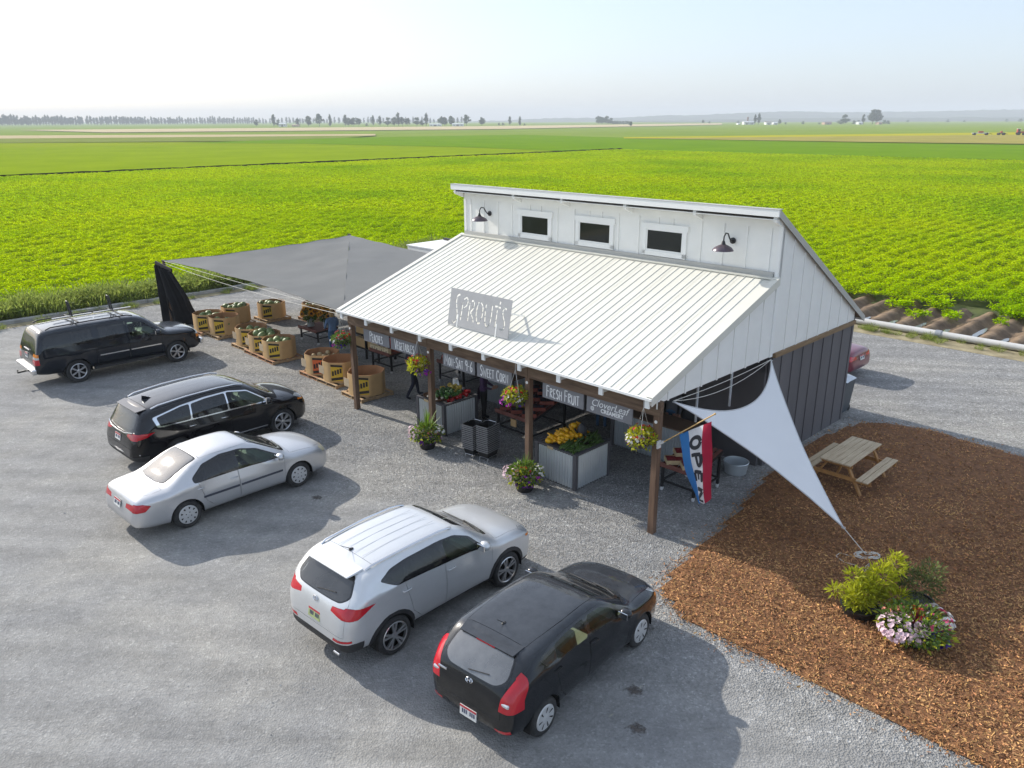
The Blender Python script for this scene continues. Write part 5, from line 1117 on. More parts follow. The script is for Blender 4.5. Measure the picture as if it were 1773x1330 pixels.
# gathered black curtain at the front net post
t1 = thing('net_curtain', 'gathered black net curtain hanging at the front net post', 'curtain', B(-25.2,.8,0))
def cur(s0, s1):
    def f(s, t):
        q = smin(s0, s1, s); u = smin(-25.85, smin(-24.6,-23.85, t**.8), q); v = smin(.32, smin(.42, 1.40, t), q) + (.11+.10*t)*math.sin(q*30+2*math.sin(q*9)) ; z = smin(2.52 - .12*q, .02, t)
        pin = math.exp(-((t-.72)/.16)**2); c = (s0+s1)/2; u += (smin(-25.95,-24.3,c)-u)*pin*.45*(1 if s0 < .4 else .0)
        return B(u, v, z)
    return f
for s0, s1 in ((0,.39),(.37,1.0)): under(MB().grid(cur(s0, s1), 44, 24).build('curtain_panel', blackcloth, smooth=80), t1)
under(MB().bar(B(-25.95,.40,2.58), B(-24.5,.45,2.42), .06,.14).build('curtain_header', blackcloth), t1)
# ---- flag
t1 = thing('open_flag', 'blue white and red OPEN flag drooping from a wooden pole on the corner post', 'flag', B(.07,-.05,2.05))
polem = M('pole_wood', (.55,.36,.14), .5, var=.15, stretch=(1,1,1)); whitepl = M('white_bracket', (.7,.7,.7), .5)
def FL(u, v, z): return (u-.07, v+.05, z-2.05)
MB().tube([FL(.10,-.06,2.06), FL(1.29,-.06,3.03)], .013, 8).ell(FL(1.29,-.06,3.03), (.022,.022,.022)).build('flag_pole', polem, t1, smooth=60)
mbk = MB().tube([FL(.05,-.06,2.02), FL(.20,-.06,2.145)], .026, 8); mbk.box(-.0,.03,-.06,.06,-.08,.08); mbk.build('pole_bracket', whitepl, t1)
FLB = pchip([(0,0),(.25,.52),(.5,.62),(.76,.74),(1,1)])
def flag(s, t, off=0.0):
    tl, tr_ = Vector((.55,-.06,2.40)), Vector((1.24,-.06,2.87)); bl, br = Vector((1.00,-.06,1.00)), Vector((1.27,-.06,1.22)); sb = FLB(s)
    top = tl.lerp(tr_, s); bot = bl.lerp(br, sb); p = top.lerp(bot, t); p.y += .16*t*math.sin(3.14159*max(0, min(1, (s-.25)/.5)))
    p.x += -.10*math.sin(math.pi*t)*(1-s)*.8
    ph = 6.5*s + 1.2*t; p.y += (.02 + .13*t)*math.sin(ph) - off*1.0 + .02*math.sin(9*t+4*s); p.x += .05*t*math.cos(ph)
    return Vector(FL(*p))
for nm, a, b, c in (('blue_stripe',0,.25,(.04,.20,.50)),('white_field',.25,.76,(.72,.72,.74)),('red_stripe',.76,1,(.46,.012,.05))):
    m = M('flag_'+nm, c, .7, var=.05, trans=.3); MB().grid(lambda s, t: flag(smin(a,b,s), t), 14, 40).build(nm, m, t1, smooth=80)
inkm = M('flag_ink', (.02,.022,.03), .7)
lb = MB()
for k, ch in enumerate('OPEN'):
    for st_ in GL[ch][1]:
        q = curve_pts(st_, 8) if ch in 'OP' else [Vector(st_[0]).lerp(Vector(st_[1]), i/8) for i in range(9)] if len(st_) == 2 else curve_pts(st_, 8)
        stroke(lb, [(p[0]/.44, p[1]) for p in q], .27, .010, .006, lambda a, b, c_, k=k: tuple(flag(.30 + .42*b, min(.985, .10 + .235*k + .195*a), c_)))
lb.build('lettering', inkm, t1)
# ================================================================== bins on pallets
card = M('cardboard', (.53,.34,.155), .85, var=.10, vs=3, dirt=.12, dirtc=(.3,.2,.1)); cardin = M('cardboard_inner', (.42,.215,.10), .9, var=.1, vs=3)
palw = M('pallet_wood', (.40,.27,.15), .85, var=.25, vs=4, stretch=(2,2,2), c2=(.5,.35,.2)); palw2 = M('pallet_wood_red', (.36,.19,.10), .85, var=.25, vs=4)
yel = M('print_yellow', (.62,.41,.035), .75, var=.05); orn = M('print_orange', (.60,.12,.03), .75, var=.05); blk = M('print_black', (.03,.025,.02), .8)
melonm = M('melon_skin', (.085,.15,.04), .5, var=.35, vs=9, stretch=(1,1,.15), c2=(.26,.33,.12)); cantm = M('cantaloupe_skin', (.50,.39,.22), .75, var=.15, vs=20, bump=.3)
lm_board = MB().box(0,1.17,0,.10,0,.018).mesh('deck_board', palw); lm_str = MB().box(0,.04,0,1.19,.018,.105).mesh('stringer', palw)
lm_board2 = MB().box(0,1.17,0,.10,0,.018).mesh('deck_board', palw2)
def octo(w, d, ch, ins=0.0):
    w2, d2 = w/2-ins, d/2-ins; c = ch-ins*.4
    pts = [(w2,-d2+c),(w2,d2-c),(w2-c,d2),(-w2+c,d2),(-w2,d2-c),(-w2,-d2+c),(-w2+c,-d2),(w2-c,-d2)]
    out = []
    for i in range(8):
        a, b, c_ = Vector(pts[i-1]), Vector(pts[i]), Vector(pts[(i+1) % 8]); k = .07
        p, q = b+(a-b).normalized()*k, b+(c_-b).normalized()*k
        for s in range(4): t = s/3; out.append(tuple((1-t)**2*p+2*t*(1-t)*b+t*t*q))
    return out
def bin_mesh(h):
    o, i = octo(1.10,1.14,.34), octo(1.10,1.14,.34,.014); n = len(o)
    vs = [(x,y,0) for x,y in o]+[(x,y,h) for x,y in o]+[(x,y,h) for x,y in i]+[(x,y,.05) for x,y in i]
    fo = [(k,(k+1)%n,n+(k+1)%n,n+k) for k in range(n)]; fi = [(n+k,n+(k+1)%n,2*n+(k+1)%n,2*n+k) for k in range(n)] + [(2*n+k,2*n+(k+1)%n,3*n+(k+1)%n,3*n+k) for k in range(n)] + [tuple(3*n+k for k in range(n))]
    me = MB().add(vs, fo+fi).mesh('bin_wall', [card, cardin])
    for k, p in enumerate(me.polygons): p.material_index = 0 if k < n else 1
    me.shade_smooth(); me.set_sharp_from_angle(angle=R(40)); return me
BINM = {}
def make_bin(u, v, desc, contents, n, fill, prt='y', row=''):
    """u, v: the pallet corner nearest the camera (largest u, smallest v)"""
    rz = BR + random.uniform(-.03,.03); c = B(u-.59, v+.61)
    pt = thing('pallet', 'wooden pallet under %s' % desc, 'pallet', c, rz, 'pallets under the bins'); bd = lm_board if random.random() < .6 else lm_board2
    for z in (0, .106):
        for k in range(6 if z else 3):
            o = bpy.data.objects.new('deck_board', bd); col.objects.link(o); o.parent = pt; o.location = (-.585, -.60 + k*(.22 if z else .545), z)
    for k in range(3):
        o = bpy.data.objects.new('stringer', lm_str); col.objects.link(o); o.parent = pt; o.location = (-.58+k*.56, -.598, 0)
    h = random.uniform(.64,.70); key = round(h, 2)
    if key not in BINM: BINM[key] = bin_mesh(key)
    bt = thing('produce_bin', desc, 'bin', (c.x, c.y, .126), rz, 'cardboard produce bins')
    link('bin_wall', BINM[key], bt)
    nx = Vector((S2,-S2,0)); tx = Vector((S2,S2,0)); cc = Vector((.55-.17+.001, -.57+.17-.001, 0))
    def pan(x0, x1, z0, z1, d, sk=0): return [tuple(cc + tx*x + nx*d + Vector((0,0,z))) for x, z in ((x0,z0),(x1,z0+sk),(x1,z1+sk),(x0,z1))]
    w = .19
    MB().add(pan(-w,w,.06,key-.10,.004), [(0,1,2,3)]).build('printed_panel', yel if prt == 'y' else orn, bt)
    MB().add(pan(-w,w,key-.13,key-.06,.006,-.02), [(0,1,2,3)]).build('print_block', blk, bt)
    pm_ = MB(); 
    for k in range(4): pm_.add(pan(-w*.85+k*w*.45,-w*.85+k*w*.45+w*.34,.24+.03*k,.40+.03*k,.006), [(0,1,2,3)])
    pm_.build('print_lettering', blk, bt); MB().add(pan(-w,w,.07,.16,.006,.05), [(0,1,2,3)]).build('print_block', blk, bt)
    MB().box(-.42,-.12,-.5715,-.5705,.22,.50).build('side_label', M('label_faint', (.46,.36,.24), .85), bt) if random.random() < .5 else None
    if contents:
        me = (MEL if contents == 'watermelon' else CAN); placed = []
        tries = 0
        while len(placed) < n and tries < 400:
            tries += 1; x, y = random.uniform(-.36,.36), random.uniform(-.38,.38)
            if abs(x)+abs(y) > .58: continue
            r = .155 if contents == 'watermelon' else .09
            if any((x-a)**2+(y-b)**2 < (r*1.75)**2 for a, b in placed): continue
            placed.append((x,y)); o = bpy.data.objects.new(contents, random.choice(me)); col.objects.link(o)
            p = Matrix.Rotation(rz, 4, 'Z') @ Vector((x,y,0)); o.location = (c.x+p.x, c.y+p.y, .126+fill+random.uniform(-.03,.06)); o.rotation_euler = (random.uniform(-1.6,1.6), random.uniform(-1.6,1.6), random.uniform(0,6)); o.scale = (random.uniform(.85,1.12),)*3
            tag(o, '%s lying in %s' % ('striped green watermelon' if contents == 'watermelon' else 'pale tan cantaloupe', row), contents, '%ss in %s' % (contents, row))
        # heap below the top layer
        hb = MB()
        for k in range(16): 
            x, y = random.uniform(-.36,.36), random.uniform(-.38,.38)
            if abs(x)+abs(y) < .6: hb.ell((x,y,fill-.14), (.15,.15,.13) if contents == 'watermelon' else (.1,.1,.1), 9, 6)
        ho = hb.build('lower_layer', melonm if contents == 'watermelon' else cantm, bt, smooth=60); ho['kind'] = 'stuff'
    return bt
MEL = [MB().ell((0,0,0), (.135,.135,.135+.03*k), 14, 10).mesh('watermelon', melonm, 70) for k in range(3)]; CAN = [MB().ell((0,0,0), (.088,.088,.092), 12, 8).mesh('cantaloupe', cantm, 70)]
for (u, v, d, cn, n, fl, pr, rw) in (
 (-13.89,.55,'cardboard bin of cantaloupes with an orange printed corner','cantaloupe',9,.46,'o','the bin with the orange printed corner'),
 (-12.77,.54,'half-empty cantaloupe bin between the orange-printed bin and the post','cantaloupe',7,.24,'y','the half-empty bin beside the first post'),
 (-11.02,.35,'cardboard bin behind the first post holding sweet corn and a white bag',None,0,0,'y',''),
 (-18.95,.59,'leftmost watermelon bin of the middle row of three','watermelon',6,.46,'y','the leftmost bin of the middle row'),
 (-17.77,.50,'heaped watermelon bin in the centre of the middle row','watermelon',11,.58,'y','the centre bin of the middle row'),
 (-16.64,.46,'front right watermelon bin of the middle row','watermelon',7,.54,'y','the right bin of the middle row'),
 (-22.36,.45,'watermelon bin beside the black curtain','watermelon',5,.50,'y','the bin beside the curtain'),
 (-21.26,.62,'watermelon bin in front of the dark suv bonnet','watermelon',5,.44,'y','the bin nearest the dark suv'),
 (-22.75,1.85,'watermelon bin behind the two by the curtain','watermelon',7,.60,'y','the bin behind the two by the curtain'),
 (-22.40,3.34,'lone watermelon bin standing on the open gravel','watermelon',6,.52,'y','the lone bin on open gravel'),
 (-21.0,4.70,'tall bin half hidden behind the sunflowers','watermelon',5,.46,'y','the bin behind the sunflowers')):
    make_bin(u, v, d, cn, n, fl, pr, rw)
huskm = M('corn_husk', (.25,.36,.07), .7, var=.3, vs=5); bagm = M('printed_bag', (.68,.64,.66), .5, var=.12, vs=14, c2=(.74,.74,.72))
c = B(-11.02-.59,.35+.61)
def fx(p): return Vector((c.x, c.y, 0)) + Matrix.Rotation(BR, 4, 'Z') @ Vector(p)
EAR = MB().lathe([(.012,-.14),(.032,-.06),(.034,.03),(.02,.12),(.006,.17)], 8, Matrix.Rotation(R(90),4,'X')).mesh('corn_ear', huskm, 60)
for k in range(14):
    o = bpy.data.objects.new('corn_ear', EAR); col.objects.link(o); o.location = fx((random.uniform(-.32,.1), random.uniform(-.35,.1), .40+random.uniform(0,.07))); o.rotation_euler = (random.uniform(-.4,.4), random.uniform(-.4,.4), random.uniform(0,6)); tag(o, 'green husked corn ear in the bin behind the first post', 'corn', 'corn ears in the bin')
t1 = thing('paper_bag', 'crumpled white printed bag lying on the corn', 'bag', fx((.12,.12,.48))); MB().grid(lambda s, t: ((s-.5)*.55, (t-.5)*.46, .16*math.sin(3.14*s)*math.sin(3.14*t)+.05*noise.noise((s*5,t*5,1))), 14, 12).build('bag_sheet', bagm, t1, smooth=30)
# ================================================================== display carts, counters, planters
blackst = M('black_steel', (.012,.012,.013), .5, var=.2); slatm = M('slat_red', (.16,.055,.04), .7, var=.2, vs=5, stretch=(1,1,1)); casterm = M('caster_grey', (.55,.55,.56), .5)
crate = M('crate_red', (.21,.05,.032), .75, var=.2, vs=5); cratel = M('crate_pale', (.50,.38,.22), .8, var=.15, vs=6); tomato = M('tomato_red', (.42,.02,.012), .3, var=.2, vs=9); berryd = M('blueberry', (.012,.016,.035), .5, var=.3, vs=30, bump=.8, bs=60); berryr = M('raspberry', (.20,.012,.018), .5, var=.3, vs=30, bump=.8, bs=60)
def cart(u0, u1, v0, v1, zf, zb, label, low=True):
    t = thing('display_cart', label, 'display cart', B((u0+u1)/2, (v0+v1)/2)); w, d = u1-u0, v1-v0
    for x in (-w/2+.04, w/2-.04):
        for y, zz in ((-d/2+.08, zf), (d/2-.08, zb)):
            MB().box(x-.028,x+.028,y-.028,y+.028,.10,zz).build('leg', blackst, t)
            MB().lathe([(.0,-.018),(.05,-.018),(.05,.018),(.0,.018)], 12, Matrix.Translation((x,y,.05)) @ Matrix.Rotation(R(90),4,'Y')).build('caster', casterm, t)
    f = MB()
    for y, zz in ((-d/2+.08, zf), (d/2-.08, zb)): f.bar((-w/2,y,zz+.025),(w/2,y,zz+.025),.05,.05); f.bar((-w/2,y,.26),(w/2,y,.26),.04,.04)
    for x in (-w/2+.03, w/2-.03): f.bar((x,-d/2,zf+.03),(x,d/2,zb+.03),.05,.06); f.bar((x,-d/2+.08,.262),(x,d/2-.08,.262),.04,.04)
    f.build('cart_frame', blackst, t)
    n = max(5, int(w/.13)); sm = MB().bar((0,-d/2,zf+.072),(0,d/2,zb+.072),.09,.02).mesh('slat', slatm)
    for k in range(n):
        o = bpy.data.objects.new('slat', sm); col.objects.link(o); o.parent = t; o.location = (-w/2+(k+.5)*w/n, 0, 0)
    MB().bar((-w/2,-d/2-.012,zf+.10),(w/2,-d/2-.012,zf+.10),.024,.11).build('front_lip', slatm, t)
    return t
def crates(ct, u0, v0, w, d, nu, nv, zf, dz, cm, fm, what, lab, h=.10):
    a = math.atan2(dz, d); 
    for i in range(nu):
        for j in range(nv):
            x, y = u0 + w*(i+.5)/nu, v0 + d*(j+.5)/nv; z = zf + .085 + dz*(j+.5)/nv
            pos = 'front' if j == 0 else ('rear' if j == nv-1 else 'middle')
            t = thing('produce_crate', '%s, %s row' % (lab, pos), 'crate', B(x, y, z), group='produce crates on the carts'); t.rotation_euler = (a, 0, BR); t.rotation_euler.order = 'XYZ'
            cw, cd = w/nu-.02, d/nv-.02; k = MB()
            for q in ((-cw/2,cw/2,-cd/2,-cd/2+.015),(-cw/2,cw/2,cd/2-.015,cd/2),(-cw/2,-cw/2+.015,-cd/2+.0155,cd/2-.0155),(cw/2-.015,cw/2,-cd/2+.0155,cd/2-.0155)): k.box(q[0],q[1],q[2],q[3],0,h)
            k.box(-cw/2+.0155,cw/2-.0155,-cd/2+.0155,cd/2-.0155,.0,.012); k.build('crate_box', cm, t)
            fb = MB()
            if fm is tomato:
                for _ in range(30): fb.ell((random.uniform(-cw/2+.05,cw/2-.05), random.uniform(-cd/2+.05,cd/2-.05), h+random.uniform(-.02,.03)), (.042,.042,.036), 8, 5)
            else:
                for a_ in range(2):
                    for b_ in range(3): fb.box(-cw/2+.022+a_*(cw-.04)/2, -cw/2+.012+(a_+1)*(cw-.04)/2, -cd/2+.022+b_*(cd-.04)/3, -cd/2+.012+(b_+1)*(cd-.04)/3, .0125, h-.01+random.uniform(0,.02))
            o = fb.build(what, fm, t, smooth=50, bevel=0); o['kind'] = 'stuff'
ct = cart(-6.32,-5.0,1.52,3.02,.62,1.0,'wheeled berry cart with red slats behind the third post'); crates(ct,-6.28,1.56,1.24,1.4,3,4,.64,.36,crate,berryd,'berry_punnets','berry flat on the cart behind the third post')
MB().box(-.02,.18,-.80,-.775,.44,.64).build('price_card', card, ct)
ct = cart(-1.05,-.12,1.75,2.95,.60,.86,'berry cart behind the open flag'); crates(ct,-1.02,1.78,.86,.72,2,2,.62,.16,cratel,berryr,'berry_punnets','pale berry flat on the cart behind the flag')
ct = cart(-11.0,-9.75,3.35,4.35,.66,.86,'tomato cart under the hours sign'); crates(ct,-10.95,3.4,1.15,.9,2,2,.70,.16,crate,tomato,'tomatoes','tomato crate on the cart under the hours sign')
ct = cart(-13.9,-12.75,2.72,3.85,.60,.70,'black cart with white cartons under the peaches sign'); crates(ct,-13.85,2.95,1.05,.85,2,2,.62,.08,crate,tomato,'tomatoes','red crate on the cart under the peaches sign',.16)
carton = M('white_carton', (.62,.52,.34), .8, var=.1)
for k in range(4):
    t = thing('egg_carton', 'cream notched carton on the front edge of the black cart, one of four', 'carton', B(-13.75+k*.27,2.78,.70), group='cream cartons on the cart'); MB().add([(-.12,-.06,0),(.12,-.06,0),(.12,.06,0),(-.12,.06,0),(-.12,-.06,.20),(-.04,-.06,.16),(.04,-.06,.16),(.12,-.06,.20),(.12,.06,.20),(.04,.06,.16),(-.04,.06,.16),(-.12,.06,.20)], [(0,1,7,6,5,4),(3,11,10,9,8,2),(0,4,11,3),(1,2,8,7),(4,5,10,11),(5,6,9,10),(6,7,8,9)]).build('carton_shell', carton, t); MB().box(-.03,.03,-.0625,-.0605,.05,.12).build('carton_label', M('label_dark', (.2,.17,.12), .8), t)
# shelving rack with boxes, left end
t = thing('shelf_rack', 'black steel shelving rack stacked with cardboard boxes at the left end', 'shelving', B(-14.9,3.6))
for x in (-.75,0,.75):
    for y in (-.35,.35): MB().box(x-.03,x+.03,y-.03,y+.03,0,1.45).build('upright', blackst, t)
for z in (.35,.85,1.40): MB().box(-.78,.78,-.38,.38,z,z+.03).build('shelf', blackst, t)
for (x,y,z,w,d,h,i) in ((-.4,0,.38,.62,.6,.34,0),(.38,-.02,.38,.62,.6,.36,1),(-.38,0,.88,.6,.55,.40,2),(.4,0,.88,.6,.55,.36,3),(-.4,0,1.43,.6,.5,.30,4),(.38,0,1.43,.6,.5,.26,5)):
    p = B(-14.9+x, 3.6+y, z); q = thing('cardboard_box', 'brown cardboard box on the %s shelf of the black rack, %s side' % (('lower','middle','top')[i//2], ('left','right')[i % 2]), 'box', p, BR + random.uniform(-.06,.06), 'boxes on the rack')
    MB().box(-w/2,w/2,-d/2,d/2,.001,h).build('box_body', card, q); MB().box(-w/2+.01,w/2-.01,-.03,.03,h+.001,h+.003).build('box_tape', cratel, q)
t = thing('produce_crate', 'red crate of tomatoes on top of the black shelving rack', 'crate', B(-14.55,3.5,1.70)); MB().box(-.25,.25,-.2,.2,0,.12).build('crate_box', crate, t); fb = MB()
for _ in range(40): fb.ell((random.uniform(-.21,.21), random.uniform(-.16,.16), .13+random.uniform(-.01,.05)), (.045,.045,.04), 8, 5)
fb.build('tomatoes', tomato, t, smooth=60)['kind'] = 'stuff'
# corrugated counters
corr = M('corrugated_zinc', (.62,.67,.70), .32, metal=.6, var=.08, vs=2, stretch=(1,1,.3)); frameg = M('frame_grey', (.085,.082,.088), .7, var=.12, vs=3); topw = M('counter_top', (.16,.10,.065), .6, var=.2, stretch=(.4,4,4))
def corrugated(x0, x1, z0, z1, y, pitch=.085, amp=.021):
    n = int((x1-x0)/pitch*8); mb = MB()
    for i in range(n+1):
        x = smin(x0, x1, i/n); yy = y + amp*math.sin(2*math.pi*(x-x0)/pitch); mb.v += [(x,yy,z0),(x,yy,z1)]
    mb.f = [(2*i,2*i+2,2*i+3,2*i+1) for i in range(n)]; return mb
def counter(u0, u1, v0, v1, h, label):
    t = thing('corrugated_counter', label, 'counter', B((u0+u1)/2,(v0+v1)/2)); w, d = u1-u0, v1-v0
    o = corrugated(-w/2+.05,w/2-.05,.03,h-.05,-d/2).build('front_sheet', corr, t, smooth=80)
    for s in (1,-1):
        o = corrugated(-d/2+.05,d/2-.05,.03,h-.05,0).build('side_sheet', corr, t, smooth=80); o.rotation_euler = (0,0,R(90)*s); o.location = (s*w/2*1.0,0,0)
    for x in (-w/2,w/2):
        for y in (-d/2,d/2): MB().box(x-.045,x+.045,y-.045,y+.045,0,h-.04).build('corner_post', frameg, t)
    MB().box(-w/2-.06,w/2+.06,-d/2-.06,d/2+.06,h-.038,h).build('counter_top', topw, t, bevel=.005); return t
counter(-8.55,-7.35,3.2,3.9,.95,'zinc corrugated counter behind the person in the purple cardigan')
counter(-3.55,-1.15,3.2,3.85,1.0,'long dark corrugated checkout counter under the creamery sign')
def planter(u0, v0, w, d, h, label):
    t = thing('produce_planter', label, 'produce stand', B(u0+w/2, v0+d/2), group='corrugated produce stands')
    for s in (1,-1):
        o = corrugated(-w/2+.06,w/2-.06,.03,h-.06,0).build('zinc_sheet', corr, t, smooth=80); o.location = (0,s*(d/2-.03),0)
        o = corrugated(-d/2+.06,d/2-.06,.03,h-.06,0).build('zinc_sheet', corr, t, smooth=80); o.rotation_euler = (0,0,R(90)); o.location = (s*(w/2-.03),0,0)
    for x in (-w/2+.045,w/2-.045):
        for y in (-d/2+.045,d/2-.045): MB().box(x-.045,x+.045,y-.045,y+.045,0,h-.041).build('corner_post', frameg, t)
    for q in ((-w/2,w/2,-d/2,-d/2+.09),(-w/2,w/2,d/2-.09,d/2),(-w/2,-w/2+.09,-d/2+.091,d/2-.091),(w/2-.09,w/2,-d/2+.091,d/2-.091)): MB().box(*q,h-.04,h).build('top_rail', frameg, t)
    MB().box(-w/2+.06,w/2-.06,-d/2+.06,d/2-.06,h-.22,h-.16).build('inner_tray', frameg, t)
    MB().box(-.24,-.06,-d/2-.008,-d/2-.001,h-.075,h-.005).build('price_card', cratel, t); return t
planter(-3.70,.33,1.30,1.30,.92,'corrugated produce stand heaped with yellow squash and zucchini')
planter(-8.36,.38,1.20,1.26,.92,'corrugated produce stand heaped with peppers and mixed vegetables')
sqm = M('squash_yellow', (.82,.43,.010), .4, var=.12, vs=6); zum = M('zucchini_green', (.030,.075,.014), .35, var=.4, vs=8, stretch=(1,1,.3), c2=(.085,.15,.03)); stemm = M('stem_green', (.12,.2,.05), .6)
SQ = [MB().lathe([(.008,-.17),(.024,-.14),(.026,-.06),(.034,.02),(.047,.09),(.04,.14),(.008,.165)], 10, Matrix.Rotation(R(90),4,'X')).mesh('yellow_squash', sqm, 60), MB().ell((0,0,0),(.075,.075,.06),12,8).mesh('yellow_squash', sqm, 60)]
ZU = MB().lathe([(.006,-.16),(.026,-.14),(.031,-.04),(.033,.06),(.026,.13),(.006,.15)], 9, Matrix.Rotation(R(90),4,'X')).mesh('zucchini', zum, 60)
def heap(me, n, name, lab, cat, grp, u0, u1, v0, v1, z, hz, rot=None):
    for k in range(n):
        u, v = random.uniform(u0,u1), random.uniform(v0,v1); m = random.choice(me) if isinstance(me, list) else me
        o = bpy.data.objects.new(name, m); col.objects.link(o); fu, fv = (u-u0)/(u1-u0), (v-v0)/(v1-v0)
        zz = z + hz(fu, fv)*random.uniform(.6,1.05); p = B(u, v, zz); o.location = p; a = BR + (rot if rot is not None else random.uniform(0,6.28)) + random.uniform(-.35,.35); o.rotation_euler = (random.uniform(-.3,.3), random.uniform(-.3,.3), a); s = random.uniform(.8,1.15); o.scale = (s,s,s); tag(o, lab, cat, grp)
heap(SQ, 64, 'yellow_squash', 'yellow summer squash heaped on the left half of the squash stand', 'squash', 'yellow squash on the stand', -3.6,-2.95,.45,1.5,.84,lambda a,b: .06+.22*math.sin(3.14*min(1,a*.8+.1))*(.4+b*.8), R(70))
heap(ZU, 70, 'zucchini', 'dark green zucchini heaped on the right half of the squash stand', 'zucchini', 'zucchini on the stand', -3.0,-2.5,.44,1.5,.83,lambda a,b: .05+.14*math.sin(3.14*(a*.7+.25)), R(15))
pepr = M('pepper_red', (.42,.012,.015), .3, var=.15); pepg = M('pepper_green', (.05,.13,.02), .35, var=.25); pepy = M('pepper_yellow', (.62,.46,.08), .35, var=.15); garl = M('pale_bulb', (.66,.58,.46), .6, var=.1)
PEP = lambda m, nm: MB().lathe([(.004,-.05),(.035,-.045),(.046,-.01),(.048,.025),(.036,.045),(.01,.038),(.008,.06)], 9).mesh(nm, m, 60)
heap(PEP(pepr,'red_pepper'),26,'red_pepper','red pepper along the right edge of the vegetable stand','pepper','red peppers',-7.65,-7.28,.75,1.52,.88,lambda a,b: .02+.12*b)
heap(PEP(pepg,'green_pepper'),56,'green_pepper','green pepper in the middle of the vegetable stand','pepper','green peppers',-7.95,-7.4,.60,1.45,.88,lambda a,b: .04+.16*math.sin(3.14*(b*.6+.3)))
heap(PEP(pepy,'yellow_pepper'),30,'yellow_pepper','pale yellow pepper at the back of the vegetable stand','pepper','yellow peppers',-8.2,-7.6,1.15,1.55,.90,lambda a,b: .10+.10*b)
heap(MB().ell((0,0,0),(.05,.05,.045),9,6).mesh('garlic_bulb',garl,60),16,'garlic_bulb','pale bulb in the baskets at the front of the vegetable stand','vegetable','pale bulbs',-8.0,-7.55,.48,.72,.93,lambda a,b: .04)
wick = M('wicker', (.20,.10,.05), .8, var=.3, vs=30, bump=.6, bs=60)
for i,(u,v) in enumerate(((-7.62,.58),(-8.08,.62),(-8.22,.95))):
    t = thing('wicker_basket', 'shallow wicker basket on the vegetable stand, %s' % ('nearest the front corner','beside the second post','at its left edge')[i], 'basket', B(u,v,.90)); MB().lathe([(.10,0),(.14,.02),(.165,.07),(.155,.07),(.13,.025),(.001,.02)],18,cap0=True).build('basket_bowl', wick, t, smooth=50)
t = thing('paper_roll', 'white roll standing on the back of the vegetable stand', 'roll', B(-7.95,1.5,1.0)); MB().lathe([(.02,.0),(.075,.0),(.075,.26),(.02,.26)],18).build('roll_paper', paintw, t, smooth=40); MB().add([(.06,-.05,.1),(.3,-.2,-.02),(.3,-.05,-.02),(.07,.04,.24)],[(0,1,2,3)]).build('loose_sheet', paintw, t)
t = thing('plastic_bag', 'dark plastic bag hanging over the squash heap', 'bag', B(-3.05,1.30,1.02)); MB().lathe([(.03,.26),(.06,.22),(.12,.10),(.13,.0),(.08,-.05),(.01,-.06)],12).build('bag_body', M('bag_dark',(.03,.03,.035),.4,var=.3,vs=12,bump=.8,bs=25), t, smooth=50)
# stacks of black shopping baskets
bask = M('basket_black', (.010,.010,.011), .45, var=.2)
def basket_mesh():
    mb = MB(); w0,d0,w1,d1,h = .13,.19,.165,.235,.19
    def rect(w,d,z): return [(-w,-d,z),(w,-d,z),(w,d,z),(-w,d,z)]
    mb.add(rect(w0,d0,0)+rect(w1,d1,h), [(0,3,2,1),(0,1,5,4),(1,2,6,5),(2,3,7,6),(3,0,4,7)])
    mb.add(rect(w1,d1,h)+rect(w1+.02,d1+.02,h)+rect(w1+.02,d1+.02,h-.03), [(0,1,5,4),(1,2,6,5),(2,3,7,6),(3,0,4,7),(4,5,9,8),(5,6,10,9),(6,7,11,10),(7,4,8,11)]); me = mb.mesh('basket_body', [bask, M('basket_rim', (.20,.20,.205), .5)])
    for k, p in enumerate(me.polygons): p.material_index = 1 if k >= 9 else 0
    return me
BKM = basket_mesh(); HM = MB().tube([(-.165,0,.18),(-.175,.10,.195),(-.12,.20,.2),(.12,.20,.2),(.175,.10,.195),(.165,0,.18)], .007, 5).mesh('handle', boltm)
for s,(u,v,n,lab) in enumerate(((-5.66,.10,13,'left'),(-5.24,.22,14,'right'))):
    for k in range(n):
        t = thing('shopping_basket', 'black shopping basket, %s in the %s stack' % (('topmost','second from the top','third from the top','fourth from the top','fifth from the top','sixth from the top','seventh from the top','eighth from the top','ninth from the top','fifth from the bottom','fourth from the bottom','third from the bottom','second from the bottom','lowest')[n-1-k if n-1-k < 9 else 13-k], lab), 'basket', B(u+random.uniform(-.006,.006), v+random.uniform(-.006,.006), .10+k*.052), BR+R(8), 'stacked black shopping baskets, %s stack' % lab); link('basket_body', BKM, t)
        if k == n-1: link('handle', HM, t)
    t = thing('basket_dolly', 'wire stand under the %s stack of shopping baskets' % lab, 'stand', B(u,v), BR+R(8)); w = MB()
    for x in (-.13,.13): w.tube([(x,-.2,.0),(x,-.18,.095),(x,.18,.095),(x,.2,.0)], .008, 5)
    w.tube([(-.13,-.18,.095),(.13,-.18,.095)], .008, 5); w.build('wire_frame', boltm, t)
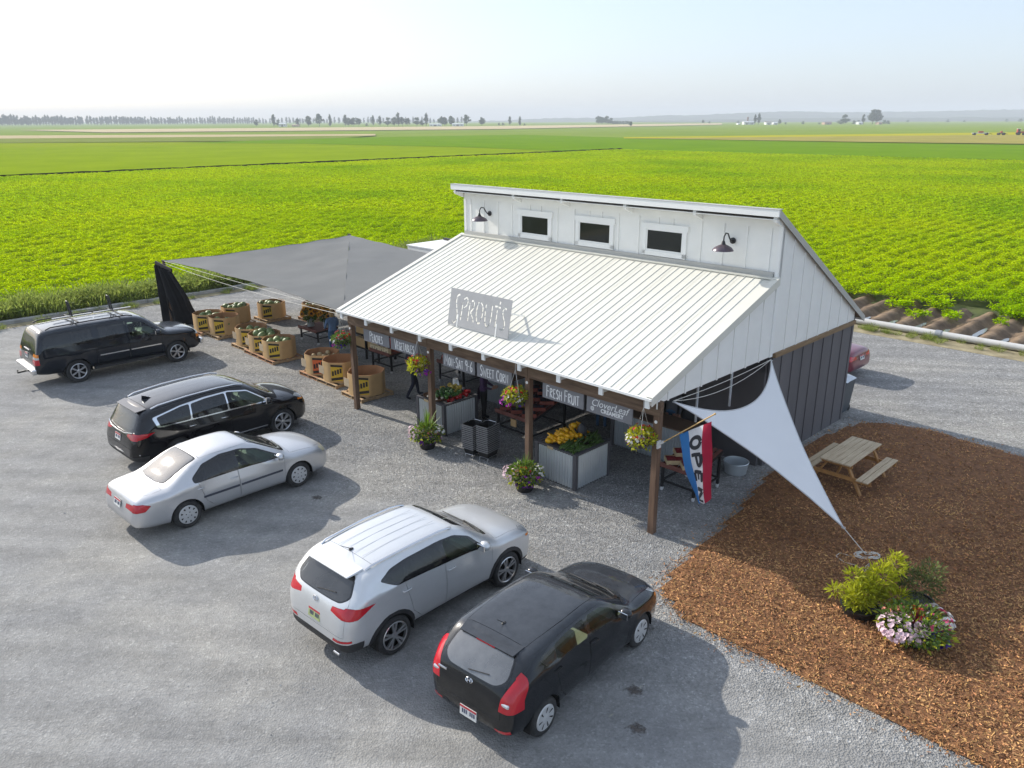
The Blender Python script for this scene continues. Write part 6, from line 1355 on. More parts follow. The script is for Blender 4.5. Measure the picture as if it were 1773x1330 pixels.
# ================================================================== plants
grn = M('foliage_green', (.12,.20,.03), .55, var=.3, vs=3, trans=.4, island=.35); lime = M('foliage_lime', (.46,.48,.02), .55, var=.2, vs=3, trans=.45, island=.25); olive = M('foliage_olive', (.115,.14,.035), .6, var=.25, vs=3, trans=.35, island=.35); spike = M('spike_green', (.17,.28,.03), .5, var=.2, trans=.35, island=.2)
FLW = {'pink': M('petal_pink', (.72,.10,.22), .6, trans=.3, island=.15), 'blush': M('petal_blush', (.74,.55,.62), .6, trans=.3, island=.1), 'white': M('petal_white', (.76,.74,.72), .6, trans=.3, island=.08), 'red': M('petal_red', (.55,.015,.02), .6, trans=.25, island=.2), 'purple': M('petal_purple', (.20,.02,.36), .6, trans=.25, island=.25), 'magenta': M('petal_magenta', (.45,.02,.42), .6, trans=.25, island=.2), 'coral': M('petal_coral', (.68,.24,.16), .6, trans=.25, island=.15), 'indigo': M('petal_indigo', (.06,.02,.28), .6, trans=.2, island=.2)}
potm = M('pot_black', (.012,.012,.013), .5, var=.2); potb = M('pot_brown', (.055,.035,.03), .6, var=.2); soilp = M('potting_soil', (.03,.022,.016), .95)
def leaves(n, fn, L, W, up=.5, seed=1):
    rnd = random.Random(seed); mb = MB()
    for _ in range(n):
        p, out = fn(rnd); d = Vector(out) + Vector((rnd.gauss(0,.5), rnd.gauss(0,.5), rnd.gauss(0,.4)+up*.3)); leaf(mb, p, d, (rnd.gauss(0,.5), rnd.gauss(0,.5), 1), L*rnd.uniform(.6,1.3), W*rnd.uniform(.6,1.3))
    return mb
def blob(c, r, inner=.35):
    def f(rnd):
        d = Vector((rnd.gauss(0,1), rnd.gauss(0,1), rnd.gauss(0,1))).normalized(); q = smin(inner, 1, rnd.random()**.5); return (c[0]+d.x*r[0]*q, c[1]+d.y*r[1]*q, c[2]+d.z*r[2]*q), d
    return f
def blooms(n, fn, s, seed):
    rnd = random.Random(seed); mb = MB()
    for _ in range(n):
        p, out = fn(rnd); nz = (Vector(out)+Vector((0,0,.5))+Vector((rnd.gauss(0,.25), rnd.gauss(0,.25), rnd.gauss(0,.25)))).normalized(); q = nz.to_track_quat('Z','Y').to_matrix().to_4x4(); r = s*rnd.uniform(.75,1.2)
        k = 6; mb.add([(0,0,-.25*r)] + [(r*math.cos(6.283*i/k)*(1 if i % 2 else .82), r*math.sin(6.283*i/k)*(1 if i % 2 else .82), .12*r) for i in range(k)], [(0,1+i,1+(i+1) % k) for i in range(k)], Matrix.Translation(Vector(p)) @ q)
    return mb
def pot(t, r, h, m, z0=0):
    MB().lathe([(r*.68,z0),(r*.74,z0+h*.1),(r*.95,z0+h*.9),(r,z0+h*.92),(r,z0+h),(r*.92,z0+h),(r*.90,z0+h*.86),(.001,z0+h*.86)], 26, cap0=True).build('pot', m, t, smooth=45)
def spikes(n, L, z, seed, spread=.55):
    rnd = random.Random(seed); mb = MB()
    for _ in range(n):
        a = rnd.uniform(0,6.283); lean = abs(rnd.gauss(0,spread)); l = L*rnd.uniform(.6,1.1); pts = []; w = .016
        for k in range(6): q = k/5; rr = l*(lean*.5*q+lean*.4*q*q); pts.append(Vector((rr*math.cos(a), rr*math.sin(a), z + l*(q - .32*lean*q*q))))
        s = Vector((-math.sin(a), math.cos(a), 0)); o = len(mb.v)
        for k, p in enumerate(pts): ww = w*(1-.85*(k/5)**2); mb.v += [tuple(p-s*ww), tuple(p+s*ww)]
        mb.f += [(o+2*k,o+2*k+1,o+2*k+3,o+2*k+2) for k in range(5)]
    return mb
def flower_pot(u, v, label, r, h, seed, spk, sp_h, cols, fr, group=None):
    t = thing('flower_pot', label, 'flower pot', B(u,v), 0, group); pot(t, r, h, potm)
    leaves(int(520*fr), blob((0,0,h+.10),(r*1.5,r*1.5,.22)), .10, .06, seed=seed).build('foliage', grn, t)
    leaves(int(160*fr), blob((0,0,h+.04),(r*1.6,r*1.6,.20)), .12, .05, seed=seed+1).build('trailing_foliage', lime, t)
    if spk: spikes(spk, sp_h, h, seed+2).build('spike_leaves', spike, t)
    for i,(c,n,c0,rr,s) in enumerate(cols): blooms(n, blob(c0, rr, .8), s, seed+10+i).build(c+'_flowers', FLW[c], t)
    return t
for i,(u,v,lab,sh) in enumerate(((-6.92,-.42,'flower pot with tall spiky leaves in front of the vegetable stand',.80),(-3.32,-.42,'flower pot with pink and purple flowers in front of the third post',.62))):
    flower_pot(u,v,lab,.27,.33,100+i*50,46 if i == 0 else 30,sh,[('blush',46,(-.33,.0,.46),(.20,.30,.16),.040),('white',34,(.30,.05,.46),(.20,.28,.15),.036),('red',7,(0,.0,.56),(.2,.2,.10),.04),('purple',50,(.02,-.20,.30),(.28,.16,.14),.036),('magenta',16,(.2,-.1,.34),(.22,.22,.10),.034),('coral',10,(0,.0,.50),(.3,.3,.1),.03)],1.0,'spiky flower pots along the post line')
t = flower_pot(5.25,.0,'big flower pot of pale pink blooms on the mulch',.36,.26,300,0,0,[('blush',210,(-.26,-.10,.36),(.40,.40,.16),.046),('white',80,(.44,.16,.36),(.24,.36,.16),.044),('pink',22,(.30,.05,.44),(.30,.40,.10),.048),('red',14,(.06,.10,.46),(.10,.16,.16),.045),('coral',16,(-.10,.30,.44),(.3,.16,.08),.042),('indigo',28,(.28,-.28,.26),(.18,.16,.14),.045)],1.5)
spikes(9,.5,.28,331,.35).build('dark_spike_leaves', M('spike_red',(.20,.015,.03),.5,trans=.2), t)
t = thing('potted_shrub', 'lime green feathery shrub in a black tub on the mulch', 'shrub', B(4.32,.10), 0); pot(t,.33,.24,potm)
for k,(c,r,n) in enumerate((((-.08,-.02,.44),(.24,.22,.22),380),((.10,.05,.50),(.24,.22,.26),420),((.34,.12,.68),(.24,.22,.28),420),((.60,.18,.90),(.17,.16,.20),210),((.56,-.05,.42),(.22,.18,.14),230),((-.14,.10,.74),(.14,.12,.12),110),((-.46,.05,.50),(.10,.08,.08),60),((.0,.0,.32),(.28,.28,.12),180))): leaves(n, blob(c,r,.25), .12, .035, .6, 400+k).build('leaf_spray', lime, t)
st_ = MB()
for a,b in (((-.02,0,.2),(-.14,.1,.7)),((.02,0,.2),(.18,.12,.6)),((.03,.02,.2),(.6,.2,.95)),((0,-.02,.2),(.56,-.05,.42)),((-.04,0,.2),(-.46,.05,.5))): st_.tube([a,b],[.012,.005],5)
st_.build('stems', M('shrub_stem',(.22,.19,.12),.8), t)
t = thing('potted_shrub', 'olive leafed shrub standing behind the pale pink flower pot', 'shrub', B(4.98,.95), 0); pot(t,.28,.24,potm)
for k,(c,r,n) in enumerate((((0,0,.55),(.36,.34,.30),520),((.22,.1,.72),(.22,.22,.22),220),((-.2,.1,.70),(.18,.18,.2),160))): leaves(n, blob(c,r,.25), .075, .035, .4, 440+k).build('leaf_spray', olive, t)
for i,(u,lab) in enumerate(((-10.98,'at the first post from the left'),(-7.40,'at the second post from the left'),(-3.80,'at the third post from the left'),(-.20,'at the corner post above the flag pole'))):
    t = thing('hanging_basket', 'hanging basket of mixed bright flowers %s' % lab, 'hanging basket', B(u,-.24,2.16), random.uniform(0,6), 'hanging flower baskets')
    MB().lathe([(.02,-.20),(.12,-.18),(.185,-.08),(.205,.0),(.195,.0),(.17,-.07),(.001,-.06)], 20).build('basket', potb, t, smooth=50)
    w = MB(); hk = .66
    for k in range(3): a = 2.1*k; w.tube([(.2*math.cos(a),.2*math.sin(a),0),(0,0,hk)], .005, 4)
    w.tube([(0,0,hk),(0,0,hk+.14)], .006, 5); w.build('hanger', boltm, t)
    leaves(360, blob((0,0,.05),(.29,.29,.17)), .085, .05, seed=500+i).build('foliage', grn if i in (0,) else lime, t); leaves(160, blob((0,0,-.02),(.28,.28,.22)), .09, .04, seed=520+i).build('trailing_foliage', lime if i % 2 else grn, t)
    sx = random.choice((-1,1))
    for k,(c,n,c0,rr,s) in enumerate((('red',12,(.0,.0,.16),(.27,.27,.14),.045),('pink' if i < 2 else 'coral',7,(-.1*sx,.0,.15),(.24,.24,.12),.04),('purple' if i != 2 else 'magenta',20,(-.2,-.1,-.12),(.18,.18,.14),.042),('white',(10,12,18,40)[i],(.14,-.12,.05),(.2,.2,.1),.036),('magenta',8,(-.1,-.2,-.1),(.2,.16,.12),.04),('indigo',6 if i in (0,3) else 2,(.2,.0,-.10),(.1,.14,.08),.04))): blooms(n, blob(c0,rr,.75), s, 540+i*10+k).build(c+'_flowers', FLW[c], t)
# sunflowers in buckets on the low table
ct = cart(-19.05,-17.75,2.95,3.95,.46,.50,'low red slatted table holding the sunflower buckets')
petal = M('sunflower_petal', (.66,.30,.012), .6, trans=.3, island=.25); disc = M('sunflower_disc', (.045,.02,.01), .8)
def sunhead():
    mb = MB()
    for k in range(16): a = 6.283*k/16; leaf(mb, (.045*math.cos(a),.045*math.sin(a),0), (math.cos(a),math.sin(a),.25), (0,0,1), .075, .045)
    return mb.mesh('sunflower_head', petal)
SH_, DH = sunhead(), MB().ell((0,0,.006),(.055,.055,.018),10,6).mesh('flower_disc', disc, 60)
for i,(u,v,n) in enumerate(((-18.62,3.25,30),(-18.05,3.62,24))):
    t = thing('flower_bucket', 'galvanised bucket of sunflowers, %s' % ('nearer one on the low table' if i == 0 else 'rear one beside the woman in blue'), 'flower bucket', B(u,v,.585), 0, 'sunflower buckets')
    MB().lathe([(.13,0),(.155,.30),(.165,.31),(.15,.31),(.13,.05),(.001,.05)], 20, cap0=True).build('bucket', M('bucket_zinc',(.45,.47,.45),.5,metal=.4,var=.1), t, smooth=40)
    leaves(220, blob((0,0,.45),(.28,.28,.2)), .14, .08, seed=600+i).build('foliage', grn, t); rnd = random.Random(620+i)
    for k in range(n):
        d = Vector((rnd.gauss(0,1), rnd.gauss(0,1), abs(rnd.gauss(0,.7))+.1)).normalized(); o = link('sunflower', SH_, t); o.location = (d.x*.36, d.y*.36, .50+d.z*.28); o.rotation_euler = d.to_track_quat('Z','Y').to_euler(); link('flower_disc', DH, o)
# ================================================================== picnic table
pine = M('pine_top', (.50,.37,.235), .7, var=.2, vs=5, stretch=(5,.5,5), bump=.15, c2=(.58,.47,.32)); pineo = M('pine_stained', (.40,.20,.065), .65, var=.2, vs=4, stretch=(3,3,3))
t = thing('picnic_table', 'wooden picnic table with attached benches on the mulch', 'picnic table', B(1.87,5.40,.05)); 
for k in range(5): MB().box(-.362+k*.146,-.362+k*.146+.138,-.91,.91,.70,.738).build('table_plank', pine, t, bevel=.006)
for s in (1,-1):
    for k in range(2): x = s*(.58+k*.145); MB().box(x-.066,x+.066,-.91,.91,.405,.442).build('bench_plank', pine, t, bevel=.008)
for y in (-.72,.72):
    for s in (1,-1): MB().bar((s*.20,y,.70),(s*.62,y,-.03),.04,.09,(0,1,0)).build('leg', pineo, t)
    MB().box(-.80,.80,y-(.062 if y < 0 else -.022),y-(.022 if y < 0 else -.062),.315,.404).build('bench_bearer', pineo, t); MB().box(-.36,.36,y-(.062 if y < 0 else -.022),y-(.022 if y < 0 else -.062),.61,.699).build('top_bearer', pineo, t)
    MB().bar((0,y*.95,.36),(0,y*.35,.68),.04,.07).build('brace', pineo, t)
# ================================================================== odds and ends round the stand
t = thing('wheeled_bin', 'dark wheeled rubbish bin with white lining behind the charcoal wall', 'bin', B(-.36,9.95)); MB().add([(-.22,-.25,.04),(.22,-.25,.04),(.22,.25,.04),(-.22,.25,.04),(-.29,-.33,1.0),(.29,-.33,1.0),(.29,.33,1.0),(-.29,.33,1.0)],[(0,3,2,1),(0,1,5,4),(1,2,6,5),(2,3,7,6),(3,0,4,7)]).build('bin_body', M('bin_slate',(.05,.065,.08),.5), t); MB().grid(lambda s,q: ((s-.5)*.62,(q-.5)*.70,1.02+.06*math.sin(3.14*s)+.03*noise.noise((s*4,q*4,0))),8,8).build('bin_bag', M('bag_white',(.62,.66,.7),.5), t, smooth=60)
for x in (-.2,.2): MB().lathe([(.0,-.025),(.09,-.025),(.09,.025),(.0,.025)],14,Matrix.Translation((x,.27,.09)) @ Matrix.Rotation(R(90),4,'Y')).build('bin_wheel', rubber, t)
t = thing('zinc_tub', 'round galvanised tub in the shade behind the sail', 'tub', B(-.30,3.95)); MB().lathe([(.26,0),(.30,.28),(.315,.29),(.30,.30),(.285,.29),(.25,.04),(.001,.03)],24,cap0=True).build('tub_wall', corr, t, smooth=40)
t = thing('white_trailer', 'white flat-roofed box trailer behind the grey shade net', 'trailer', B(-18.6,11.3)); tw_ = M('trailer_white',(.80,.80,.80),.4,var=.02)
MB().box(-2.6,2.6,-1.15,1.15,.55,2.72).build('trailer_body', tw_, t, bevel=.04); MB().box(-2.62,2.62,-1.17,1.17,2.73,2.78).build('trailer_roof', tw_, t); MB().box(-2.5,-.4,.95,1.1,2.80,2.88).build('roof_bar', blackpl, t); MB().box(-3.4,-2.61,-.05,.05,.5,.58).build('drawbar', blackpl, t)
for x in (-.4,.4):
    for s in (1,-1): MB().lathe([(.0,-.1),(.33,-.1),(.33,.1),(.0,.1)],20,Matrix.Translation((x*1.0,s*1.10,.33)) @ Matrix.Rotation(R(90),4,'X')).build('trailer_wheel', rubber, t, smooth=40)
t = thing('strip_light', 'white fluorescent strip lamp hanging under the left roof corner', 'lamp', B(-11.6,.9,2.45)); MB().box(-.6,.6,-.04,.04,0,.05).build('lamp_housing', whitetrim, t); MB().tube([(0,0,.05),(0,0,.5)],.004,4).build('lamp_cord', boltm, t)
# ================================================================== people
def person(label, loc, face, J, R_, cols, hair_c, hair_len=0, extra=None):
    """J: joint dict (local: y forward, x right, z up); one skinned body; materials by region"""
    bones = [('pel','spine'),('spine','chest'),('chest','neck'),('neck','head'),('chest','shL'),('shL','elL'),('elL','wrL'),('wrL','haL'),('chest','shR'),('shR','elR'),('elR','wrR'),('wrR','haR'),('pel','hipL'),('hipL','knL'),('knL','anL'),('anL','toL'),('pel','hipR'),('hipR','knR'),('knR','anR'),('anR','toR')]
    rad = dict(pel=.155,spine=.135,chest=.155,neck=.055,head=.05,shL=.068,elL=.046,wrL=.030,haL=.030,hipL=.098,knL=.062,anL=.042,toL=.040); rad.update({k[:-1]+'R': v for k, v in rad.items() if k.endswith('L')}); rad.update(R_)
    names = list(J); me = bpy.data.meshes.new('body'); me.from_pydata([J[n] for n in names], [(names.index(a), names.index(b)) for a, b in bones], [])
    o = bpy.data.objects.new('body', me); col.objects.link(o); sk = o.modifiers.new('skin', 'SKIN'); 
    for n in names:
        sv = me.skin_vertices[0].data[names.index(n)]; r = rad[n]; sv.radius = (r, r*.78) if n in ('pel','spine','chest') else (r, r); sv.use_root = (n == 'pel')
    sb = o.modifiers.new('sub', 'SUBSURF'); sb.levels = 2; sb.render_levels = 2
    dg = bpy.context.evaluated_depsgraph_get(); bm_ = bpy.data.meshes.new_from_object(o.evaluated_get(dg)); bpy.data.objects.remove(o)
    b2 = bmesh.new(); b2.from_mesh(bm_)
    def app(mb):
        m2 = mb.mesh('x', []); b2.from_mesh(m2)
    hd = Vector(J['head']) + Vector((0,.01,.10)); h = MB().ell(hd, (.075,.095,.118), 16, 12); h.ell(hd+Vector((0,.095,-.02)), (.014,.022,.022), 8, 6); h.ell(hd+Vector((.076,0,-.01)), (.012,.022,.032), 8, 6); h.ell(hd+Vector((-.076,0,-.01)), (.012,.022,.032), 8, 6); app(h)
    for s in 'LR':
        wv, hv = Vector(J['wr'+s]), Vector(J['ha'+s]); d = (hv-wv).normalized(); sd = d.cross(Vector((0,1,0))).normalized() if abs(d.y) < .9 else Vector((1,0,0)); f = MB()
        for k in range(4):
            b0 = hv + sd*(k-1.5)*.019; ln = (.068,.078,.073,.056)[k]; f.tube([b0-d*.01, b0+d*ln*.5+Vector((0,.008,0)), b0+d*ln+Vector((0,.024,0))], [.010,.0092,.0075], 6)
        tb = wv.lerp(hv,.45); f.tube([tb+sd*-.022, tb+sd*-.045+d*.025, tb+sd*-.045+d*.06], [.011,.010,.008], 6); app(f)
    me2 = bpy.data.meshes.new('body'); b2.to_mesh(me2); b2.free()
    mats = [M('skin',(.48,.27,.19),.55,var=.06)] + cols; 
    for m in mats: me2.materials.append(m)
    wrs = [Vector(J['wrL']), Vector(J['wrR'])]; els = [Vector(J['elL']), Vector(J['elR'])]; chest, pel = Vector(J['chest']), Vector(J['pel']); ank = max(J['anL'][2], J['anR'][2]); sl = (extra or {}).get('sleeve', 1.0)
    for p in me2.polygons:
        c = p.center; i = 1
        if c.z > J['neck'][2] + .02: i = 0
        elif c.z < pel.z + .02 and not any((c-e.lerp(w_,t_)).length < .13 for e, w_ in zip(els, wrs) for t_ in (0,.25,.5,.75,1)): i = 2
        for e, w_ in zip(els, wrs):
            ax = (w_-e); t_ = (c-e).dot(ax)/ax.length_squared
            if (c-(e+ax*max(0,min(1,t_)))).length < .085 or (c-w_).length < .19:
                if t_ > sl: i = 0
                elif t_ > -.1 and c.z < pel.z+.25 and (c-(e+ax*max(0,min(1,t_)))).length < .075: i = 1
        if c.z < .085: i = 3
        p.material_index = i
    me2.shade_smooth()
    t = thing('person', label, 'person', loc, face); bo = bpy.data.objects.new('body', me2); col.objects.link(bo); bo.parent = t
    hm = M('hair_%s' % hair_c[0], hair_c[1], .55, var=.25, vs=30, stretch=(1,1,.1)); hb = MB().ell(hd+Vector((0,-.016,.022)), (.084,.098,.112), 16, 12)
    if hair_len: hb.lathe([(.02,-hair_len),(.06,-hair_len*.9),(.075,-hair_len*.4),(.08,0),(.06,.04)], 14, Matrix.Translation(hd+Vector((0,-.045,.0))) @ Matrix.Diagonal((1,.55,1,1)))
    ho = hb.build('hair', hm, t, smooth=70)
    fc = MB()
    for s in (-1,1): fc.ell(hd+Vector((s*.030,.086,.008)), (.012,.010,.007), 8, 6)
    fc.build('eyes', M('eye_dark',(.02,.015,.012),.3), t)
    MB().ell(hd+Vector((0,.088,-.060)), (.024,.010,.006), 8, 6).build('mouth', M('lips',(.35,.12,.10),.5), t)
    return t
def joints(h=1.72, sw=.19, **kw):
    k = h/1.72; J = dict(pel=(0,0,.95),spine=(0,.0,1.10),chest=(0,0,1.32),neck=(0,.01,1.48),head=(0,.03,1.53),shL=(-sw,0,1.40),elL=(-sw-.05,-.02,1.12),wrL=(-sw-.04,.06,.87),haL=(-sw-.04,.08,.79),shR=(sw,0,1.40),elR=(sw+.05,-.02,1.12),wrR=(sw+.04,.06,.87),haR=(sw+.04,.08,.79),hipL=(-.10,0,.88),knL=(-.105,.02,.49),anL=(-.11,-.01,.09),toL=(-.12,.15,.045),hipR=(.10,0,.88),knR=(.105,.02,.49),anR=(.11,-.01,.09),toR=(.12,.15,.045))
    J.update(kw); return {a: (b[0]*k, b[1]*k, b[2]*k) for a, b in J.items()}
def mcol(n, c): return M('cloth_'+n, c, .85, var=.15, vs=6, bump=.2, bs=40)
shoe = mcol('shoe',(.02,.02,.022))
gp = G(579,614); person('person with long fair hair in a blue denim shirt and jeans beside the sunflowers', gp, R(35), joints(1.66, elL=(-.26,.06,1.13), wrL=(-.20,.26,1.02), haL=(-.18,.34,1.0), elR=(.25,.05,1.14), wrR=(.20,.27,1.10), haR=(.18,.35,1.10)), {}, [mcol('denim_shirt',(.12,.20,.34)), mcol('jeans',(.05,.11,.20)), shoe], ('fair',(.45,.29,.12)), .26)
gp = G(716,690); person('person in a navy polo and dark trousers walking under the vegetables sign', gp, R(-60), joints(1.80, sw=.21, knL=(-.105,.16,.50), anL=(-.11,.22,.10), toL=(-.12,.38,.06), knR=(.105,-.03,.49), anR=(.11,-.26,.12), toR=(.12,-.13,.05), elL=(-.27,-.08,1.13), wrL=(-.25,.02,.88), haL=(-.25,.05,.80), elR=(.27,.10,1.14), wrR=(.24,.30,1.06), haR=(.24,.38,1.06)), dict(pel=.17,spine=.16,chest=.17), [mcol('navy_polo',(.012,.014,.035)), mcol('navy_trousers',(.012,.015,.032)), shoe], ('dark',(.03,.02,.015)), 0, dict(sleeve=-.15))
t = thing('carry_tub', 'white tub held by the person in the navy polo', 'tub', gp + Vector((.34,.12,.92)), 0); MB().lathe([(.10,0),(.13,.16),(.135,.17),(.12,.17),(.095,.02),(.001,.02)],16,cap0=True).build('tub_wall', whitepl, t, smooth=40)
gp = G(838,727); cd_ = person('person in a long purple cardigan and black trousers beside the zinc counter', gp, R(-100), joints(1.66, elL=(-.25,.06,1.12), wrL=(-.14,.27,1.04), haL=(-.10,.34,1.05), elR=(.25,.06,1.12), wrR=(.14,.27,1.04), haR=(.10,.34,1.06)), dict(pel=.165), [mcol('cardigan',(.062,.03,.085)), mcol('black_trousers',(.008,.008,.010)), shoe], ('brown',(.09,.05,.03)), .12)
MB().grid(lambda s, q: ((s-.5)*(.40+.16*q), -.13-.05*q+.03*math.sin(s*14)*q, 1.02-.46*q), 14, 10).build('cardigan_cloth', mcol('cardigan',(.062,.03,.085)), cd_, smooth=80)
jn = mcol('jeans',(.05,.11,.20)); pale = mcol('grey_shirt',(.10,.10,.11))
gp = B(-2.5,4.35); person('person in jeans and grey shirt standing in shadow behind the checkout counter', gp, R(150), joints(1.75), {}, [pale, jn, shoe], ('dark',(.03,.02,.015)), 0)
gp = B(-4.5,3.9); person('person in dark top and jeans in the shadow left of the checkout counter', gp, R(-20), joints(1.68), {}, [mcol('dark_top',(.02,.02,.024)), jn, shoe], ('brown',(.09,.05,.03)), .16)
# ================================================================== distance: trees, farm, hills, haze
barkm = M('bark_far', (.09,.07,.055), .9); tfol = M('tree_leaf', (.07,.11,.035), .8, var=.3, vs=.2, trans=.2, island=.4); tfol2 = M('poplar_leaf', (.085,.11,.05), .8, var=.3, vs=.2, trans=.2, island=.35); tfol3 = M('willow_leaf', (.12,.14,.075), .8, var=.3, vs=.2, trans=.2, island=.3)
def tree_src(seed, h, w, mat, n, base=.12, taper=.0, lobes=7):
    rnd = random.Random(seed); tk = MB().tube([(0,0,-1.5),(0,0,h*.3),(rnd.uniform(-.3,.3),0,h*.8)], [.03*h*.7,.022*h*.7,.004*h], 6)
    for k in range(4): a = rnd.uniform(0,6.28); tk.tube([(0,0,h*(.2+.1*k)),(w*.35*math.cos(a),w*.35*math.sin(a),h*(.35+.12*k))], [.010*h,.004*h], 5)
    cl = []
    for _ in range(lobes):
        q = rnd.uniform(base+.12, .92); ww = w*.5*math.sin(math.pi*min(1,(q-base)/(1.02-base)*.85+.12)); a = rnd.uniform(0,6.28); r = ww*rnd.uniform(.1,.75); cl.append(((r*math.cos(a), r*math.sin(a), h*q), ww*rnd.uniform(.45,.75), h*rnd.uniform(.07,.13)))
    mb = MB(); s = h*.10
    for _ in range(n):
        c, rw, rh = rnd.choice(cl); d = Vector((rnd.gauss(0,1), rnd.gauss(0,1), rnd.gauss(0,1))).normalized()*rnd.random()**.4; p = (c[0]+d.x*rw, c[1]+d.y*rw, c[2]+d.z*rh); leaf(mb, p, (rnd.gauss(0,1),rnd.gauss(0,1),rnd.gauss(0,.6)), (rnd.gauss(0,1),rnd.gauss(0,1),1), s*rnd.uniform(.6,1.4), s*rnd.uniform(.5,1))
    return tk.mesh('trunk', barkm), mb.mesh('crown', mat)
TS = {'pop': [tree_src(900+k, 20, 6.5, tfol2, 620, .08, lobes=14) for k in range(5)], 'rnd': [tree_src(930+k, 16, 13, tfol, 900, .12, lobes=16) for k in range(4)], 'bus': [tree_src(950+k, 9, 14, tfol, 700, .0, lobes=14) for k in range(3)], 'wil': [tree_src(970, 24, 17, tfol3, 1100, .12, lobes=18)]}
def far_tree(kind, px, y, scale, label, group, jit=0):
    p = G(px, 217); k = y/p.y; x = p.x*k; t = thing('poplar_tree' if kind == 'pop' else 'tree', label, 'tree', (x, y, -.9), random.uniform(0,6.28), group); tr_, cr = random.choice(TS[kind]); link('trunk', tr_, t); link('crown', cr, t); t.scale = (scale*random.uniform(.9,1.1), scale*random.uniform(.9,1.1), scale); return t
x = -30
while x < 445:
    if not (145 < x < 150): far_tree('pop', x, 1780 + (x+30)*1.4 + random.uniform(-15,15), random.uniform(.88,1.12)*(1.12 - x*.0004), 'hazy poplar in the long windbreak on the left horizon', 'poplar windbreak on the left horizon')
    x += random.uniform(3.2, 6.0)
x = 450
while x < 800:
    far_tree('pop', x, 2500 + random.uniform(-20,20), random.uniform(.75,1.0), 'faint poplar in the far windbreak behind the farm trees', 'faint far poplars'); x += random.uniform(4.5, 8)
for (px, y, s, kd, lab) in ((444,1400,.72,'rnd','round tree at the left end of the farm tree row'),(474,1420,1.05,'pop','tall narrow tree left of the white shed'),(481,1430,.7,'rnd','round tree touching the white shed'),(515,1420,.80,'rnd','small round tree right of the white shed'),(534,1400,1.05,'rnd','second round tree right of the white shed'),(553,1390,1.25,'rnd','tallest rounded tree in the farm row'),(572,1400,.9,'pop','slim tree right of the tallest rounded tree'),(598,1410,.98,'pop','narrow tree at the start of the leafy clump'),(604,1400,.85,'rnd','pale leafy tree in the clump'),(612,1400,.85,'rnd','second pale leafy tree in the clump'),(621,1390,.8,'rnd','rounded tree closing the clump'),(635,1400,.55,'bus','low bush right of the clump'),(646,1400,.85,'pop','slim tree between clump and thicket'),(658,1400,.8,'pop','slim tree left of the thicket'),(671,1400,.9,'rnd','round tree at the edge of the thicket'),(683,1390,.9,'rnd','dark tree opening the thicket'),(690,1400,1.05,'pop','pointed tree in the thicket'),(697,1400,.9,'rnd','broad tree in the thicket'),(706,1400,.8,'rnd','lower tree at the end of the thicket'),(722,1400,.9,'rnd','dark tree left of the first long shed'),(731,1410,.6,'rnd','small tree before the first long shed'),(738,1400,1.0,'pop','tall tree beside the first long shed'),(764,1400,.95,'rnd','tree between the two long sheds'),(770,1400,.9,'rnd','tree touching the second long shed'),(781,1400,1.0,'rnd','dark rounded tree above the second long shed'),(808,1390,1.1,'rnd','rounded tree right of the second long shed'),(834,1400,.85,'rnd','separate tree right of the sheds'),(864,1450,.5,'bus','low bush at mid horizon'),(871,1450,.55,'bus','second low bush at mid horizon'),(883,1450,.75,'pop','first pointed tree at mid horizon'),(900,1450,.72,'pop','second pointed tree at mid horizon'),(908,1450,.4,'bus','bush right of the pointed trees'),(1092,1150,.42,'rnd','single tree standing forward in the field')):
    far_tree(kd, px, y, s, lab, 'farm trees on the horizon')
for k in range(22): far_tree('rnd' if k < 9 else 'bus', 1036+k*2.6+random.uniform(-1,1), 1750+random.uniform(-30,30), (.98 if k < 7 else .75)*random.uniform(.85,1.1), 'tree in the dark grove right of centre on the horizon', 'dark grove on the horizon')
for (px, y, s, kd, lab) in ((1217,1800,.5,'rnd','small dark tree left of the white farm sheds'),(1228,1850,.6,'bus','bush near the white farm sheds'),(1278,1850,.75,'bus','bush behind the white farm sheds'),(1307,1500,.85,'pop','dark upright tree beside the white farm sheds'),(1313,1500,.95,'pop','second dark upright tree beside the white farm sheds'),(1349,1500,.55,'rnd','small tree right of the white house'),(1360,1500,.45,'bus','bush right of the white house'),(1390,1480,.62,'bus','round bush in front of the wooded ridge'),(1418,1480,.4,'bus','yellowish bush near the brown roof'),(1455,1450,1.0,'bus','broad tree left of the tall willow'),(1463,1450,1.05,'rnd','rounded tree left of the tall willow'),(1478,1450,.75,'bus','low tree before the tall willow'),(1486,1450,.8,'bus','second low tree before the tall willow'),(1494,1450,.8,'pop','slim tree touching the willow'),(1510,1440,1.02,'wil','tall pale willow on the right horizon'),(1518,1450,1.0,'wil','second tall pale willow on the right horizon'),(1530,1450,.85,'bus','dense low tree right of the willow'),(1537,1450,.7,'bus','end bush right of the willow'),(1571,2100,.75,'bus','distant bush on the right plain'),(1640,2100,.8,'bus','distant dark bush on the right plain'),(1668,2100,.6,'bus','distant low bush on the right plain'),(1742,2100,.9,'bus','distant bush near the right edge'),(1765,2100,1.0,'bus','distant bush at the right edge')):
    far_tree(kd, px, y, s, lab, 'farm trees on the right horizon')
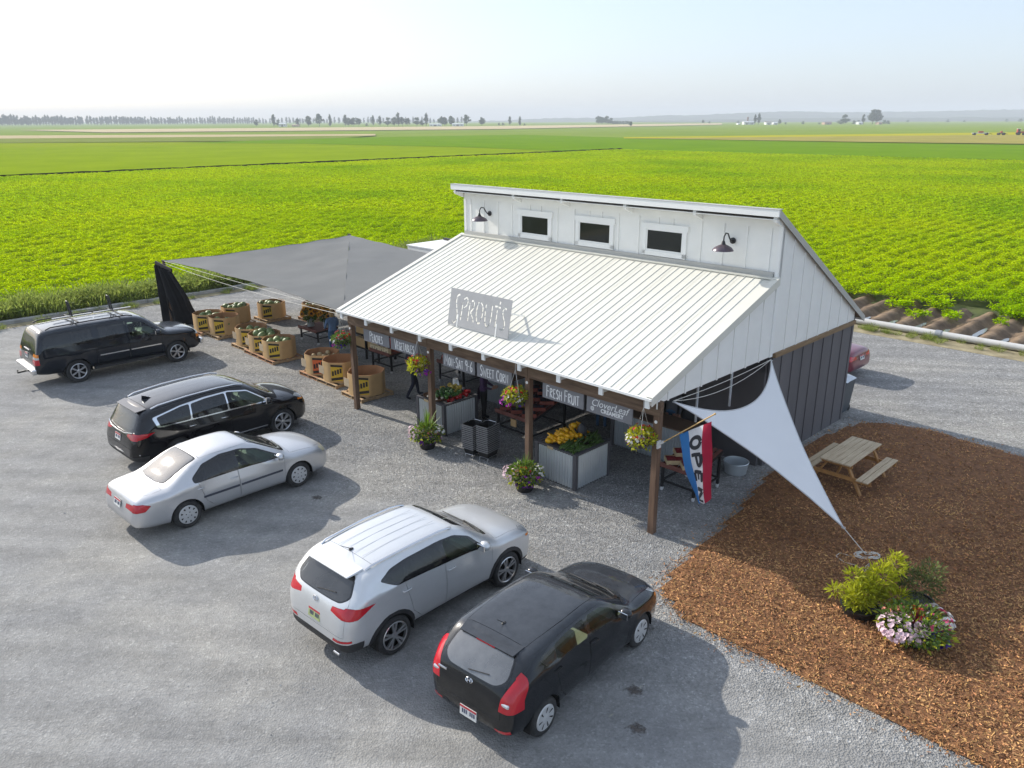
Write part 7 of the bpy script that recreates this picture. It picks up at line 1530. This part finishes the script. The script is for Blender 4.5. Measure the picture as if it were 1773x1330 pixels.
# farm buildings
shedw = M('shed_white', (.74,.74,.73), .6); shedr = M('shed_roof', (.60,.62,.64), .5); houser = M('house_roof', (.20,.16,.15), .8); tanb = M('farm_tan', (.42,.28,.18), .8); redp = M('tractor_red', (.42,.03,.03), .5); siren = M('silo_rust', (.24,.15,.13), .8)
def shed(px, y, w, h, label, m=shedw, rf=shedr, d=14, rise=.35):
    p = G(px, 217); k = y/p.y; t = thing('farm_shed', label, 'shed', (p.x*k, y, -.9), 0, 'distant farm buildings'); MB().box(-w/2,w/2,-d/2,d/2,0,h).build('wall', m, t); r = h*rise
    MB().add([(-w/2-.4,-d/2-.4,h+.01),(w/2+.4,-d/2-.4,h+.01),(w/2+.4,d/2+.4,h+.01),(-w/2-.4,d/2+.4,h+.01),(-w/2-.4,0,h+r),(w/2+.4,0,h+r)],[(0,1,5,4),(2,3,4,5),(0,4,3),(1,2,5),(0,3,2,1)]).build('roof', rf, t)
    MB().box(-w*.12,w*.12,-d/2-.12,-d/2-.01,.0,h*.75).build('door', houser, t)
    for s in (-1,1): MB().box(s*w*.32-w*.06,s*w*.32+w*.06,-d/2-.12,-d/2-.01,h*.4,h*.75).build('window', houser, t)
shed(490,1370,11,4.5,'white shed in the farm row left of centre',d=10); shed(512,1370,10,2.4,'low tan shed right of the white shed',tanb,tanb); shed(754,1360,19,3.0,'first long white shed on the horizon'); shed(793,1360,18,3.2,'second long white shed on the horizon')
shed(1291,1520,10,4.2,'white farm shed left of the rust silo'); shed(1300,1525,8,4.2,'white farm shed right of the rust silo'); shed(1329,1450,9,4.0,'small white house before the wooded ridge',rf=houser); shed(1341,1455,7,3.2,'white outbuilding beside the small house'); shed(1431,1440,12,3.6,'brown roofed farmhouse left of the willow',tanb,houser); shed(1487,1430,7,3.4,'white shed under the willow trees'); shed(1521,1430,6,3.0,'tan shed at the foot of the willow',tanb,tanb); shed(1278,1500,4,2.2,'tiny white shed far left of the rust silo')
p = G(1294,217); k = 1530/p.y; t = thing('farm_silo', 'rust brown silo between two white sheds on the horizon', 'silo', (p.x*k,1530,-.9), 0); MB().lathe([(1.6,0),(1.6,12),(1.1,13),(.001,13.6)],14).build('silo_wall', siren, t)
# parked implements in the dry strip on the right
def implement(px, py, label, body, w):
    p = G(px, py, -.3); t = thing('farm_implement', label, 'farm machine', (p.x,p.y,-.3), R(-10), 'parked farm machines')
    MB().bar((-w/2,0,1.0),(w/2,0,1.0),.7,.5).build('frame', body, t, bevel=.08); MB().box(-w*.12,w*.16,-.6,.6,1.26,2.0).build('hopper', redp, t, bevel=.1)
    MB().bar((w/2,0,.9),(w/2+1.6,0,.5),.2,.2).build('drawbar', blackpl, t)
    for s in (-1,1):
        for x in (-w*.36, w*.36): MB().lathe([(.0,-.2),(.35,-.2),(.62,-.16),(.62,.16),(.35,.2),(.0,.2)],16,Matrix.Translation((x,s*.95,.62)) @ Matrix.Rotation(R(90),4,'X')).build('wheel', rubber, t, smooth=40)
implement(1697,234,'white and red seed implement parked in the dry grass strip',shedw,8.5); implement(1733,234,'small brown implement between the seed implement and the tractor',siren,3.4)
p = G(1766,234,-.3); t = thing('red_tractor', 'red tractor at the right edge of the dry grass strip', 'tractor', (p.x,p.y,-.3), R(-15))
MB().box(-.4,2.2,-.5,.5,1.1,1.9).build('bonnet', redp, t, bevel=.1); MB().box(-1.7,-.3,-.85,.85,1.2,3.1).build('cab', redp, t, bevel=.08); MB().box(-1.8,-.2,-.95,.95,3.11,3.3).build('cab_roof', shedw, t); MB().box(-1.5,-.5,-.87,.87,2.0,2.9).build('cab_glass', winglass, t); MB().tube([(1.2,.3,1.9),(1.2,.3,3.0)],.06,8).build('exhaust', blackpl, t)
for x, r in ((-1.0,.95),(1.7,.6)):
    for s in (-1,1): MB().lathe([(.0,-.22),(r*.55,-.22),(r,-.18),(r,.18),(r*.55,.22),(.0,.22)],18,Matrix.Translation((x,s*1.0,r)) @ Matrix.Rotation(R(90),4,'X')).build('wheel', rubber, t, smooth=40)
# hills
def ridge(name, y, x0, x1, fn, m, n=160):
    mb = MB()
    for i in range(n+1):
        x = smin(x0, x1, i/n); h = fn(x/y*1000)
        mb.v += [(x,y-500,-.88),(x,y-200,h*.55),(x,y,h),(x,y+300,h*.4)]
    mb.f = [(4*i+k,4*i+4+k,4*i+5+k,4*i+1+k) for i in range(n) for k in range(3)]
    return tag(mb.build(name, m, smooth=80), kind='structure')
wood = M('wooded_hill', (.045,.065,.040), .95, var=.45, vs=.012, c2=(.085,.105,.06))
def env(a):      # a = 1000*x/y ; pixels right of centre ~ a*1.44
    px = 886 + a*1.44; return max(0.0, min(1.0, (px-880)/340)) 
ridge('hills', 4200, -600, 4200, lambda a: 8 + env(a)*(24 + 14*math.exp(-((886+a*1.44-1390)/90)**2) + 17*min(1,max(0,(886+a*1.44-1430)/260))) + 7*noise.noise((a*.012,0,0)) + 4*noise.noise((a*.05,3,0)) + 2.5*noise.noise((a*.16,7,0)), wood, 420)
ridge('wooded_ridge', 3200, 500, 3200, lambda a: 3 + env(a)*9*min(1,max(0,(886+a*1.44-1120)/250)) + 4*noise.noise((a*.03,11,0)) + 3*noise.noise((a*.12,15,0)), wood, 420)
# air
hz = MB().box(-5600,5600,-350,5600,-3,75).build('haze', []); hm = bpy.data.materials.new('haze'); hm.use_nodes = True; nt = hm.node_tree; nt.nodes.clear()
ho_ = nt.nodes.new('ShaderNodeOutputMaterial'); hv = nt.nodes.new('ShaderNodeVolumePrincipled'); hv.inputs['Density'].default_value = HAZE; hv.inputs['Color'].default_value = (.86,.93,1,1); hv.inputs['Anisotropy'].default_value = 0.0; nt.links.new(hv.outputs[0], ho_.inputs['Volume']); hz.data.materials.append(hm); tag(hz, 'thin pale summer haze over the fields', None, None, 'stuff')
